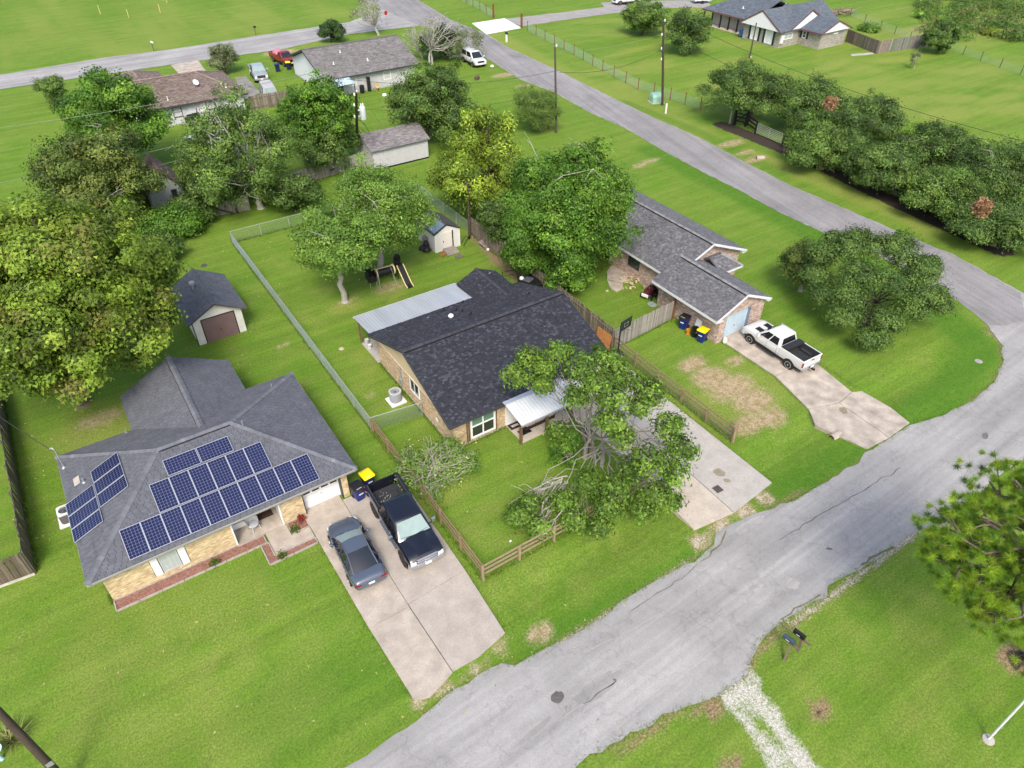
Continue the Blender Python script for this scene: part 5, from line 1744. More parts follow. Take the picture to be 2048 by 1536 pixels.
M_LINK = mat('chain_wire', (.40, .47, .45), .5, .1, 2, metal=.4)
M_LINKP = mat('chain_post', (.36, .42, .42), .5, .1, 2, metal=.3)
def chain_fence(label, pts, h=1.15, pitch=.075, wire=.0028, posts=2.6, pm=None, wm=None, top=True, cat='chain fence', post_r=.03, ph=None):
    pm, wm = pm or M_LINKP, wm or M_LINK
    t = thing('chain_link_fence', label, cat, (*np.mean(np.array(pts), 0), 0))
    fab = MB()
    vs, fs = [], []
    for i in range(len(pts) - 1):
        p, q = np.array(pts[i], float), np.array(pts[i + 1], float)
        L = np.hypot(*(q - p))
        d = (q - p) / L
        nr = np.array((-d[1], d[0]))
        n = int((L + h) / pitch)
        for sgn in (1, -1):
            for k in range(n):
                s0 = k * pitch - (h if sgn > 0 else 0)
                a, za, b, zb = s0, 0.03, s0 + h * sgn, h
                if sgn < 0:
                    s0 = k * pitch
                    a, za, b, zb = s0, .03, s0 - h, h
                # clip to the run
                def cl(a, za, b, zb):
                    if a > b:
                        r_ = cl(b, zb, a, za)
                        return r_ and (r_[2], r_[3], r_[0], r_[1])
                    if b <= 0 or a >= L:
                        return None
                    if a < 0:
                        za += (zb - za) * (0 - a) / (b - a); a = 0
                    if b > L:
                        zb = za + (zb - za) * (L - a) / (b - a); b = L
                    return a, za, b, zb
                c = cl(a, za, b, zb)
                if not c or abs(c[2] - c[0]) < .02:
                    continue
                a, za, b, zb = c
                e = wire
                P = p + d * a
                Q = p + d * b
                o = len(fab.v)
                fab.add([(P[0] + nr[0] * e, P[1] + nr[1] * e, za), (P[0] - nr[0] * e, P[1] - nr[1] * e, za + e), (P[0] - nr[0] * e, P[1] - nr[1] * e, za - e * 1.5),
                         (Q[0] + nr[0] * e, Q[1] + nr[1] * e, zb), (Q[0] - nr[0] * e, Q[1] - nr[1] * e, zb + e), (Q[0] - nr[0] * e, Q[1] - nr[1] * e, zb - e * 1.5)], [(0, 3, 4, 1), (1, 4, 5, 2), (2, 5, 3, 0)])
        k = max(1, round(L / posts))
        for j in range(k + (i == len(pts) - 2)):
            c = p + d * L * j / k
            part('post', MB().tube([(*c, 0), (*c, ph or h + .04)], post_r, 7), pm, t)
        if top:
            part('top_rail', MB().tube([(*p, h), (*q, h)], .022, 6), pm, t)
    part('wire_mesh', fab, wm, t, kind='stuff')
    return t
chain_fence('long chain link fence between the two left yards', [(10.9, 62.2), (10.85, 32.5)])
chain_fence('short chain link fence running to tan gable wall', [(10.9, 32.4), (14.2, 31.95)])
chain_fence('chain link fence across the back of the middle yard', [(10.9, 62.2), (29.75, 62.0)], 1.15, .09)
chain_fence('chain link fence along the right side behind the white shed', [(29.75, 62.0), (29.75, 51.7)], 1.15, .09)
M_RUST = mat('rust_post', (.19, .055, .035), .8, .2, 4)
cl = [at2(*p) for p in ((1055, 62), (1148, 110), (1205, 142), (1276, 179), (1340, 200), (1400, 219))]
chain_fence('rusty post wire fence along the far side of the side road', [cl[0], cl[1], cl[2], cl[3], cl[4], cl[5]], 1.3, .16, .005, 3.2, M_RUST, mat('far_wire', (.35, .46, .38), .6), False, post_r=.055, ph=1.6)
cl = [at2(*p) for p in ((920, 0), (960, 20), (986, 36))]
chain_fence('rusty post wire fence beyond the pale gate apron', cl, 1.3, .25, .006, 3.2, M_RUST, MATS['far_wire'], False, post_r=.06, ph=1.6)
cl = [at2(*p) for p in ((1893, 97), (1960, 122), (2040, 150), (2140, 190))]
chain_fence('thin wire pasture fence beyond the small round tree', cl, 1.2, .3, .006, 4.0, mat('dark_post', (.07, .06, .05), .9), MATS['far_wire'], False, post_r=.05, ph=1.35)
cl = [at2(*p) for p in ((1700, 32), (1760, 58), (1850, 92))]
chain_fence('thin wire pasture fence behind the ranch house yard', cl, 1.2, .3, .006, 4.5, MATS['dark_post'], MATS['far_wire'], False, post_r=.05, ph=1.35)
for px, py in ((987, 36), (1043, 56)):
    solo('gate_post', MB().box(-.13, .13, -.13, .13, 0, 2.3), M_RUST, 'rust brown gate post at the %s end of the pale apron' % ('far' if px < 1000 else 'near'), 'gate post', (*at2(px, py), 0))

M_RAILW = wood('rail_brown', (.25, .175, .10))
M_RAILW2 = wood('rail_weathered', (.30, .225, .14))
def rail_fence(label, pts, h=1.15, rails=3, gap=2.4, m=None, seed=0, wire=False, rw=.13, post=.12):
    m = m or M_RAILW
    r = np.random.default_rng(seed)
    t = thing('rail_fence', label, 'rail fence', (*np.mean(np.array(pts), 0), 0))
    fab = MB()
    for i in range(len(pts) - 1):
        p, q = np.array(pts[i], float), np.array(pts[i + 1], float)
        L = np.hypot(*(q - p))
        d = (q - p) / L
        nr = np.array((-d[1], d[0]))
        k = max(1, round(L / gap))
        ang = math.atan2(d[1], d[0])
        for j in range(k + (i == len(pts) - 2)):
            c = p + d * L * j / k
            part('post', MB().obox(c[0], c[1], h / 2, post, post, h + .04 * r.normal(), ang + r.normal() * .05), m, t)
        for j in range(k):
            a, b = p + d * L * (j + .01) / k, p + d * L * (j + .99) / k
            for z in range(rails):
                zz = h - .10 - z * (h - .25) / (rails - .3)
                off = nr * (post / 2 + .02)
                part('rail', MB().beam((*(a + off), zz + r.normal() * .012), (*(b + off), zz + r.normal() * .012), .038, rw), m, t)
            if wire:
                for s in np.arange(0, L / k, .14):
                    c = a + d * s + nr * (-post / 2)
                    fab.beam((*c, .05), (*c, h - .1), .005, .005)
                for z in np.arange(.1, h, .15):
                    fab.beam((*(a - nr * post / 2), z), (*(b - nr * post / 2), z), .005, .005)
    if wire:
        part('wire_mesh', fab, mat('fence_wire', (.22, .20, .16), .6), t, kind='stuff')
    return t
rail_fence('three rail brown fence along left side of the front lawn', [(10.86, 32.3), (10.83, 19.05)], seed=1)
rail_fence('three rail brown fence along the street side of the front lawn', [(10.83, 19.0), (22.1, 19.05)], m=M_RAILW2, seed=2)
rail_fence('post and wire rail fence between the concrete drive and bare yard', [(29.2, 30.5), (29.15, 19.05)], 1.2, 3, 2.4, seed=3, wire=True, rw=.10)
rail_fence('short rail panel ending the wire fence near the street', [(29.15, 19.0), (30.05, 19.5)], 1.25, 4, 1.0, M_RAILW2, seed=4)
M_BLKW = mat('black_board', (.012, .012, .014), .7, .2, 6)
bl = [at2(*p) for p in ((1467, 248), (1490, 253), (1510, 268))]
rail_fence('black board fence beside the tube gate under the oaks', bl, 1.45, 3, 3.0, M_BLKW, 5, rw=.16, post=.18)
bl = [at2(*p) for p in ((1563, 295), (1660, 330), (1760, 375), (1880, 432), (2010, 490))]
rail_fence('black board fence in the shade below the oak row', bl, 1.4, 3, 3.0, M_BLKW, 6, rw=.16, post=.18)
gt = thing('tube_gate', 'grey tube farm gate below the oak row', 'gate', (*at2(1537, 280), 0))
ga, gb = np.array(at2(1512, 269)), np.array(at2(1560, 290))
for k in range(7):
    part('tube_rail', MB().tube([(*ga, .25 + k * .18), (*gb, .25 + k * .18)], .028, 6), M_GALV, gt)
for c in (ga, gb, (ga + gb) / 2):
    part('upright', MB().tube([(*c, .2), (*c, 1.36)], .03, 6), M_GALV, gt)
gk = thing('gate_arbor', 'black post and crossbeam frame under the first oak', 'gate frame', (*at2(1470, 247), 0))
a0, a1 = np.array(at2(1468, 250)), np.array(at2(1493, 250))
for c in (a0, a1):
    part('post', MB().box(c[0] - .15, c[0] + .15, c[1] - .15, c[1] + .15, 0, 2.1), M_BLKW, gk)
part('crossbeam', MB().beam((*a0, 1.75), (*a1, 1.75), .08, .15), M_BLKW, gk)
part('brace', MB().beam((*a0, .3), (*a1, 1.6), .06, .12), M_BLKW, gk)
solo('marker_post', MB().tube([(0, 0, 0), (0, 0, 1.6)], .12, 8), mat('pale_post', (.33, .30, .25), .9, .2, 5), 'pale round post beside the black gate frame', 'post', (*at2(1459, 247), 0))

# ================================================================== UTILITY POLES AND WIRES
M_POLE = mat('creosote_pole', (.075, .055, .042), .9, .3, 3, .4, 30, stretch=(4, 4, .5))
M_INS = mat('insulator', (.70, .70, .68), .3)
M_WIRE = mat('wire_dark', (.035, .035, .035), .6)
M_WIREG = mat('wire_green', (.16, .22, .13), .6)
def pole(label, x, y, h, r=.16, seed=0, ins=((0, 0),), top=None):
    t = thing('utility_pole', label, 'utility pole', (x, y, 0))
    tp = (0, 0)
    if top:
        q = at(*top, h)
        tp = (q[0] - x, q[1] - y)
    S_ = lambda z: (tp[0] * z / h, tp[1] * z / h)
    part('shaft', MB().tube([(0, 0, -.1), (*S_(h * .5), h * .5), (*S_(h), h)], [r, r * .88, r * .72], 10), M_POLE, t, False, smooth=60)
    for z, a in ins:
        part('insulator', MB().lathe([(.05, z - .02), (.10, z + .02), (.07, z + .1), (.11, z + .15), (.03, z + .25)], 10, (S_(z)[0] + .22 * math.cos(a), S_(z)[1] + .22 * math.sin(a), 0)).beam((*S_(z), z - .03), (S_(z)[0] + .26 * math.cos(a), S_(z)[1] + .26 * math.sin(a), z - .03), .05, .06), M_INS, t, False, smooth=40)
    return t
P1 = pole('utility pole with grey transformer can beside the long grey shed', 29.2, 75.8, 9.6, .17, ins=((9.45, .8), (9.3, 3.6), (7.8, 3.3), (6.1, 3.3)), top=(712, 185))
_q = at(712, 185, 9.6)
L1 = ((_q[0] - 29.2) * .69, (_q[1] - 75.8) * .69)
part('transformer', MB().lathe([(.05, 5.9), (.26, 5.95), (.30, 6.05), (.30, 7.15), (.26, 7.25), (.05, 7.3)], 16, (L1[0] + .62, L1[1] - .15, 0)).box(L1[0] + .1, L1[0] + .4, L1[1] - .2, L1[1] - .1, 6.3, 6.4).box(L1[0] + .1, L1[0] + .4, L1[1] - .2, L1[1] - .1, 6.9, 7.0), mat('transformer_grey', (.58, .63, .66), .45, .06, 2), P1, False, smooth=40)
for dx in (-.1, .1):
    part('bushing', MB().lathe([(.05, 7.3), (.08, 7.36), (.05, 7.45), (.07, 7.5), (.02, 7.6)], 8, (L1[0] + .62 + dx, L1[1] - .15, 0)), M_INS, P1, False)
part('service_wire', MB().tube([(L1[0] + .15, L1[1], 6.0), (L1[0] + .9, L1[1] + .4, 5.2), (L1[0] + 1.2, L1[1] + .2, 4.4), (L1[0] + .9, L1[1] - .4, 4.5), (L1[0] + .4, L1[1] + .2, 4.8)], .03, 5), M_WIRE, P1, False)
P2 = pole('slender dark pole by the board fence behind the white shed', 29.55, 51.55, 5.2, .13, ins=())
P3 = pole('utility pole on the near verge of the side road', 51.7, 68.2, 9.2, .15, ins=((9.2, 0),), top=(1110, 93))
P4 = pole('utility pole beside the green box across the side road', 69.4, 68.7, 10.6, .17, ins=((10.6, 0), (9.0, 3.0), (7.3, 2.6), (6.0, 2.6)), top=(1327, 43))
P5 = pole('short bare pole in front of the ranch house', *at2(1499, 116), 5.0, .12)
P6 = pole('dark leaning looking pole at the lower left corner of the lawn', -8.35, 19.85, 7.4, .17, ins=((7.3, 0),))
part('hardware', MB().tube([(.12, .05, 6.9), (.2, .12, 7.3), (.1, .2, 7.6)], .03, 6).box(-.05, .2, -.16, -.12, 2.2, 2.45), M_GALV, P6, False)
def wire(label, p, q, sag, m, r=.018, n=18):
    pts = []
    for i in range(n + 1):
        t = i / n
        pts.append((p[0] + (q[0] - p[0]) * t, p[1] + (q[1] - p[1]) * t, p[2] + (q[2] - p[2]) * t - sag * 4 * t * (1 - t)))
    return solo('overhead_wire', MB().tube(pts, r, 4), m, label, 'wire')
wire('upper overhead wire from transformer pole running left over the birch', (29.2, 75.8, 9.4), (-22, 78.6, 9.6), 1.0, M_WIREG, .022)
wire('lower overhead wire from transformer pole running left past brown roofed shed', (29.2, 75.8, 6.1), (-22, 72.2, 6.6), 1.2, M_WIREG, .026)
wire('lowest overhead wire from transformer pole to the left edge', (29.2, 75.8, 5.2), (-22, 70.8, 5.4), 1.4, M_WIREG, .018)
wire('overhead wire between transformer pole and near verge pole', (29.2, 75.8, 8.0), (51.7, 68.2, 7.2), 1.0, M_WIRE, .02)
wire('top overhead wire crossing the side road between two poles', (51.7, 68.2, 9.1), (69.4, 68.7, 9.0), .5, M_WIREG, .016)
wire('middle overhead wire crossing the side road between two poles', (51.7, 68.2, 7.0), (69.4, 68.7, 7.3), 1.1, M_WIRE, .022)
wire('low overhead wire across the verge between two poles', (51.7, 68.2, 5.2), (29.2, 75.8, 5.0), 1.2, M_WIRE, .016)
wire('top overhead wire running right over the oak row', (69.4, 68.7, 10.5), (64, 22, 10.4), 1.0, M_WIRE, .02)
wire('middle overhead wire running right over the oak row', (69.4, 68.7, 8.4), (62.5, 22, 8.4), 1.0, M_WIRE, .02)
wire('guy wire from the transformer pole down to the workshop lawn', (29.2, 75.8, 8.6), (34.2, 77.4, .05), 0, M_WIREG, .014)
wire('service wire from roof mast to the big yellow green tree', (-5.62, 36.6, 3.95), (-9.9, 45.0, 6.4), .5, M_WIRE, .022)

# ================================================================== VEHICLES
def paint(name, c, rough=.25, metal=.0, coat=.8):
    return mat(name, c, rough, .03, 2, metal=metal, spec=.5, coat=coat)
M_CHROME = mat('chrome', (.62, .64, .66), .15, .05, 4, metal=.9)
M_TYRE = mat('tyre', (.018, .018, .019), .9, .1, 8)
M_RIM = mat('alloy', (.52, .53, .54), .3, .05, 8, metal=.6)
M_RIMB = mat('black_rim', (.02, .02, .022), .4, .05, 8)
M_LAMP = mat('headlamp_lens', (.62, .64, .66), .12, .1, 14, spec=.8)
M_TAIL = mat('tail_lens', (.20, .010, .012), .2, .1, 10)
M_SHADE = mat('sunshade', (.24, .32, .31), .3, .10, 3, spec=.3)
M_PLATE = mat('plate_white', (.75, .75, .75), .5)
M_LINER = mat('bed_liner', (.030, .032, .036), .85, .2, 4)
M_GLASSV = glass('vehicle_glass', (.012, .014, .018), .05)

def inset_quad(mb, q, a=.08, b=.08, h=.006, m=0):
    q = [Vector(p) for p in q]
    n = (q[1] - q[0]).cross(q[3] - q[0]).normalized()
    def bl(s, t):
        return (q[0] * (1 - s) + q[1] * s) * (1 - t) + (q[3] * (1 - s) + q[2] * s) * t
    o = [bl(a, b), bl(1 - a, b), bl(1 - a, 1 - b), bl(a, 1 - b)]
    top = [p + n * h for p in o]
    mb.add(o + top, [(4, 5, 6, 7), (0, 1, 5, 4), (1, 2, 6, 5), (2, 3, 7, 6), (3, 0, 4, 7)], m)
def wheel(t, x, y, r, wd, rim, spokes=6):
    sgn = 1 if x > 0 else -1
    w_ = part('wheel', MB().lathe([(r * .62, -wd / 2), (r * .93, -wd / 2), (r, -wd * .36), (r, wd * .36), (r * .93, wd / 2), (r * .62, wd / 2)], 24, (x, y, r), 0, 'x'), M_TYRE, t, False, smooth=40)
    e = x + sgn * (wd / 2 - .03)
    rb = MB().lathe([(r * .62, 0), (r * .66, .035 * sgn), (r * .58, .04 * sgn), (r * .55, -.03 * sgn), (.01, -.03 * sgn)] if sgn > 0 else [(.01, .03), (r * .55, .03), (r * .58, -.04), (r * .66, -.035), (r * .62, 0)], 24, (e, y, r), 0, 'x', caps=False)
    for k in range(spokes):
        a = 2 * math.pi * k / spokes
        rb.obox(e + .012 * sgn, y + r * .32 * math.cos(a), r + r * .32 * math.sin(a), .035, r * .50, r * .15, 0, 0, None, a)
    rb.lathe([(r * .13, -.02), (r * .13, .04 * sgn), (.005, .045 * sgn)], 12, (e, y, r), 0, 'x', caps=False)
    part('rim', rb, rim, w_, False, smooth=40)
def sect(w, zb, zs, zt, crown=.03, y=0):
    pts = [(-w * .93, zb), (-w, zb + .22), (-w * .995, zs), (-w * .93, zt - .035), (-w * .80, zt), (-w * .40, zt + crown * .8), (0, zt + crown)]
    pts += [(-x, z) for x, z in reversed(pts[:-1])]
    return [(x, y, z) for x, z in pts]
def arch(mb, x, y, r, m=0, z=None):
    sgn = 1 if x > 0 else -1
    pts = []
    for k in range(17):
        a = math.pi * k / 16
        pts.append((x, y + r * math.cos(a), (z if z is not None else 0) + max(r * math.sin(a), 0)))
    pts += [(x, y - r, .30), (x, y + r, .30)]
    vs = pts + [(x - sgn * .05, p[1], p[2]) for p in pts]
    n = len(pts)
    f = [tuple(range(n)) if sgn < 0 else tuple(reversed(range(n)))]
    f += [(i, (i + 1) % n, n + (i + 1) % n, n + i) for i in range(n)]
    mb.add(vs, f, m)
def vpose(front, rear, z=.5):
    a, b = np.array(at2(*front, z)), np.array(at2(*rear, z))
    c = (a + b) / 2
    d = a - b
    return (c[0], c[1], 0), math.atan2(-d[0], d[1]), np.hypot(*d)
def truck(name, label, cat, loc, rz, pm, L=5.8, Wd=2.0, H=1.92, hood=1.55, cab=2.05, rear='bed', belt=1.22, zrail=1.30, wr=.40, rim=None, shade=False, chrome=True, doors=2, steep=.72, roofm=None, sill=.52, axle=(.98, 1.15), mirrors='big', bedm=None, group=None):
    t = thing(name, label, cat, loc, rz, group)
    w = Wd / 2
    yf, yr = L / 2, -L / 2
    yh = yf - hood
    yc = yh - cab
    bm = [pm]
    body = MB()
    secs = [sect(w * .90, sill + .10, belt - .45, belt - .20, .02, yf - .10), sect(w * .955, sill + .04, belt - .30, belt - .09, .04, yf - .22), sect(w * .985, sill, belt - .26, belt - .03, .05, yf - .55), sect(w, sill, belt - .24, belt, .05, yh)]
    secs += [sect(w, sill, belt - .22, belt + .0, .02, yh - .02), sect(w, sill, belt - .22, belt + .02, .02, yc)]
    if rear != 'bed':
        secs += [sect(w * .99, sill, belt - .22, belt + .02, .02, yr + .25), sect(w * .95, sill + .05, belt - .25, belt - .01, .02, yr + .08)]
    body.loft(secs)
    if rear == 'bed':
        zt = zrail
        for s in (-1, 1):
            prof = [(s * w * .93, sill), (s * w, sill + .22), (s * w * .995, zt - .12), (s * (w - .03), zt), (s * (w - .13), zt), (s * (w - .13), .70), (s * (w - .2), .70), (s * (w - .2), sill)]
            a = [(x, yc - .02, z) for x, z in prof]
            b = [(x, yr + .10, z) for x, z in prof]
            body.loft([a, b] if s < 0 else [b, a])
        body.box(-w + .201, w - .201, yc - .10, yc - .021, sill, zt - .02)
        body.box(-w + .201, w - .201, yr + .11, yc - .10, sill, .70)
    part('body', body, bm, t, False, smooth=38, bevel=0)
    if rear == 'bed':
        lm = bedm or M_LINER
        lb = MB().box(-w + .20, w - .20, yr + .19, yc - .105, .702, .725)
        for k in range(9):
            x = -w + .30 + k * (2 * w - .6) / 8
            lb.box(x - .03, x + .03, yr + .22, yc - .13, .725, .742)
        for s in (-1, 1):
            lb.box(s * (w - .165) - .034, s * (w - .165) + .034, yr + .19, yc - .105, .702, zrail + .012)
            lb.box(s * (w - .30) - .1, s * (w - .30) + .1, yr + axle[1] - .45, yr + axle[1] + .45, .72, .92)
        lb.box(-w + .20, w - .20, yc - .150, yc - .102, .702, zrail - .01)
        part('bed_liner', lb, lm, t, False)
        tg = part('tailgate', MB().box(-w + .06, w - .06, yr + .10, yr + .185, .66, zrail + .01), pm, t, False, bevel=.02)
        part('handle', MB().box(-.12, .12, yr + .085, yr + .10, zrail - .14, zrail - .06), M_BLACK, tg, False)
    # cab
    wb, wt = w * .945, w * .76
    ya0, ya1 = yh + .16, yh + .16 - steep
    yb0, yb1 = (yc + .03, yc + .16) if rear == 'bed' else (yr + .12, yr + .42)
    zt = H
    def loop(z, hw, y0, y1, c=.10):
        return [(-hw + c, y0, z), (hw - c, y0, z), (hw, y0 - c, z), (hw, y1 + c, z), (hw - c, y1, z), (-hw + c, y1, z), (-hw, y1 + c, z), (-hw, y0 - c, z)]
    k0 = belt + .015
    fr = lambda z: (z - k0) / (zt - .06 - k0)
    loops = [loop(k0, wb, ya0, yb0, .07), loop(zt - .06, wt, ya1, yb1, .09), loop(zt - .012, wt - .06, ya1 - .10, yb1 + .08, .10), loop(zt, wt - .22, ya1 - .28, yb1 + .22, .12)]
    part('cab', MB().loft(loops), roofm or pm, t, False, smooth=40)
    l0, l1 = [Vector(p) for p in loops[0]], [Vector(p) for p in loops[1]]
    g = MB()
    inset_quad(g, [l0[1], l0[0], l1[0], l1[1]], .02, .06, .008)
    part('windshield', g, M_SHADE if shade else M_GLASSV, t, False)
    g = MB()
    inset_quad(g, [l0[5], l0[4], l1[4], l1[5]], .08, .14, .008)
    part('rear_window', g, M_GLASSV, t, False)
    for s in (2, 6):
        f0, r0, f1, r1 = (l0[2], l0[3], l1[2], l1[3]) if s == 2 else (l0[7], l0[6], l1[7], l1[6])
        n = doors
        for i in range(n):
            a, b = .05 + i * .93 / n, .05 + (i + 1) * .93 / n - .035
            q = [f0.lerp(r0, b), f0.lerp(r0, a), f1.lerp(r1, a), f1.lerp(r1, b)]
            if s == 6:
                q = [q[1], q[0], q[3], q[2]]
            q = [Vector(p) for p in q]
            g = MB()
            inset_quad(g, q, .02, .10, .006)
            part('side_window', g, M_GLASSV, t, False)
            yd = f0.lerp(r0, b).y
            sg = 1 if s == 2 else -1
            dl = part('door_seam', MB().box(sg * (w + .001) - .004, sg * (w + .001) + .004, yd - .008, yd + .008, sill + .1, belt - .08), M_DKTRIM, t, False)
            part('door_handle', MB().box(sg * (w + .012) - .018, sg * (w + .012) + .018, yd + .10, yd + .28, belt - .20, belt - .15), M_CHROME if chrome else pm, t, False)
    # wheels and arches
    ar = MB()
    for y in (yf - axle[0], yr + axle[1]):
        for s in (-1, 1):
            arch(ar, s * (w + .006), y, wr * 1.20, 0, wr)
            wheel(t, s * (w - .11), y, wr, .27, rim or M_RIM)
    part('wheel_arch', ar, M_BLACK, t, False)
    # front end
    gl = MB()
    for k in range(3):
        z = belt - .52 + k * .13
        gl.box(-w * .52, w * .52, yf - .13, yf - .085, z, z + .09)
    gl.box(-w * .56, w * .56, yf - .12, yf - .10, belt - .56, belt - .14)
    gl.box(-.13, .13, yf - .085, yf - .07, belt - .41, belt - .32)
    part('grille', gl, M_CHROME if chrome else M_BLACK, t, False)
    for s in (-1, 1):
        part('headlight', MB().box(s * w * .74 - .17, s * w * .74 + .17, yf - .16, yf - .09, belt - .50, belt - .20), M_LAMP, t, False, bevel=.03)
        part('tail_light', MB().box(s * (w - .06) - .065, s * (w - .06) + .065, yr + .085, yr + .16, .80, zrail - .08) if rear == 'bed' else MB().box(s * (w * .9) - .07, s * (w * .9) + .07, yr + .05, yr + .12, .85, belt - .05), M_TAIL, t, False, bevel=.015)
    bmp = MB().loft([[(x, y, z) for x, y in ((-w * .97, yf - .36), (-w * .90, yf - .06), (-w * .45, yf), (w * .45, yf), (w * .90, yf - .06), (w * .97, yf - .36), (w * .7, yf - .3), (-w * .7, yf - .3))] for z in (sill - .06, sill + .20)])
    fb = part('bumper', bmp, M_CHROME if chrome else pm, t, False, bevel=.02)
    part('licence_plate', MB().box(-.17, .17, yf + .002, yf + .016, sill + .0, sill + .16), M_PLATE, fb, False)
    rbm = part('rear_bumper', MB().box(-w * .95, w * .95, yr, yr + .12, sill, sill + .20), M_CHROME if rear == 'bed' else pm, t, False, bevel=.02)
    part('licence_plate', MB().box(-.16, .16, yr - .012, yr - .001, sill + .02, sill + .18), M_PLATE, rbm, False)
    for s in (-1, 1):
        mh = .17 if mirrors == 'big' else .12
        mr = part('mirror', MB().box(s * (w + .20) - .12, s * (w + .20) + .12, yh - .30, yh - .17, belt + .02, belt + .05 + mh * 1.6), M_CHROME if (chrome and mirrors == 'big') else pm, t, False, bevel=.03)
        part('mirror_arm', MB().beam((s * (w - .06), yh - .22, belt + .03), (s * (w + .16), yh - .22, belt + .06), .06, .05), M_BLACK, mr, False)
        part('running_board', MB().box(s * (w - .02) - .08, s * (w - .02) + .08, yc + .1, yh - .15, sill - .12, sill - .07), M_CHROME if chrome else M_BLACK, t, False)
    wp = MB()
    for s in (-1, 1):
        wp.beam((s * .1 * w, ya0 - .05, k0 + .05), (s * .75 * w, ya0 - .12, k0 + .10), .02, .02)
    part('wiper', wp, M_BLACK, t, False)
    und = MB().box(-w * .85, w * .85, yr + .3, yf - .35, sill - .18, sill)
    part('chassis', und, M_BLACK, t, False)
    return t, dict(w=w, yf=yf, yr=yr, yh=yh, yc=yc, belt=belt)

M_NAVY = paint('navy_paint', (.006, .0065, .013), .16)
loc, rz, L = vpose((857, 1120), (762, 966), .95)
bt, d_ = truck('pickup_truck', 'navy black crew cab pickup with open littered bed and chrome grille', 'pickup truck', loc, rz, M_NAVY, 6.15, 2.06, 2.02, 1.62, 2.45, 'bed', 1.30, 1.42, .46, M_RIMB, True, True, 2, .78, sill=.66, axle=(1.05, 1.25))
mb = MB()
r_ = np.random.default_rng(3)
for i in range(90):
    x = r_.normal() * .32 + .15
    y = d_['yc'] - .25 - abs(r_.normal()) * .55
    if abs(x) < .75:
        mb.obox(x, y, .75, r_.uniform(.015, .05), r_.uniform(.012, .04), .012, r_.uniform(0, 3))
lit = solo('leaf_litter', mb, mat('dry_leaf', (.55, .50, .42), .9, .3, 20), 'pale dry leaf litter scattered in the navy pickup bed', 'leaf litter', loc, rz)
lit['kind'] = 'stuff'
part('hood_bulge', MB().loft([[(x * .9, d_['yf'] - .25, z) for x, z in ((-.5, 1.21), (-.42, 1.29), (.42, 1.29), (.5, 1.21))], [(x, d_['yh'] - .02, z) for x, z in ((-.62, 1.30), (-.5, 1.385), (.5, 1.385), (.62, 1.30))]]), M_NAVY, bt, False, smooth=50)

M_WPAINT = paint('white_car_paint', (.62, .62, .62), .3)
wt_, d_ = truck('pickup_truck', 'white extended cab pickup with folded black bed cover on cracked drive', 'pickup truck', (38.95, 23.75, 0), R(-1.5), M_WPAINT, 5.75, 2.0, 1.88, 1.55, 1.98, 'bed', 1.18, 1.28, .40, None, False, False, 2, .74, sill=.56, axle=(.98, 1.20), mirrors='small')
sc = MB()
for s in (-1, 1):
    sc.box(s * .42 - .22, s * .42 + .22, d_['yh'] - .02, d_['yh'] + .62, 1.215, 1.245)
part('hood_scoop', sc, M_BLACK, wt_, False, bevel=.02)
tc = MB()
tc.box(-.86, .86, d_['yc'] - .62, d_['yc'] - .06, 1.30, 1.36).box(-.85, .85, d_['yc'] - .60, d_['yc'] - .10, 1.36, 1.42).box(-.86, -.02, d_['yc'] - .42, d_['yc'] - .38, 1.42, 1.432)
part('folded_cover', tc, mat('tonneau', (.022, .024, .028), .6, .15, 5), wt_, False, bevel=.015)
part('tow_hitch', MB().box(-.05, .05, d_['yr'] - .25, d_['yr'] + .02, .42, .52).lathe([(.03, .5), (.05, .58), (.02, .62)], 8, (0, d_['yr'] - .22, 0)), M_BLACK, wt_, False)

# far vehicles
M_SILV = paint('silver_paint', (.42, .44, .46), .3, .4)
loc, rz, L = vpose((531, 172), (506, 132), .3)
truck('pickup_truck', 'silver crew cab pickup parked on grass facing the camera', 'pickup truck', loc, rz, M_SILV, 5.8, 2.0, 1.9, 1.5, 2.3, 'bed', 1.2, 1.3, .40, None, True, False, 2, .74)
loc, rz, L = vpose((600, 182), (555, 158), .3)
M_GVAN = paint('grey_van_paint', (.20, .20, .21), .5, coat=.2)
truck('parked_van', 'boxy grey van with flat pale roof beside the board fence', 'van', (27.1, 99.3, 0), R(171), M_GVAN, 4.9, 1.95, 2.05, .95, 2.4, 'wagon', 1.15, 1.2, .38, None, True, False, 3, .30, mat('van_roof', (.38, .38, .38), .7, .15, 2), mirrors='small')
loc, rz, L = vpose((598, 122), (572, 100), .5)
M_REDP = paint('red_paint', (.22, .018, .012), .4, coat=.4)
rt, d_ = truck('pickup_truck', 'old red pickup with pink tarp load half hidden behind the grey gable', 'pickup truck', (34.6, 115.0, 0), R(188), M_REDP, 5.6, 1.95, 1.80, 1.45, 1.5, 'bed', 1.15, 1.28, .38, None, False, False, 1)
tp = MB()
n1, n2 = 10, 8
vs = []
for i in range(n1):
    for k in range(n2):
        u_, v_ = i / (n1 - 1) * 2 - 1, k / (n2 - 1) * 2 - 1
        hh = max(0, (1 - u_ ** 4) * (1 - v_ ** 4))
        vs.append((u_ * .75, v_ * .8, .25 + .75 * hh + .06 * math.sin(5 * u_ + 3 * v_) * hh))
tp.add(vs, [(i * n2 + k, (i + 1) * n2 + k, (i + 1) * n2 + k + 1, i * n2 + k + 1) for i in range(n1 - 1) for k in range(n2 - 1)])
solo('tarp_load', tp, mat('pink_tarp', (.48, .16, .22), .7, .1, 3), 'pink tarp bundle filling the bed of the red pickup', 'tarp', (34.6 - .2, 115.0 + 1.6, .72), R(188), smooth=60)
loc, rz, L = vpose((955, 122), (928, 95), .4)
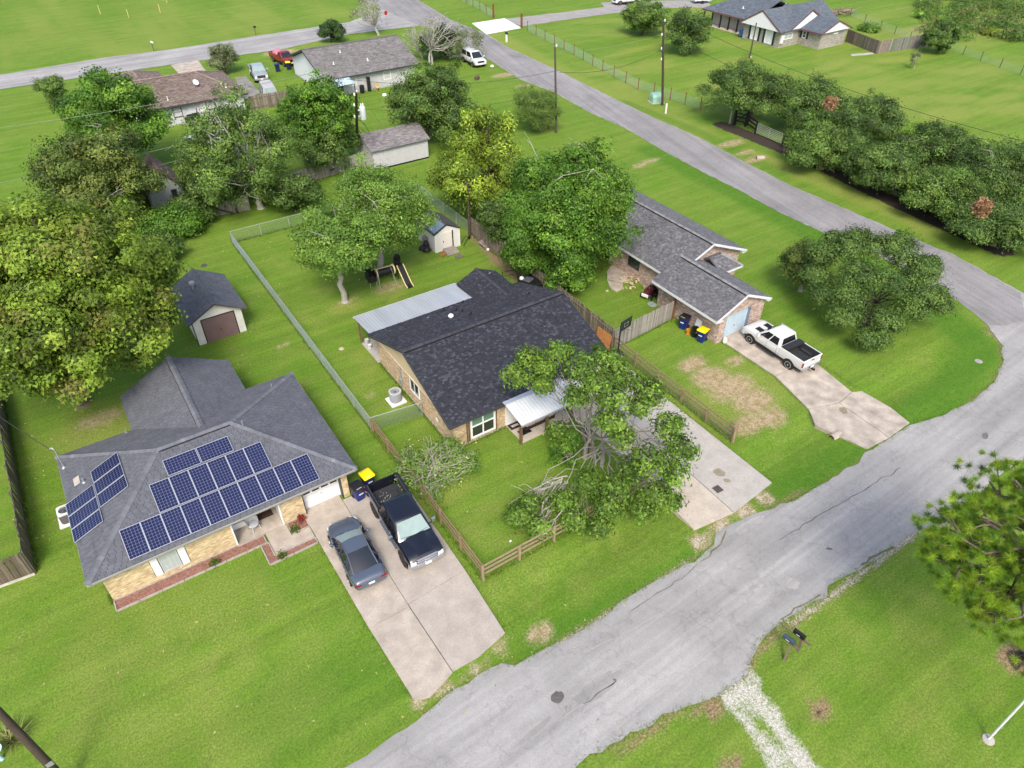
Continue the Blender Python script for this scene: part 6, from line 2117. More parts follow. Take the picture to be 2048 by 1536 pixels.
truck('parked_van', 'white van nosed toward camera by the side road under bare branches', 'van', (*at2(947, 122, .4), 0), R(176), M_WPAINT, 5.2, 2.0, 1.95, 1.2, 1.7, 'wagon', 1.12, 1.2, .38, None, False, False, 2, .95, mirrors='small')
fx, fy = at2(1262, 10)
truck('pickup_truck', 'white pickup at the top edge beside the far grey drive', 'pickup truck', (fx, fy + 1.5, 0), R(80), M_WPAINT, 5.8, 2.0, 1.9, 1.5, 2.2, 'bed', 1.2, 1.3, .4, None, False, False, 2)
fx, fy = at2(1050, -4)
truck('parked_van', 'white vehicle cut off by the top edge on far lawn', 'van', (fx, fy, 0), R(70), M_WPAINT, 5.2, 2.0, 1.8, 1.2, 1.7, 'wagon', 1.12, 1.2, .38, None, False, False, 2, .95, mirrors='small')

# sedan
def sedan(label, loc, rz, pm):
    t = thing('sedan', label, 'car', loc, rz)
    L, w = 4.75, .92
    st = [  # y, half width, sill, shoulder z, deck z, crown
        (2.36, .62, .34, .50, .60, .02), (2.30, .74, .28, .54, .66, .03), (2.10, .84, .24, .60, .73, .05), (1.75, .895, .22, .66, .80, .06), (1.25, .92, .22, .72, .88, .06),
        (.85, .92, .22, .76, .93, .04), (.0, .92, .22, .79, .95, .02), (-.9, .92, .22, .81, .97, .02), (-1.45, .915, .22, .82, .985, .03), (-1.80, .90, .24, .82, 1.0, .04), (-2.15, .86, .28, .80, 1.0, .04), (-2.32, .80, .34, .72, .93, .02), (-2.375, .74, .40, .62, .72, .01)]
    part('body', MB().loft([sect(b, c, d, e, f, a) for a, b, c, d, e, f in reversed(st)]), pm, t, False, smooth=180)
    sb = t.children[-1].modifiers.new('round', 'SUBSURF')
    sb.levels = sb.render_levels = 1
    # greenhouse as stations along the length
    gs = [(1.12, .70, .93, .02), (.62, .66, 1.22, .03), (.22, .60, 1.395, .04), (-.25, .585, 1.43, .045), (-.70, .575, 1.41, .045), (-1.20, .60, 1.25, .04), (-1.72, .66, 1.01, .03)]
    vs, fs = [], []
    for y, hw, z, cr in gs:
        for k in range(-3, 4):
            u_ = k / 3
            vs.append((u_ * hw, y - .10 * u_ * u_ * (1 if y > 0 else -1) * (.6), z + cr * (1 - u_ * u_)))
    for i in range(len(gs) - 1):
        for k in range(6):
            fs.append((i * 7 + k, (i + 1) * 7 + k, (i + 1) * 7 + k + 1, i * 7 + k + 1))
    rows = lambda a, b: [f for f in fs if a * 7 <= f[0] < b * 7]
    part('roof', MB().add(vs, rows(2, 4)), pm, t, False, smooth=60)
    part('windshield', MB().add(vs, rows(0, 2)), M_SHADE, t, False, smooth=60)
    part('rear_window', MB().add(vs, rows(4, 6)), M_GLASSV, t, False, smooth=60)
    for s in (-1, 1):
        e = 0 if s < 0 else 6
        tops = [vs[i * 7 + e] for i in range(len(gs))]
        n = len(gs)
        bots = [(s * .86, y, .95 + .01 * (i > 3)) for i, (y, _, _, _) in enumerate(gs)]
        mb = MB()
        bl = [bots[i] for i in range(n)]
        v2 = tops + bl
        q = [(i, i + 1, n + i + 1, n + i) for i in range(n - 1)]
        if s > 0:
            q = [tuple(reversed(f)) for f in q]
        mb.add(v2, q)
        part('side_window', mb, M_GLASSV, t, False)
        rl = MB().tube([(p[0], p[1], p[2] + .012) for p in tops], .035, 6)
        part('roof_rail', rl, pm, t, False, smooth=60)
        part('pillar', MB().beam((s * .88, -.12, .95), (s * .595, -.2, 1.42), .05, .09).beam((s * .875, -1.05, .96), (s * .60, -1.05, 1.30), .05, .10), M_DKTRIM, t, False)
        part('belt_trim', MB().beam((s * .905, .95, .93), (s * .905, -1.6, .97), .015, .025), M_CHROME, t, False)
        for y in (-.1, -1.05):
            part('door_handle', MB().box(s * .925 - .015, s * .925 + .015, y + .12, y + .30, .78, .81), pm, t, False)
            part('door_seam', MB().box(s * .921 - .004, s * .921 + .004, y - .006, y + .006, .35, .92), M_DKTRIM, t, False)
        mr = part('mirror', MB().lathe([(.01, -.11), (.07, -.08), (.085, 0), (.06, .09), (.01, .11)], 10, (s * 1.02, .62, 1.0), 0, 'x'), pm, t, False, smooth=50)
        part('mirror_arm', MB().beam((s * .86, .66, .95), (s * .95, .64, .98), .05, .04), M_BLACK, mr, False)
        part('headlight', MB().loft([[(s * .50, 2.30, .58), (s * .50, 2.30, .68), (s * .50, 2.1, .72), (s * .5, 2.1, .6)], [(s * .80, 2.08, .60), (s * .80, 2.08, .70), (s * .83, 1.85, .74), (s * .83, 1.85, .62)]] if s > 0 else [[(s * .80, 2.08, .60), (s * .80, 2.08, .70), (s * .83, 1.85, .74), (s * .83, 1.85, .62)], [(s * .50, 2.30, .58), (s * .50, 2.30, .68), (s * .50, 2.1, .72), (s * .5, 2.1, .6)]]), M_LAMP, t, False)
        part('tail_light', MB().box(s * .68 - .18, s * .68 + .18, -2.372, -2.27, .76, .86), M_TAIL, t, False, bevel=.03)
    ar = MB()
    for y in (1.42, -1.42):
        for s in (-1, 1):
            arch(ar, s * .926, y, .38, 0, .33)
            wheel(t, s * .83, y, .33, .21, M_RIM, 5)
    part('wheel_arch', ar, M_BLACK, t, False)
    part('grille', MB().box(-.45, .45, 2.335, 2.372, .42, .60), M_BLACK, t, False, bevel=.01)
    part('licence_plate', MB().box(-.16, .16, -2.395, -2.377, .66, .78), M_PLATE, t, False)
    part('badge', MB().lathe([(.045, 0), (.045, .012), (.005, .016)], 12, (0, -2.33, .90), 0, 'z'), M_CHROME, t, False)
    part('chrome_strip', MB().box(-.6, .6, -2.388, -2.372, .50, .515), M_CHROME, t, False)
    part('wiper', MB().beam((-.5, 1.10, .975), (.1, 1.02, 1.0), .02, .02).beam((.05, 1.10, .975), (.6, 1.0, .99), .02, .02), M_BLACK, t, False)
    part('aerial_fin', MB().loft([[(-.025, -.62, 1.44), (.025, -.62, 1.44), (.025, -.75, 1.44), (-.025, -.75, 1.44)], [(-.005, -.70, 1.50), (.005, -.70, 1.50), (.005, -.74, 1.50), (-.005, -.74, 1.50)]]), pm, t, False)
    return t
M_SLATE = paint('slate_paint', (.090, .112, .150), .22, .25)
loc, rz, L = vpose((684, 1050), (739, 1158), .55)
sedan('slate blue grey sedan nosed toward the white garage door', loc, rz, M_SLATE)

# ================================================================== SMALL THINGS
M_BINB = mat('bin_blue', (.012, .022, .20), .45, .06, 3)
M_BINY = mat('bin_yellow', (.80, .66, .0), .45, .05, 3)
M_BINN = mat('bin_navy', (.02, .028, .10), .5, .06, 3)
def bin_(label, loc, rz, lid, body=M_BINB, group=None):
    t = thing('wheelie_bin', label, 'trash bin', loc, rz)
    def rr(hx, hy, z, yo=0):
        c = .06
        return [(-hx + c, -hy + yo, z), (hx - c, -hy + yo, z), (hx, -hy + c + yo, z), (hx, hy - c + yo, z), (hx - c, hy + yo, z), (-hx + c, hy + yo, z), (-hx, hy - c + yo, z), (-hx, -hy + c + yo, z)]
    part('body', MB().loft([rr(.24, .26, .06), rr(.25, .28, .15), rr(.33, .37, .98), rr(.35, .39, 1.02)]), body, t, False, smooth=40)
    ld = part('lid', MB().loft([rr(.36, .41, 1.022, .0), rr(.36, .41, 1.06), rr(.30, .33, 1.11), rr(.12, .14, 1.12)]), lid, t, False, smooth=40)
    part('handle', MB().tube([(-.28, .42, 1.0), (-.28, .48, 1.0), (.28, .48, 1.0), (.28, .42, 1.0)], .02, 6), body, t, False)
    for s in (-1, 1):
        part('wheel', MB().lathe([(.02, -.03), (.13, -.03), (.13, .03), (.02, .03)], 14, (s * .27, .28, .13), 0, 'x'), M_BLACK, t, False, smooth=40)
    part('label', MB().box(-.14, .14, -.345, -.330, .62, .70), M_PLATE, t, False)
    part('lid_print', MB().box(-.20, .12, -.30, -.24, 1.111, 1.113), M_PLATE, ld, False)
    return t
bin_('blue wheelie bin with black lid beside the white garage door', (7.85, 27.65, .0), R(8), M_BLACK)
bin_('blue wheelie bin with yellow lid behind the navy pickup tailgate', (8.68, 28.2, .0), R(6), M_BINY)
bin_('blue wheelie bin with black lid where silvery fence meets brick wall', (*at2(1366, 656), 0), R(-75), M_BLACK)
bin_('blue wheelie bin with yellow lid against the pinkish brick corner', (*at2(1402, 682), 0), R(-75), M_BINY)
bin_('dark blue wheelie bin with blue lid on grass by red pickup', (*at2(556, 143), 0), R(170), M_BINN, M_BINN)
bin_('dark blue wheelie bin with yellow lid on grass by red pickup', (*at2(578, 139), 0), R(170), M_BINY, M_BINN)
bin_('bright blue wheelie bin beside the ranch house porch', (*at2(1482, 74), 0), R(90), mat('bin_sky', (.03, .14, .42), .5), MATS['bin_sky'])
solo('bucket', MB().lathe([(.13, 0), (.16, .38), (.165, .39), (.14, .38), (.12, .05)], 16), mat('bucket_orange', (.62, .22, .04), .5, .06, 4), 'small orange bucket between the two blue bins by brick wall', 'bucket', (*at2(1375, 668), 0), smooth=40)
t = thing('trash_can', 'round black trash can beside the orange bucket', 'trash can', (*at2(1388, 672), 0))
part('body', MB().lathe([(.22, 0), (.28, .72), (.30, .74), (.27, .72), (.2, .1)], 18), M_BLACK, t, False, smooth=40)
part('handle', MB().box(-.06, .06, -.31, -.28, .5, .58).box(-.2, -.1, -.30, -.27, .5, .56), M_PLATE, t, False)
solo('panel', MB().obox(0, 0, .62, .55, .03, 1.2, 0, 0, None, -.18), mat('pale_panel', (.62, .66, .66), .5), 'pale grey panel leaning on brick wall behind the black can', 'panel', (35.72, 28.75, 0), R(-90))
t = thing('gas_bottle', 'white cylinder lying at the brick garage corner', 'gas bottle', (*at2(1449, 684), 0), R(40))
part('tank', MB().lathe([(.02, -.28), (.14, -.25), (.17, -.12), (.17, .12), (.14, .25), (.02, .28)], 14, (0, 0, .17), 0, 'x'), M_STAINW, t, False, smooth=40)
part('collar', MB().lathe([(.08, .24), (.10, .34), (.08, .34)], 10, (0, 0, .17), 0, 'x'), M_GALV, t, False)

# basketball hoop
hp = thing('basketball_hoop', 'black basketball hoop with dark backboard by the fence corner', 'basketball hoop', (29.0, 29.9, .08), R(12))
part('pole', MB().tube([(0, 0, 0), (0, 0, 2.6), (0, -.35, 2.95)], .05, 8), M_BLACK, hp, False)
part('base', MB().box(-.4, .4, -.35, .55, 0, .14), M_BLACK, hp, False, bevel=.04)
bb = part('backboard', MB().box(-.62, .62, -.42, -.38, 2.5, 3.3), mat('smoked_board', (.02, .022, .028), .25, .2, 3), hp, False)
part('board_marking', MB().box(-.22, .22, -.424, -.421, 2.72, 2.75).box(-.22, .22, -.424, -.421, 3.0, 3.03).box(-.22, -.19, -.424, -.421, 2.75, 3.0).box(.19, .22, -.424, -.421, 2.75, 3.0), mat('board_grey', (.25, .26, .28), .5), bb, False)
part('rim', MB().tube([(.22 * math.cos(2 * math.pi * k / 16), -.66 + .22 * math.sin(2 * math.pi * k / 16), 2.68) for k in range(17)], .012, 5, caps=False), M_BLACK, hp, False)
part('bracket', MB().beam((-.3, -.38, 2.6), (0, 0, 2.2), .03, .03).beam((.3, -.38, 2.6), (0, 0, 2.2), .03, .03), M_BLACK, hp, False)
solo('plywood_sheet', MB().obox(0, 0, .62, 1.5, .03, 1.25, 0, 0, None, -.12), mat('plywood_orange', (.46, .20, .07), .8, .15, 3), 'orange plywood sheet leaning on brown fence behind the hoop', 'plywood', (28.85, 31.4, .08), R(-88))
t = thing('rubber_mat_pile', 'crumpled dark tarp heap on the drive beside the wire fence', 'tarp', (*at2(1228, 713), .08))
vs, n_ = [], 9
for i in range(n_):
    for k in range(n_):
        u_, v_ = i / (n_ - 1) * 2 - 1, k / (n_ - 1) * 2 - 1
        hh = max(0, (1 - u_ * u_) * (1 - v_ * v_))
        vs.append((u_ * .45, v_ * .55, .01 + .3 * hh * (1 + .5 * math.sin(7 * u_) * math.cos(6 * v_))))
part('sheet', MB().add(vs, [(i * n_ + k, (i + 1) * n_ + k, (i + 1) * n_ + k + 1, i * n_ + k + 1) for i in range(n_ - 1) for k in range(n_ - 1)]), mat('dark_tarp', (.05, .065, .06), .6, .3, 9), t, False, smooth=30)

# play set
ps = thing('play_set', 'black and yellow toddler play set with tunnel and slide', 'play set', (*at2(775, 566), 0), R(-3))
M_BY = mat('play_cream', (.72, .62, .30), .5)
part('slide_bed', MB().loft([[(1.05, .1, 1.22), (1.55, .1, 1.22), (1.55, .1, 1.17), (1.05, .1, 1.17)], [(1.05, -1.35, .18), (1.55, -1.35, .18), (1.55, -1.35, .13), (1.05, -1.35, .13)], [(1.05, -1.75, .10), (1.55, -1.75, .10), (1.55, -1.75, .05), (1.05, -1.75, .05)]]), M_BLACK, ps, False)
for x in (1.02, 1.58):
    part('slide_side', MB().beam((x, .12, 1.27), (x, -1.35, .24), .06, .12).beam((x, -1.35, .24), (x, -1.78, .14), .06, .12), M_BY, ps, False)
part('slide_platform', MB().box(1.0, 1.6, .1, .65, 1.14, 1.2), M_BLACK, ps, False)
part('back_board', MB().box(1.0, 1.6, .62, .68, 1.2, 1.75).lathe([(.28, 0), (.28, .06)], 14, (1.3, .62, 1.75), 0, 'y'), M_BLACK, ps, False)
for x in (1.03, 1.57):
    for y in (.14, .62):
        part('leg', MB().box(x - .04, x + .04, y - .04, y + .04, 0, 1.16), M_BLACK, ps, False)
tb = MB().lathe([(.36, -.75), (.36, .75), (.33, .75), (.33, -.75)], 20, (0, .35, .95), 0, 'x', caps=False)
tn = part('tunnel', tb, M_BLACK, ps, False, smooth=40)
for x in (-.75, .75):
    part('tunnel_ring', MB().lathe([(.33, -.06), (.42, -.06), (.42, .06), (.33, .06), (.33, -.06)], 20, (x, .35, .95), 0, 'x', caps=False), M_BY, tn, False, smooth=40)
part('tunnel_stripe', MB().box(-.69, .69, .30, .42, 1.305, 1.33), M_BY, tn, False)
cab_ = MB().box(-1.55, -1.5, -.1, .8, .5, 1.3).box(-.95, -.9, -.1, .8, .5, 1.3).box(-1.5, -.95, .75, .8, .5, 1.3).box(-1.5, -.95, -.1, -.05, .5, .95)
part('den', cab_, M_BLACK, ps, False)
for x, y in ((-1.5, -.05), (-.95, -.05), (-1.5, .75), (-.95, .75), (-.7, .35), (.7, .35)):
    part('leg', MB().tube([(x, y, 0), (x, y, .62)], .03, 6), M_GALV, ps, False)
part('swing_frame', MB().tube([(-.9, -.7, 0), (-.75, -.1, 1.55), (.4, -.1, 1.5), (.55, -.7, 0)], .022, 6), M_GALV, ps, False)

# around the small shed
t = thing('trash_bag_pile', 'black bags and dark barrel slumped by the white shed wall', 'trash bags', (25.0, 51.3, 0))
for i, (x, y, r_, h_) in enumerate(((-.15, -.2, .38, .5), (-.35, .25, .34, .45), (.08, .35, .3, .8))):
    part('bag', MB().lathe([(.05, 0), (r_, .1), (r_ * .95, h_ * .5), (r_ * .6, h_ * .85), (.06, h_)], 10, (x, y, 0)), M_BLACK, t, False, smooth=60)
solo('board', MB().obox(0, 0, .5, .9, .04, 1.15, 0, 0, None, -.2), M_GREYWOOD, 'grey board leaning against the side of the white shed', 'board', (25.2, 52.1, 0), R(-90))
solo('board', MB().box(-.35, .35, -.2, .2, .0, .05), mat('red_board', (.30, .10, .04), .8, .15, 4), 'reddish board lying at the white shed corner', 'board', (25.75, 49.75, .02), R(35))
solo('paver', MB().box(-.35, .35, -.28, .28, .0, .03), mat('brown_mat', (.13, .11, .095), .9, .2, 6), 'dark brown mat below the plank ramp', 'mat', (26.75, 48.75, .01), R(8))
t = thing('pallet', 'weathered wooden pallet tilted against brown fence by white shed', 'pallet', (*at2(973, 492), 0), R(15))
for k in range(5):
    part('plank', MB().obox(-.45 + k * .22, 0, .25, .18, 1.1, .03, 0, 0, None, .4), M_GREYWOOD, t, False)
for y in (-.4, .4):
    part('bearer', MB().obox(0, y, .22 + y * .4, 1.1, .08, .08), M_GREYWOOD, t, False)
solo('ball', MB().lathe([(.01, -.14), (.10, -.10), (.14, 0), (.10, .10), (.01, .14)], 14, (0, 0, .14)), M_WHITE, 'white ball on the straw beside the pallet', 'ball', (*at2(976, 502), 0), smooth=60)
t = thing('wheelbarrow', 'upturned dark wheelbarrow frame right of the white shed', 'wheelbarrow', (28.5, 50.6, 0), R(30))
part('frame', MB().tube([(-.7, -.25, .1), (.4, -.12, .45), (.8, 0, .15)], .025, 6).tube([(-.7, .25, .1), (.4, .12, .45), (.8, 0, .15)], .025, 6), M_BLACK, t, False)
part('wheel', MB().lathe([(.03, -.04), (.18, -.04), (.18, .04), (.03, .04)], 14, (.8, 0, .18), 0, 'y'), M_TYRE, t, False)
t = thing('brick_pile', 'loose reddish bricks and rubble by the slender dark pole', 'brick pile', (*at2(958, 470), 0))
for i in range(9):
    part('brick', MB().obox(rng.normal() * .6, rng.normal() * .4, .05, .24, .12, .09, rng.uniform(0, 3)), mat('brick_red', (.28, .14, .09), .9, .2, 8), t, False)
# sewer caps in lawns
def cap(label, px, py, m):
    solo('cleanout_cap', MB().lathe([(.16, 0), (.20, .03), (.10, .07), (.09, .12), (.02, .13)], 16), m, label, 'sewer cap', (*at2(px, py), 0), smooth=40)
cap('pale round cleanout cap in the lawn left of the metal patio', 683, 698, mat('cap_tan', (.46, .38, .29), .8))
solo('valve_lid', MB().lathe([(.26, 0), (.27, .03), (.02, .045)], 14), mat('lid_grey', (.06, .07, .065), .8), 'dark meter lid in the lawn above the garage shed', 'meter lid', (*at2(408, 531), 0))
solo('valve_lid', MB().lathe([(.26, 0), (.27, .03), (.02, .045)], 14), mat('lid_stone', (.30, .28, .25), .9), 'grey stone meter lid in corner lawn inside the bend', 'meter lid', (*at2(1957, 723), 0))
g = thing('drain_grate', 'square dark drain grate set in the pale middle drive', 'drain grate', (*at2(1435, 980), .082), R(-2))
part('frame', MB().box(-.24, .24, -.24, .24, -.02, .006), M_BLACK, g, False)
for k in range(6):
    part('bar', MB().box(-.21 + k * .075, -.18 + k * .075, -.22, .22, .006, .016), mat('grate_bar', (.16, .13, .11), .7), g, False)
# riding mower, stone heap, net
mw = thing('riding_mower', 'dark red riding mower parked beneath the grey eave', 'mower', (*at2(1302, 590), 0), R(105))
M_MRED = mat('mower_red', (.085, .018, .022), .4, .1, 4)
part('hood', MB().loft([[(x, .95, z) for x, z in ((-.26, .35), (-.26, .65), (-.16, .72), (.16, .72), (.26, .65), (.26, .35))], [(x, .15, z) for x, z in ((-.30, .35), (-.30, .78), (-.2, .85), (.2, .85), (.30, .78), (.30, .35))]]), M_MRED, mw, False, smooth=40)
part('bumper', MB().box(-.3, .3, .95, 1.05, .3, .55), M_STAINW, mw, False, bevel=.02)
part('deck', MB().box(-.6, .6, -.45, .25, .16, .34), M_BLACK, mw, False, bevel=.04)
part('seat', MB().box(-.22, .22, -.75, -.3, .55, .66).obox(0, -.78, .85, .42, .10, .45, 0, 0, None, .2), M_BLACK, mw, False, bevel=.03)
part('fender', MB().box(-.48, .48, -.95, -.2, .45, .55), M_BLACK, mw, False, bevel=.03)
part('steering_wheel', MB().tube([(.17 * math.cos(2 * math.pi * k / 12), -.05 + .15 * math.sin(2 * math.pi * k / 12), 1.0 + .05 * math.sin(2 * math.pi * k / 12)) for k in range(13)], .015, 5, caps=False).tube([(0, 0, .8), (0, -.05, 1.0)], .02, 5), M_BLACK, mw, False)
part('hood_stripe', MB().box(.262, .285, .2, .9, .58, .66), M_WHITE, mw, False)
for x, y, r_ in ((-.42, .7, .19), (.42, .7, .19), (-.45, -.6, .26), (.45, -.6, .26)):
    part('wheel', MB().lathe([(r_ * .4, -.09), (r_, -.08), (r_, .08), (r_ * .4, .09)], 16, (x, y, r_), 0, 'x'), M_TYRE, mw, False, smooth=40)
hpile = thing('stone_heap', 'heap of pale broken stone slabs beside the cracked back patio', 'stone heap', (*at2(1276, 560), 0))
SM = [mat('slab_%d' % i, c, .9, .2, 5) for i, c in enumerate(((.46, .36, .25), (.52, .44, .31), (.36, .27, .19)))]
for i in range(70):
    x, y = rng.normal() * .9, rng.normal() * .55
    h_ = max(.03, .35 - .22 * math.hypot(x, y) + rng.normal() * .06)
    part('stone', MB().obox(x, y, h_, rng.uniform(.14, .36), rng.uniform(.1, .24), rng.uniform(.04, .09), rng.uniform(0, 3), 0, None, rng.normal() * .35, rng.normal() * .35), SM[i % 3], hpile, False)
solo('planter', MB().lathe([(.15, 0), (.22, .3), (.24, .32), (.19, .3), (.05, .28)], 14), mat('yellow_pot', (.72, .46, .03), .5), 'yellow pot on the back patio under the big tree', 'pot', (*at2(1243, 532), .08), smooth=40)
solo('water_dish', MB().loft([[(x, y, 0) for x, y in ((-.35, -.18), (.35, -.18), (.35, .18), (-.35, .18))], [(x * 1.1, y * 1.1, .28) for x, y in ((-.35, -.18), (.35, -.18), (.35, .18), (-.35, .18))]]), mat('grey_tub', (.42, .44, .46), .5), 'grey plastic tub by the black back doorway', 'tub', (*at2(1277, 548), 0), R(60), bevel=.03)
nt_ = thing('landing_net', 'pale fishing net leaning on the brick garage wall', 'net', (*at2(1304, 610), 0))
part('hoop', MB().tube([(.32 * math.cos(2 * math.pi * k / 16), .4 * math.sin(2 * math.pi * k / 16), .06) for k in range(17)], .014, 5, caps=False), M_GALV, nt_, False)
part('handle', MB().tube([(.1, .38, .06), (.6, 1.1, .9)], .014, 5), M_GALV, nt_, False)
nm = MB()
for k in range(-6, 7):
    e = math.sqrt(max(0, 1 - (k / 6.5) ** 2))
    nm.beam((k * .049, -.4 * e, .05), (k * .049, .4 * e, .05), .014, .006)
    nm.beam((-.32 * e, k * .061, .056), (.32 * e, k * .061, .056), .014, .006)
part('netting', nm, mat('net_teal', (.40, .48, .46), .7), nt_, False, kind='stuff')

# mailboxes
M_MBX = mat('mailbox_blue', (.04, .06, .085), .35, .1, 4)
def mailbox(label, x, y, rz, m, post_h=1.05, lean=0):
    t = thing('mailbox', label, 'mailbox', (x, y, 0), rz)
    part('post', MB().beam((lean, -.1, -.1), (0, 0, post_h), .10, .10), mat('mail_post', (.14, .10, .075), .9, .25, 6), t, False)
    part('arm', MB().beam((0, -.45, post_h - .05), (0, .35, post_h - .02), .09, .09), MATS['mail_post'], t, False)
    pr = [(-.105, 0), (.105, 0), (.105, .14), (.075, .21), (0, .245), (-.075, .21), (-.105, .14)]
    bx = part('box', MB().loft([[(a, .42, post_h + .03 + b) for a, b in pr], [(a, -.14, post_h + .03 + b) for a, b in pr]]), m, t, False, smooth=40)
    part('door', MB().loft([[(a * 1.04, .44, post_h + .028 + b * 1.03) for a, b in pr], [(a * 1.04, .425, post_h + .028 + b * 1.03) for a, b in pr]]), m, bx, False)
    part('number_strip', MB().box(-.112, -.106, .08, .26, post_h + .10, post_h + .13), M_PLATE, bx, False)
    return t
mbx = at2(1572, 1309)
mailbox('blue grey mailbox on leaning wooden post by the street', mbx[0], mbx[1], R(8), M_MBX, 1.0, -.35)
mby = at2(1590, 1301)
mailbox('glossy black mailbox standing just right of the blue one', mby[0] + .1, mby[1], R(8), mat('mailbox_black', (.012, .012, .014), .2, .05, 3), 1.0, .0)
for px, py, lb in ((308, 102, 'black post mailbox with white box on far verge'), (512, 70, 'dark slanted mailbox on the far verge')):
    x, y = at2(px, py)
    mailbox(lb, x, y, R(190), M_WHITE if px < 400 else M_BLACK, 1.2)
x, y = at2(1013, 84)
t = thing('mailbox', 'white post mailbox with black box by the pale gate apron', 'mailbox', (x, y, 0))
part('post', MB().box(-.12, .12, -.12, .12, 0, 1.2), M_WHITE, t, False)
part('box', MB().box(-.14, .14, -.3, .3, 1.2, 1.5), M_BLACK, t, False, bevel=.05)
# flagpole
fp = thing('flagpole', 'white flagpole rising from small footing in lower right lawn', 'flagpole', (*at2(1976, 1479), 0))
part('shaft', MB().tube([(0, 0, 0), (0, 0, 6.5)], [.05, .035], 10), mat('pole_white', (.66, .68, .68), .35), fp, False, smooth=60)
part('footing', MB().lathe([(.26, 0), (.24, .06), (.08, .08)], 14), M_CONC_B, fp, False)
part('cleat', MB().box(-.02, .02, -.10, -.05, 1.1, 1.22), M_GALV, fp, False)
part('halyard', MB().tube([(.06, -.05, .3), (.05, -.05, 6.4)], .006, 4), M_WHITE, fp, False)
# green utility box, white marker posts, hydrant
t = thing('utility_box', 'pale green utility box beside the pole across the side road', 'utility box', (*at2(1312, 204), 0), R(-20))
part('cabinet', MB().loft([[(x, y, 0) for x, y in ((-.75, -.6), (.75, -.6), (.75, .6), (-.75, .6))], [(x, y, .8) for x, y in ((-.75, -.6), (.75, -.6), (.75, .6), (-.75, .6))], [(x, y, 1.1) for x, y in ((-.65, -.35), (.65, -.35), (.65, .6), (-.65, .6))]]), mat('box_green', (.26, .45, .36), .5, .06, 3), t, False, bevel=.03)
part('pad', MB().box(-.9, .9, -.8, .8, -.05, .06), M_CONC_C, t, False)
for px, py, lb in ((1331, 227, 'white marker post on the verge below the green box'),):
    solo('marker_post', MB().box(-.09, .09, -.06, .06, 0, 1.25), M_WHITE, lb, 'marker post', (*at2(px, py), 0))
t = thing('fire_hydrant', 'red hydrant on the grass behind the round fine bush', 'fire hydrant', (*at2(1097, 257), 0))
M_HYD = mat('hydrant_red', (.28, .05, .03), .5)
part('barrel', MB().lathe([(.20, 0), (.20, .05), (.14, .07), (.14, .62), (.17, .64), (.17, .7), (.12, .84), (.04, .9)], 14), M_HYD, t, False, smooth=40)
for s in (-1, 1):
    part('nozzle', MB().lathe([(.06, .12 * s), (.06, .24 * s), (.08, .24 * s), (.08, .28 * s)] if s > 0 else [(.08, -.28), (.08, -.24), (.06, -.24), (.06, -.12)], 10, (0, 0, .55), 0, 'x'), M_HYD, t, False)
t = thing('stop_sign', 'red stop sign at the far road corner', 'stop sign', (*at2(774, 52), 0), R(15))
part('post', MB().box(-.03, .03, -.03, .03, 0, 2.4), M_GALV, t, False)
fc_ = part('face', MB().add([(.38 * math.cos(math.pi / 8 + k * math.pi / 4), -.04, 2.1 + .38 * math.sin(math.pi / 8 + k * math.pi / 4)) for k in range(8)] + [(.38 * math.cos(math.pi / 8 + k * math.pi / 4), -.02, 2.1 + .38 * math.sin(math.pi / 8 + k * math.pi / 4)) for k in range(8)], [tuple(range(8)), tuple(reversed(range(8, 16)))] + [(k, 8 + k, 8 + (k + 1) % 8, (k + 1) % 8) for k in range(8)]), mat('sign_red', (.45, .02, .02), .4), t, False)
for px, py, wh in ((201, 28, 'leftmost'), (258, 36, 'nearest the road, second from left'), (321, 26, 'third from left'), (334, 5, 'farthest, by the top edge')):
    solo('survey_stake', MB().box(-.05, .05, -.05, .05, 0, 1.5), mat('stake_wood', (.60, .45, .22), .8), 'pale wooden survey stake in the far green field, ' + wh, 'survey stake', (*at2(px, py), 0), group='survey stakes in the far field')
# white things on the far lawns
solo('tub', MB().lathe([(.30, 0), (.28, .2), (.03, .3)], 12), M_WHITE, 'white rounded tub on the lawn behind the grey gabled house', 'tub', (*at2(769, 191), 0))
solo('stone', MB().lathe([(.28, 0), (.24, .18), (.03, .25)], 9), M_STAINW, 'white stone on the verge beside the white van', 'stone', (*at2(984, 133), 0))
t = thing('log_stump', 'cut log stump on the verge under the bare tree', 'stump', (*at2(954, 159), 0), R(30))
part('log', MB().lathe([(.02, -.35), (.25, -.35), (.27, .35), (.02, .35)], 12, (0, 0, .25), 0, 'x'), mat('log_bark', (.10, .07, .05), .9, .3, 6), t, False)
for x, lb in ((558, 'dark round drum leaning at the grey house wall'),):
    solo('drum', MB().lathe([(.3, 0), (.32, .1), (.32, .9), (.3, 1.0), (.05, 1.0)], 14), M_BLACK, lb, 'drum', (38.6, 95.2, 0), smooth=40)
solo('water_heater', MB().box(-.2, .2, -.2, .2, 0, 1.9), M_BLACK, 'tall dark cabinet standing against the grey house wall', 'cabinet', (39.7, 95.3, 0), bevel=.03)
solo('garden_chair', MB().box(-.28, .28, -.28, .28, .38, .46).box(-.28, .28, .2, .28, .46, 1.0).box(-.26, -.2, -.26, -.2, 0, .38).box(.2, .26, -.26, -.2, 0, .38).box(-.26, -.2, .2, .26, 0, .38).box(.2, .26, .2, .26, 0, .38), mat('chair_ochre', (.50, .36, .16), .7), 'ochre garden chair beside the grey house windows', 'chair', (40.8, 95.0, 0))
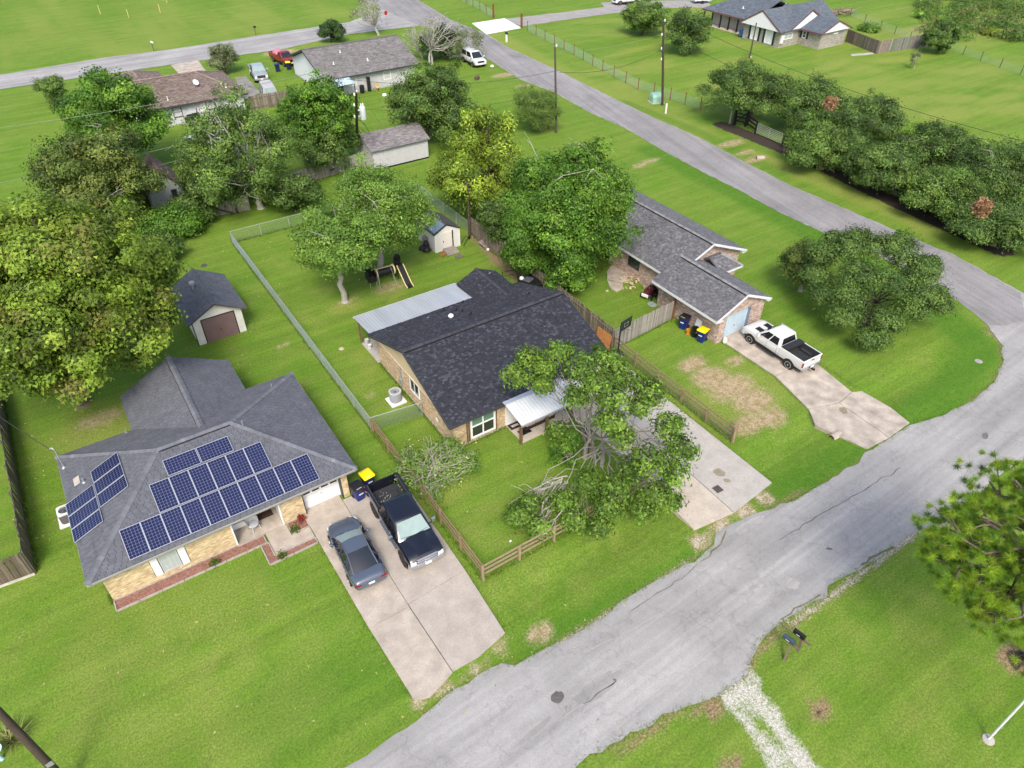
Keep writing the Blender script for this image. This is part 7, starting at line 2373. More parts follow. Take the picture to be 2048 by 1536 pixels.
for k, (px, py) in enumerate(((1445, 51), (1467, 58))):
    t = thing('porch_ornament', ('pinkish standing ornament at the far end of ranch porch', 'pinkish standing ornament nearest the blue bin on ranch porch')[k], 'ornament', (*at2(px, py), .08))
    part('figure', MB().lathe([(.22, 0), (.28, .3), (.16, .8), (.26, 1.1), (.12, 1.5), (.16, 1.65), (.02, 1.8)], 12), mat('ornament_pink', (.45, .24, .19), .8, .3, 8), t, False, smooth=50)
solo('slab', MB().prism([(-2.2, .4), (-1.6, .9), (2.0, -.3), (1.9, -.9), (.4, -.6)], 0, .08), M_CONC_B, 'pale concrete slab lying on grass below the privacy fence', 'slab', (*at2(1724, 109), 0))
t = thing('brush_pile', 'pile of dead branches behind the ranch house', 'brush pile', (*at2(1680, 28), 0))
for i in range(30):
    a, b = rng.normal(size=3) * (2.0, 1.2, .3), rng.normal(size=3) * (2.0, 1.2, .3)
    part('branch', MB().tube([(a[0], a[1], abs(a[2]) + .2), (b[0], b[1], abs(b[2]) + .4)], .09, 5), mat('dead_wood', (.22, .17, .13), .9, .2, 5), t, False)
c = thing('culvert_pipe', 'dark culvert pipe mouth under the cracked right drive apron', 'culvert', (35.0, 15.9, -.12), R(0))
part('pipe', MB().lathe([(.24, -.3), (.28, -.3), (.28, .5), (.24, .5)], 18, (0, 0, 0), 0, 'x', caps=False), M_CONC_C, c, False, smooth=40)
part('mouth', MB().lathe([(.01, -.05), (.24, -.05)], 18, (0, 0, 0), 0, 'x', caps=False), M_BLACK, c, False)
t = thing('culvert_pipe', 'small culvert mouth in the sandy patch by the oak row', 'culvert', (*at2(1519, 318), .05), R(-30))
part('pipe', MB().lathe([(.2, -.4), (.24, -.4), (.24, .5), (.2, .5)], 14, (0, 0, .08), 0, 'x', caps=False), M_CONC_C, t, False)
part('mouth', MB().lathe([(.01, -.2), (.2, -.2)], 14, (0, 0, .08), 0, 'x', caps=False), M_BLACK, t, False)
# trailer and grill by the wood fence behind the main roof
t = thing('tarp_cover_cart', 'black covered cart with pale lid tucked by brown fence behind main roof', 'cart', (*at2(1062, 572, .4), 0), R(5))
part('body', MB().box(-.75, .75, -.9, .9, .3, .95), M_BLACK, t, False, bevel=.12)
part('lid', MB().obox(-.15, .2, 1.0, .8, .7, .06, .3), mat('cart_lid', (.10, .11, .13), .35), t, False, bevel=.02)
part('white_bag', MB().lathe([(.05, .95), (.2, 1.0), (.16, 1.15), (.03, 1.2)], 10, (-.5, .6, 0)), M_WHITE, t, False)
for x in (-.6, .6):
    part('wheel', MB().lathe([(.05, -.06), (.25, -.06), (.25, .06), (.05, .06)], 14, (x, -.5, .25), 0, 'x'), M_TYRE, t, False)
t = thing('rail_rack', 'thin black metal rail frame on straw behind the main roof', 'rack', (*at2(1035, 560), 0), R(-15))
part('top_bar', MB().tube([(-1.3, 0, 1.0), (1.3, 0, 1.0)], .025, 6).tube([(-1.3, 0, .6), (1.3, 0, .6)], .02, 6), M_BLACK, t, False)
for x in (-1.3, 0, 1.3):
    part('upright', MB().tube([(x, 0, 0), (x, 0, 1.02)], .025, 6), M_BLACK, t, False)
solo('white_scrap', MB().obox(0, 0, .03, .12, .09, .05, .4), M_WHITE, 'white scrap on the grass inside the rail fence', 'scrap', (*at2(1021, 1083), 0))
solo('bird_bath', MB().lathe([(.10, 0), (.06, .2), (.05, .6), (.16, .7), (.30, .78), (.26, .76), (.02, .7)], 14), mat('bath_blue', (.42, .62, .72), .4), 'pale blue basin at the lower left frame edge', 'basin', (*at2(-9, 1505, .6), 0), smooth=40)

t = thing('utility_trailer', 'white utility trailer cut by the top edge near ranch carport', 'trailer', (*at2(1402, 6), 0), R(70))
part('bed', MB().box(-.9, .9, -1.8, 1.8, .55, .68).box(-.9, -.85, -1.8, 1.8, .68, 1.3).box(.85, .9, -1.8, 1.8, .68, 1.3).box(-.85, .85, 1.75, 1.8, .68, 1.3), M_WPAINT, t, False)
part('drawbar', MB().beam((0, -1.8, .55), (0, -2.9, .5), .08, .08), M_BLACK, t, False)
for x in (-.95, .95):
    part('wheel', MB().lathe([(.12, -.09), (.32, -.09), (.32, .09), (.12, .09)], 16, (x, .2, .32), 0, 'x'), M_TYRE, t, False, smooth=40)

# ================================================================== TREES
M_LEAF = mat('leaf', (0, 0, 0), .55, .0, 2, attr=True, spec=.25, transl=.28)
M_BARK = mat('bark', (.16, .125, .095), .95, .3, 4, .5, 25, stretch=(3, 3, .6))
M_BARKW = mat('bark_pale', (.37, .35, .31), .9, .3, 5, .4, 25, stretch=(3, 3, .8))
M_BARKM = mat('bark_silver', (.30, .28, .25), .9, .3, 5, .4, 25, stretch=(3, 3, .8))
M_BARKD = mat('bark_dark', (.075, .06, .05), .95, .3, 4, .5, 25, stretch=(3, 3, .6))
PAL = {
    'oak': [(.094, .162, .034), (.072, .128, .028), (.122, .194, .040), (.050, .092, .022)],
    'oakl': [(.122, .206, .040), (.094, .164, .032), (.150, .234, .044), (.062, .112, .024)],
    'green': [(.098, .206, .022), (.076, .168, .018), (.130, .240, .028), (.050, .115, .014)],
    'light': [(.135, .240, .038), (.106, .198, .032), (.165, .272, .044), (.076, .145, .024)],
    'yellow': [(.200, .295, .034), (.155, .240, .028), (.260, .340, .042), (.098, .150, .021), (.165, .175, .036)],
    'yellowg': [(.205, .300, .032), (.160, .245, .028), (.255, .340, .038), (.100, .155, .021)],
    'olive': [(.112, .160, .032), (.084, .128, .026), (.148, .182, .036), (.056, .090, .020)],
    'dark': [(.040, .078, .020), (.052, .100, .025), (.028, .058, .016)],
    'bush': [(.110, .180, .036), (.086, .146, .030), (.14, .205, .042)],
    'pine': [(.190, .300, .020), (.135, .240, .016), (.240, .335, .026), (.070, .150, .014)],
    'maple': [(.110, .200, .026), (.086, .160, .022), (.140, .232, .030), (.060, .112, .018)],
    'grey': [(.15, .185, .085), (.12, .15, .065), (.18, .21, .10)],
}
def quad_leaves(name, pos, nrm, size, asp, col, m, tang=None):
    n = len(pos)
    if tang is None:
        rv = rng.normal(size=(n, 3))
        tang = np.cross(nrm, rv)
    tang /= np.linalg.norm(tang, axis=1, keepdims=True) + 1e-9
    bit = np.cross(nrm, tang)
    bit /= np.linalg.norm(bit, axis=1, keepdims=True) + 1e-9
    s = size[:, None]
    co = np.stack([pos - tang * s * .5 - bit * s * asp * .5, pos - tang * s * .5 + bit * s * asp * .5, pos + tang * s * .62], 1).reshape(-1, 3)
    me = bpy.data.meshes.new(name)
    me.vertices.add(3 * n)
    me.vertices.foreach_set('co', co.astype(np.float32).ravel())
    me.loops.add(3 * n)
    me.loops.foreach_set('vertex_index', np.arange(3 * n, dtype=np.int32))
    me.polygons.add(n)
    me.polygons.foreach_set('loop_start', np.arange(0, 3 * n, 3, dtype=np.int32))
    at_ = me.attributes.new('col', 'FLOAT_COLOR', 'FACE')
    at_.data.foreach_set('color', np.concatenate([np.clip(col, 0, 1), np.ones((n, 1))], 1).astype(np.float32).ravel())
    me.materials.append(m)
    me.update()
    return me
def unit(n):
    v = rng.normal(size=(n, 3))
    return v / np.linalg.norm(v, axis=1, keepdims=True)
def crown_from_box(bx, by, box, rxy=None):
    # size a crown standing on (bx,by) so that it fills the surveyed photo box
    x0, x1, y0, y1 = box
    z = 4.0
    for _ in range(30):
        px, py, dep = proj((bx, by, z))
        z += (py - (y0 + y1) / 2) * dep / FPX / math.cos(TH) * .8
        z = max(z, .3)
    px, py, dep = proj((bx, by, z))
    off = ((x0 + x1) / 2 - px) * dep / FPX
    right = np.array((_cy, _sy))
    cx, cy_ = bx + right[0] * off, by + right[1] * off
    r = (x1 - x0) / 2 * dep / FPX
    hv = (y1 - y0) / 2 * dep / FPX
    ang = math.atan2(CH - z, math.hypot(cx, cy_))
    rz2 = (hv ** 2 - (r * math.sin(ang)) ** 2) / math.cos(ang) ** 2
    rz = math.sqrt(rz2) if rz2 > (.45 * r) ** 2 else .45 * r
    return np.array((cx, cy_, z)), r, rz
def limb(mb, p, q, r0, r1, n=5, wob=.12, seg=6, bow=.0):
    p, q = np.array(p, float), np.array(q, float)
    L = np.linalg.norm(q - p)
    pts = []
    side = rng.normal(size=3) * L * wob
    for i in range(n + 1):
        t = i / n
        b = p + (q - p) * t + side * math.sin(math.pi * t) + np.array((0, 0, bow * L * math.sin(math.pi * t)))
        if 0 < i < n:
            b = b + rng.normal(size=3) * L * .025
        pts.append(tuple(b))
    mb.tube(pts, [r0 + (r1 - r0) * i / n for i in range(n + 1)], seg, caps=False)
    return pts
def tree(name, label, base, box, pal, nleaf, size=.30, lobes=14, subs=None, spread=.30, bark=None, tr=.22, cat='tree', group=None, asp=.62,
         weights=None, lobe_r=.46, twig=40, stems=1, needle=False, sparse=0.0, squash=.75, world=False, limb_r=.35, dead=0, zc=None, drop=.25, shell=.5, custom=None):
    nleaf, size = int(nleaf * (1.2 if needle else 1.95)), size * (1 if needle else .70)
    asp = asp if needle else asp * 1.25
    bx, by = base if world else at2(*base)
    c, R_, RZ = crown_from_box(bx, by, box)
    if not custom and not sparse:
        R_, RZ, lobes, lobe_r = R_ * .97, RZ * .97, int(lobes * 1.35), lobe_r * .84
    c = c - np.array((bx, by, 0))
    if c[2] - RZ * squash < 0.15:
        lowcut = .1
    else:
        lowcut = c[2] - RZ
    t = thing(name, label, cat, (bx, by, 0), 0, group)
    P = np.array(PAL[pal]) * (1.28 if pal == 'light' else 1.08 if pal == 'yellow' else 1.2)
    lob = []
    k = 0
    while not custom and len(lob) < lobes and k < 4000:
        k += 1
        u = unit(1)[0] * rng.uniform(.25, .72) ** .8
        if u[2] < -.55:
            continue
        lp = c + u * np.array((R_, R_, RZ))
        lr = lobe_r * rng.uniform(.6, 1.3)
        if all(np.linalg.norm((lp - q[0]) / np.array((R_, R_, RZ))) > .26 for q in lob) or k > 2500:
            lob.append((lp, lr))
    if not custom and not needle:
        for i in range(int(lobes * .8)):
            u = unit(1)[0]
            u[2] = abs(u[2]) * .9 - .25
            lob.append((c + u * rng.uniform(.70, .93) * np.array((R_, R_, RZ)), lobe_r * rng.uniform(.30, .55)))
    if custom:
        lob = []
        for px, py, z, r in custom:
            q = np.array(at(px, py, z)) - (bx, by, 0)
            lob.append((q, .86 * r / R_))
    LP = np.array([q[0] for q in lob])
    LR = np.array([q[1] for q in lob])
    sc = np.array((R_, R_, RZ * .95))
    subs = subs or max(40, nleaf // 90)
    li = rng.integers(len(lob), size=subs)
    d = unit(subs)
    d[:, 2] = d[:, 2] * squash + .12
    rad = LR[li] * rng.uniform(shell, 1.0, subs) ** .6
    SP = LP[li] + d * rad[:, None] * ((R_, R_, R_ * .8) if custom else sc)
    if custom:
        lowcut = .2
    keep = SP[:, 2] > max(lowcut, .2)
    SP, li, d = SP[keep], li[keep], d[keep]
    subs = len(SP)
    tone = P[rng.choice(len(P), size=subs, p=weights)] * (1 + .20 * rng.normal(size=(subs, 1)))
    sg = spread * .70 * (.7 + .6 * rng.random(subs)) * (R_ ** .4)
    if needle:
        si = rng.integers(subs, size=nleaf)
        dr = unit(nleaf)
        dr = dr + d[si] * .55
        dr /= np.linalg.norm(dr, axis=1, keepdims=True)
        ln = size * rng.uniform(.7, 1.2, nleaf)
        pos = SP[si] + dr * (ln * .55)[:, None] + rng.normal(size=(nleaf, 3)) * .04
        nr = np.cross(dr, unit(nleaf))
        nr /= np.linalg.norm(nr, axis=1, keepdims=True) + 1e-9
        col = tone[si] * (1 + .15 * rng.normal(size=(nleaf, 1)))
        me = quad_leaves('crown', pos, nr, ln, asp, col, M_LEAF, dr)
    else:
        si = rng.integers(subs, size=nleaf)
        of = rng.normal(size=(nleaf, 3)) * sg[si][:, None] * np.array((1, 1, .62))
        pos = SP[si] + of
        pos[:, 2] -= np.abs(rng.normal(size=nleaf)) * drop * .4
        nr = d[si] * .65 + of / (np.linalg.norm(of, axis=1, keepdims=True) + 1e-6) * .6 + unit(nleaf) * .5 + np.array((0, 0, .3))
        nr /= np.linalg.norm(nr, axis=1, keepdims=True)
        ok = pos[:, 2] > .1
        pos, nr, si = pos[ok], nr[ok], si[ok]
        col = tone[si] * (1 + .18 * rng.normal(size=(len(pos), 1)))
        sz = size * rng.uniform(.65, 1.3, len(pos))
        me = quad_leaves('crown', pos, nr, sz, asp, col, M_LEAF)
    cr = put('crown', me, t)
    if nleaf < 2500:
        cr['kind'] = 'stuff'
    bark = bark or M_BARK
    tm = MB()
    for s in range(stems):
        off = np.array((0, 0, 0.)) if stems == 1 else np.append(rng.normal(size=2) * .25, 0)
        fork = off + np.append(rng.normal(size=2) * .25, 1.3 + .5 * rng.random()) if custom else np.array((c[0] * .45, c[1] * .45, max(.5, (c[2] - RZ * .55)))) if stems == 1 else np.append(c[:2] * .5 + rng.normal(size=2) * R_ * .25, max(.5, c[2] - RZ * .5))
        r0 = tr / (stems ** .4)
        tm.tube([tuple(off + np.array((0, 0, -.1))), tuple(off + np.array((0, 0, .15)))], [r0 * 1.7, r0 * 1.15], 10, caps=False)
        limb(tm, off + np.array((0, 0, .14)), fork, r0 * 1.15, r0 * .72, 5, .04, 10)
        for i in range(s, len(lob), stems):
            a = fork + (LP[i] - fork) * 0
            mid = fork + (LP[i] - fork) * .1
            r1 = r0 * rng.uniform(limb_r, limb_r * 1.6)
            limb(tm, fork, LP[i], r1, r1 * .3, 6, .05 if custom else .10, 6, .10 if custom else .06)
            ks = np.where(li == i)[0]
            for j in rng.permutation(ks)[:max(1, twig // max(1, len(lob)))]:
                limb(tm, LP[i] + (fork - LP[i]) * rng.uniform(0, .4), SP[j] + (SP[j] - LP[i]) * (.25 * (sparse > 0)), r1 * .34, .012, 3, .12, 4)
    part('trunk', tm, bark, t, False, smooth=70)
    if dead:
        dm = MB()
        for i in range(dead):
            a = LP[rng.integers(len(lob))]
            b = a + unit(1)[0] * np.array((1, 1, .8)) * R_ * rng.uniform(.5, .75)
            pts = limb(dm, a, b, .05, .015, 4, .15, 5)
            for q in range(3):
                e = np.array(pts[rng.integers(2, 5)])
                limb(dm, e, e + unit(1)[0] * R_ * .22, .02, .008, 3, .15, 4)
        part('dead_branch', dm, M_BARKW, t, False)
    return t

# left and behind
tree('sycamore_tree', 'huge yellow green maple leaved tree filling the left edge', (165, 806), (-150, 372, 345, 835), 'yellow', 92000, .25, 44, 1300, .22, M_BARK, .42, weights=[.34, .28, .12, .18, .08], lobe_r=.27, asp=.8, twig=90)
tree('elm_tree', 'olive tree with reddish tint behind the huge yellow green tree', (190, 455), (62, 318, 235, 450), 'olive', 22000, .30, 18, 360, .30, M_BARKW, .28, lobe_r=.38, dead=3)
tree('oak_tree', 'dense bright green round tree before the brown hip roofed house', (262, 345), (128, 350, 133, 335), 'green', 26000, .34, 22, 420, .30, M_BARKD, .35, lobe_r=.36)
tree('birch_tree', 'open tree with many white limbs before the white carport', (522, 416), (345, 615, 178, 428), 'oakl', 22000, .25, 34, 460, .25, M_BARKW, .28, lobe_r=.29, twig=120, sparse=1, limb_r=.27, dead=3, shell=.5)
tree('oak_tree', 'dense tree with pale dead limbs left of the transformer pole', (655, 330), (555, 722, 130, 335), 'green', 24000, .30, 20, 420, .28, M_BARK, .30, lobe_r=.36, dead=6)
tree('oak_tree', 'dark rounded oak standing before the plain gabled house', (848, 285), (770, 962, 108, 300), 'oak', 26000, .28, 20, 460, .26, M_BARK, .30, lobe_r=.36)
tree('myrtle_bush', 'fine leaved round bush beside the near verge pole', (1080, 262), (1018, 1124, 166, 270), 'bush', 19000, .16, 12, 520, .22, M_BARK, .10, lobe_r=.48, cat='bush', asp=.4, stems=4)
tree('mulberry_tree', 'yellow green drooping tree behind the slender dark pole', (985, 430), (858, 1060, 200, 470), 'yellowg', 26000, .32, 24, 460, .26, M_BARKD, .24, lobe_r=.32, asp=.5, drop=.8)
tree('ash_tree', 'big full green tree between the main house and grey roof', (1150, 560), (1002, 1285, 262, 575), 'green', 60000, .25, 30, 800, .28, M_BARK, .38, lobe_r=.34, dead=4)
tree('tallow_tree', 'light green tree standing in the middle back yard', (690, 603), (582, 765, 385, 575), 'light', 26000, .22, 18, 460, .26, M_BARKW, .22, lobe_r=.38, asp=.5, dead=3)
tree('tallow_tree', 'light green tree with whitish limbs left of white shed', (757, 548), (640, 868, 300, 530), 'light', 34000, .22, 22, 600, .27, M_BARKW, .24, lobe_r=.36, asp=.5, dead=5)
# undergrowth
for i, (b, box, pal, n, lb) in enumerate((
        ((1000, 500), (945, 1045, 385, 505), 'oak', 9000, 'dark undergrowth tree just behind the slender pole'),
        ((1075, 560), (1005, 1110, 440, 560), 'green', 10000, 'dark green undergrowth leaning over the brown fence'),
        ((1130, 590), (1090, 1180, 500, 595), 'green', 8000, 'low green growth at the foot of big full tree'),
        ((650, 345), (590, 722, 240, 345), 'oak', 11000, 'low dense thicket beneath the transformer pole tree'),
        ((330, 470), (258, 420, 400, 505), 'green', 12000, 'vine covered thicket below the grey green shed'),
        ((470, 430), (350, 470, 330, 440), 'oak', 10000, 'shrubby thicket left of the white limbed tree'),
        ((590, 420), (520, 640, 340, 425), 'oak', 9000, 'dark thicket right of the white limbed tree trunk'),
        ((300, 420), (190, 300, 350, 450), 'olive', 9000, 'olive thicket left of the grey green shed'),
        ((345, 520), (290, 360, 450, 530), 'oak', 6000, 'dark shrub edge right of the huge yellow green tree'),
        ((1000, 440), (960, 1030, 350, 430), 'yellowg', 7000, 'yellowish sapling between the drooping tree and big tree'),
        ((900, 270), (860, 958, 190, 270), 'oak', 8000, 'lower dark bush right of the rounded dark oak'),
        ((880, 118), (838, 925, 45, 120), 'dark', 8000, 'dark evergreen bush behind the bare branched tree'),
        ((440, 380), (420, 520, 290, 375), 'green', 8000, 'bright thicket behind the white limbed tree'))):
    tree('thicket', lb, b, box, pal, n, .27, 9, None, .30, M_BARKD, .10, cat='thicket', lobe_r=.46, stems=2, twig=16)
# the corner tree
tree('oak_tree', 'broad dark oak on the corner lawn above white pickup', (1735, 655), (1600, 1888, 462, 705), 'oak', 40000, .20, 0, 900, .20, M_BARKD, .24, stems=3, asp=.5, limb_r=.3, shell=.4, twig=60,
     custom=[(1650, 505, 4.4, 1.5), (1700, 492, 5.1, 1.6), (1755, 492, 5.4, 1.6), (1805, 508, 5.1, 1.6), (1845, 540, 4.4, 1.5), (1865, 588, 3.4, 1.2), (1828, 615, 2.8, 1.4), (1770, 640, 2.2, 1.4), (1738, 676, 1.4, .9), (1690, 630, 2.3, 1.4), (1648, 585, 2.8, 1.2),
             (1632, 545, 3.5, 1.1), (1720, 550, 4.4, 1.8), (1785, 560, 4.4, 1.8), (1838, 580, 3.7, 1.4), (1700, 590, 3.4, 1.4), (1884, 610, 2.6, .6), (1718, 470, 5.7, .8), (1802, 478, 5.5, .8), (1860, 525, 4.2, .7), (1765, 675, 1.3, .6), (1668, 475, 4.8, .6)])
tree('oak_tree', 'smaller brownish green oak left of the corner oak', (1600, 582), (1553, 1665, 470, 590), 'olive', 11000, .20, 12, 260, .25, M_BARKW, .14, lobe_r=.40, asp=.5)
# front yard tree with pale limbs, fallen side and all
tree('maple_tree', 'airy front yard maple with pale limbs over the porch and drive', (1180, 908), (1010, 1395, 672, 985), 'maple', 10500, .24, 0, 620, .15, M_BARKM, .25, stems=4, twig=220, sparse=1, limb_r=.30, shell=.35, asp=.62,
     custom=[(1031, 747, 5.6, 1.0), (1063, 715, 6.2, .8), (1090, 735, 6.0, .8), (1125, 701, 6.8, .9), (1165, 730, 7.4, 1.3), (1205, 712, 7.2, .9), (1232, 739, 6.8, 1.0), (1154, 790, 6.6, .8), (1219, 785, 6.6, 1.2), (1222, 838, 5.8, 1.0), (1300, 785, 5.6, 1.0),
             (1280, 812, 5.6, .8), (1340, 850, 4.8, 1.0), (1362, 895, 4.4, 1.0), (1299, 920, 4.6, 1.1), (1350, 945, 3.8, .9), (1250, 875, 5.2, .8), (1116, 855, 2.2, .5), (1190, 760, 7.2, .9), (1265, 760, 6.2, .8), (1085, 765, 5.4, .6)])
tree('maple_limb', 'low leafy maple limb sprawling over the front rail fence', (1190, 925), (1022, 1395, 905, 1055), 'maple', 9000, .23, 0, 460, .15, M_BARKM, .15, twig=170, sparse=1, limb_r=.34, stems=3, asp=.62, cat='tree', shell=.3,
     custom=[(1259, 935, 3.4, 1.1), (1232, 975, 3.0, 1.1), (1312, 985, 2.8, 1.0), (1178, 962, 2.6, .9), (1039, 1029, 1.1, .8), (1079, 1054, 1.0, .7), (1219, 1012, 2.3, .9), (1200, 1050, 1.4, .5), (1130, 1000, 1.9, .8), (1285, 1015, 2.0, .7), (1150, 1035, 1.4, .6), (1340, 1000, 2.4, .7), (1060, 1000, 1.4, .5)])
sn = thing('dead_limb', 'splayed white dead limbs at the left of the front maple', 'dead branch', (*at2(1128, 950), 0))
for i in range(9):
    dm = MB()
    a = np.array(at(1128 + rng.normal() * 8, 958 + rng.normal() * 8, 1.7))
    b = np.array(at(rng.uniform(1048, 1095), rng.uniform(975, 1052), rng.uniform(.7, 1.5)))
    pts = limb(dm, a, b, .05, .014, 5, .10, 5, .05)
    for q in range(3):
        e = np.array(pts[rng.integers(2, 6)])
        limb(dm, e, e + (b - a) * .3 + rng.normal(size=3) * .3, .018, .007, 3, .12, 4)
    part('branch', dm, M_BARKW, sn)
tree('ivy_clump', 'dark ivy clump on the front maple trunk', (1135, 925), (1100, 1165, 850, 960), 'green', 3600, .15, 7, 110, .2, M_BARKW, .06, cat='vine', lobe_r=.5)
tree('citrus_shrub', 'twiggy open shrub with pale fruit beside the rail fence', (880, 955), (778, 962, 868, 985), 'light', 2300, .16, 22, 260, .22, mat('twig_grey', (.36, .34, .27), .9, .2, 5), .09, cat='shrub', lobe_r=.3, twig=330, sparse=1, stems=5, limb_r=.5, shell=.2)
# oak row
for i, (b, box, n, pal, lb) in enumerate((
        ((1505, 243), (1400, 1590, 115, 240), 24000, 'oak', 'first oak of the row spreading above black frame gate'),
        ((1600, 262), (1535, 1690, 150, 262), 20000, 'oak', 'second oak in the back of the oak row'),
        ((1720, 290), (1640, 1812, 180, 290), 22000, 'oak', 'third oak at the back of the row with brown dead tuft'),
        ((1640, 338), (1565, 1745, 235, 355), 24000, 'oakl', 'bright oak at the roadside front of the oak row'),
        ((1790, 385), (1690, 1850, 270, 390), 24000, 'oak', 'mid row oak bending toward the side road'),
        ((1880, 335), (1790, 1960, 232, 350), 22000, 'oak', 'pale limbed oak toward the right end of the row'),
        ((1890, 430), (1800, 1970, 320, 440), 22000, 'oakl', 'front oak with rusty dead tuft near the right end'),
        ((1990, 400), (1900, 2090, 265, 420), 24000, 'oak', 'tall oak at the right end of the row by frame edge'),
        ((1985, 490), (1905, 2110, 385, 505), 22000, 'oak', 'last low oak cut by the right frame edge'))):
    tree('oak_tree', lb, b, box, pal, n, .26, 18, 420, .28, M_BARK, .24, group='oaks in the row along the side road', lobe_r=.38, asp=.5, dead=2 if i in (5, 7) else 0)
for (px, py, lb) in ((1662, 206, 'upper'), (1965, 415, 'lower')):
    x, y, z = at(px, py, 6.0)
    pos = np.clip(rng.normal(size=(500, 3)), -1.7, 1.7) * .34
    nr = unit(500)
    me = quad_leaves('dead_tuft', pos, nr, rng.uniform(.2, .4, 500), .5, np.array((.36, .21, .11)) * (1 + .2 * rng.normal(size=(500, 1))), M_LEAF)
    tag(put('dead_tuft', me, None, (x, y, z)), 'rusty dead leaf tuft in the %s part of the oak row' % lb, 'dead branch')
# pasture trees
tree('oak_tree', 'small lawn tree left of the tall pole before ranch house', (1283, 70), (1243, 1338, -12, 72), 'oakl', 13000, .30, 14, 280, .3, M_BARKD, .18, lobe_r=.40)
tree('oak_tree', 'small lawn tree right of the tall pole before ranch house', (1378, 108), (1330, 1428, 8, 112), 'oak', 14000, .30, 14, 300, .3, M_BARKD, .18, lobe_r=.40)
tree('round_tree', 'small dark round tree at the end of privacy fence', (1876, 106), (1850, 1912, 38, 106), 'oak', 9000, .30, 10, 200, .28, M_BARKD, .14, lobe_r=.46)
tree('sapling', 'tiny leaning sapling on the pasture lawn', (1828, 137), (1818, 1842, 92, 137), 'grey', 260, .22, 5, 40, .25, M_BARKW, .05, cat='sapling', stems=1)
tree('round_tree', 'small round tree by the brown roofed house drive', (446, 148), (410, 476, 80, 148), 'grey', 8000, .24, 10, 220, .28, M_BARK, .14, lobe_r=.42, stems=2)
tree('round_tree', 'small grey green tree on the far left lawn', (112, 208), (72, 130, 145, 210), 'oakl', 7000, .22, 9, 200, .26, M_BARK, .1, lobe_r=.44, stems=2)
tree('round_tree', 'little dark tree beside the far road edge', (662, 84), (638, 690, 38, 86), 'dark', 7000, .32, 9, 160, .28, M_BARKD, .12, lobe_r=.44)
# bare trees
def bare(label, base, box, r=.16, n=14, leaf=300, stems=1, pal='grey'):
    t = tree('bare_tree', label, base, box, pal, leaf, .20, n, 260, .2, M_BARKW, r, lobe_r=.30, twig=190, sparse=1, stems=stems, limb_r=.36, dead=2, shell=.2)
    return t
bare('nearly bare whitish tree at the corner of the two roads', (757, 70), (695, 785, -25, 70), .2, 14, 900)
bare('bare white tree with spreading limbs beside the white van', (862, 130), (818, 935, 10, 128), .2, 18, 350, 2)
bare('leaning bare whitish tree right of the grey gabled house', (845, 118), (795, 860, 35, 118), .12, 9, 120)
tree('willow_tree', 'wispy half bare tree leaning over the white van', (900, 118), (885, 985, 40, 130), 'grey', 2600, .22, 12, 160, .3, M_BARKW, .1, lobe_r=.34, twig=90, sparse=1)
# pine at lower right
tree('pine_tree', 'bright needled pine at the lower right frame edge', (2062, 1330), (1825, 2330, 890, 1330), 'pine', 165000, .23, 54, 1500, .2, M_BARK, .24, needle=True, asp=.062, lobe_r=.24, twig=150, sparse=1, limb_r=.4)
# pasture scrub
def scrub_field():
    n = 5200
    px = rng.uniform(1835, 2060, n)
    py = rng.uniform(-5, 85, n)
    pos, col, nr = [], [], []
    for i in range(n):
        a = (px[i] - 1840) / 200
        b = py[i] / 80
        if rng.random() < .30 + .6 * (b > .35 + .8 * a) or smooth_noise(px[i] * .045, py[i] * .13, 5) < -.05:
            continue
        x, y = at2(px[i], py[i])
        pos.append((x, y, abs(rng.normal()) * .8))
    pos = np.array(pos)
    k = 14
    P = np.repeat(pos, k, 0) + rng.normal(size=(len(pos) * k, 3)) * (.45, .45, .25)
    P[:, 2] = np.abs(P[:, 2])
    base = np.array(((.11, .21, .04), (.085, .18, .03), (.14, .22, .05), (.22, .22, .08)))[rng.integers(4, size=len(pos))]
    c = np.repeat(base, k, 0) * (1 + .15 * rng.normal(size=(len(P), 1)))
    nr = unit(len(P)) + (0, 0, .6)
    nr /= np.linalg.norm(nr, axis=1, keepdims=True)
    me = quad_leaves('scrub', P, nr, rng.uniform(.25, .5, len(P)), .5, c, M_LEAF)
    o = put('scrub', me)
    o['kind'] = 'stuff'
    tag(o, 'tangled tall scrub and weeds across the far right pasture', 'scrub')
scrub_field()
for px, py, r_, c_ in ((1890, 42, 1.6, 'oakl'), (1850, 28, 1.4, 'oakl'), (1985, 62, 1.3, 'yellow'), (1740, 55, .8, 'oakl')):
    tree('weed_bush', {1890: 'weedy green bush left in far scrub', 1850: 'weedy green bush at the scrub edge', 1985: 'yellow flowering weed bush in far scrub', 1740: 'small weed clump at the pasture fence'}[px], (px, py + 8), (px - 22, px + 22, py - 6, py + 9), 'light' if c_ == 'oakl' else c_, 2600, .3, 6, 70, .3, M_BARKD, .05, cat='bush', lobe_r=.5)

# fruit on the citrus shrub
cs = at2(875, 930)
fm = MB()
for i in range(34):
    px, py = rng.uniform(785, 955), rng.uniform(872, 978)
    x, y, z = at(px, py, rng.uniform(.4, 1.5))
    r_ = .045
    fm.lathe([(.005, z - r_), (r_, z), (.005, z + r_)], 6, (x, y, 0))
fr = solo('fruit', fm, mat('fruit_pale', (.68, .62, .36), .5), 'pale fruit scattered through the twiggy shrub', 'fruit')
fr['kind'] = 'stuff'
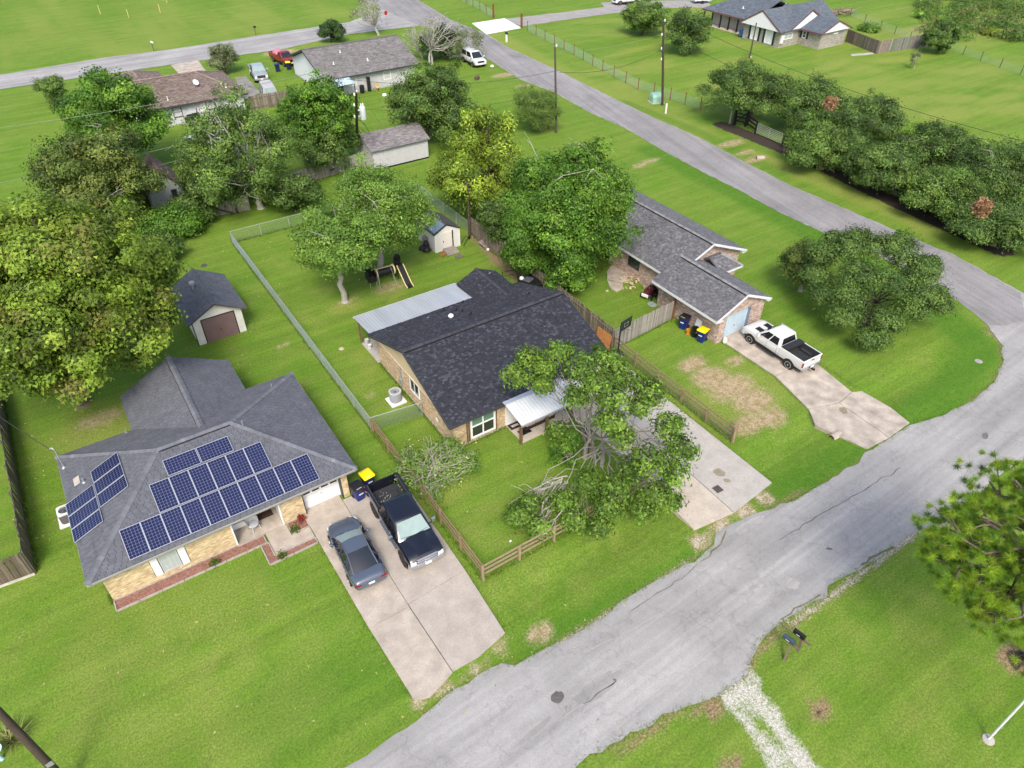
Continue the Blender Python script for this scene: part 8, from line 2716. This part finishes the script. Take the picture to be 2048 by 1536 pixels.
# yucca at lower left
yx, yy = at2(22, 1476, .3)
n = 150
ang = rng.uniform(0, 2 * np.pi, n)
el = rng.uniform(.1, 1.1, n)
dr = np.stack([np.cos(ang) * np.cos(el), np.sin(ang) * np.cos(el), np.sin(el)], 1)
ln = rng.uniform(.5, 1.0, n)
nr = np.cross(dr, np.cross(dr, np.tile((0, 0, 1.), (n, 1))))
nr /= np.linalg.norm(nr, axis=1, keepdims=True)
me = quad_leaves('leaves', dr * (ln * .5)[:, None] + rng.normal(size=(n, 3)) * .12 * (1, 1, 0) + (0, 0, .15), nr, ln, .10, np.array(((.24, .28, .06), (.30, .30, .11), (.16, .22, .05)))[rng.integers(3, size=n)], M_LEAF, dr)
t = thing('lily_clump', 'clump of long pale strap leaves behind the dark corner pole', 'plant', (yx, yy, 0))
put('leaves', me, t)
# weeds in the beds
for px, py, lb in ((430, 1126, 'small green weed at the mulch bed by the shutter'), (603, 1039, 'reddish shrub in the square mulch bed'), (590, 1060, 'small weed at square bed front edge'), (565, 1113, 'green weed in L shaped mulch bed')):
    x, y = at2(px, py, .1)
    k = 160
    P = rng.normal(size=(k, 3)) * (.12, .12, .08) + (0, 0, .16)
    c0 = np.array((.28, .05, .04)) if px == 603 else np.array((.10, .15, .03))
    nr = unit(k) + (0, 0, .5)
    nr /= np.linalg.norm(nr, axis=1, keepdims=True)
    o = put('bed_plant', quad_leaves('bed_plant', P, nr, rng.uniform(.10, .16, k), .5, c0 * (1 + .2 * rng.normal(size=(k, 1))), M_LEAF), None, (x, y, .03))
    tag(o, lb, 'plant')

# tufts along unmown edges, and fallen leaves
def tufts(name, label, lines, per_m, wd, hgt, pal, seed):
    r = np.random.default_rng(seed)
    pos = []
    for pts in lines:
        for i in range(len(pts) - 1):
            a, b = np.array(pts[i]), np.array(pts[i + 1])
            L = np.hypot(*(b - a))
            n = int(L * per_m)
            s = r.random((n, 1))
            q = a + (b - a) * s + r.normal(size=(n, 2)) * wd
            pos.append(q)
    q = np.concatenate(pos)
    n = len(q)
    az = r.uniform(0, 2 * np.pi, n)
    el = r.uniform(.5, 1.4, n)
    dr = np.stack([np.cos(az) * np.cos(el), np.sin(az) * np.cos(el), np.sin(el)], 1)
    ln = hgt * r.uniform(.5, 1.4, n)
    nr = np.cross(dr, np.stack([-np.sin(az), np.cos(az), 0 * az], 1))
    P = np.column_stack([q, np.zeros(n) + .01]) + dr * (ln * .45)[:, None]
    c = np.array(pal)[r.integers(len(pal), size=n)] * (1 + .15 * r.normal(size=(n, 1)))
    o = put(name, quad_leaves(name, P, nr, ln, .22, c, M_LEAF, dr))
    o['kind'] = 'stuff'
    tag(o, label, 'grass')
GP = [(.12, .235, .02), (.145, .25, .025), (.10, .20, .016), (.19, .23, .05)]
tufts('edge_grass', 'ragged grass blades along the street edges and drives', [fe[:11], fe[13:16], fe[17:24], ne[4:], [(10.45, 28), (10.3, 20), (10.15, 16)], [(4.7, 28), (4.75, 19.7), (4.95, 15.3)], [(28.8, 30), (28.6, 22), (28.5, 15.5)], [(36.5, 27), (36.5, 22), (35.6, 18.4), (34.8, 17.2)], [(40.45, 26), (40.3, 18)]], 70, .10, .11, GP, 1)
tufts('fence_grass', 'tall grass blades along the feet of fences', [[(10.9, 62), (10.85, 32.5), (10.83, 19.05)], [(10.83, 19), (22, 19.05)], [(29.2, 30.5), (29.15, 19)], [(29.75, 51.6), (29.2, 30.7)], [(29.3, 30.7), (35.4, 31.1)], [(-8.2, 32.2), (-8.4, 49.5)], [(10.9, 62.2), (29.7, 62)], [(14.3, 28.0), (14.3, 38.6)], [(14.3, 28), (18, 28)], [(-5.3, 28), (-5.3, 37)]], 90, .07, .20, GP, 2)
fl = []
for i in range(420):
    if i < 150:
        px, py = rng.uniform(20, 240), rng.uniform(800, 1100)
    elif i < 260:
        px, py = rng.uniform(300, 560), rng.uniform(480, 900)
    else:
        px, py = rng.uniform(0, 1250), rng.uniform(900, 1500)
    fl.append(at(px, py, .03))
fl = np.array(fl)
nr = unit(len(fl)) * .4 + (0, 0, 1)
nr /= np.linalg.norm(nr, axis=1, keepdims=True)
o = put('fallen_leaf', quad_leaves('fallen_leaf', fl, nr, rng.uniform(.06, .15, len(fl)), .7, np.array(((.42, .40, .12), (.48, .42, .22), (.30, .22, .10)))[rng.integers(3, size=len(fl))], M_LEAF))
o['kind'] = 'stuff'
tag(o, 'pale fallen leaves strewn over the lawns', 'leaves')
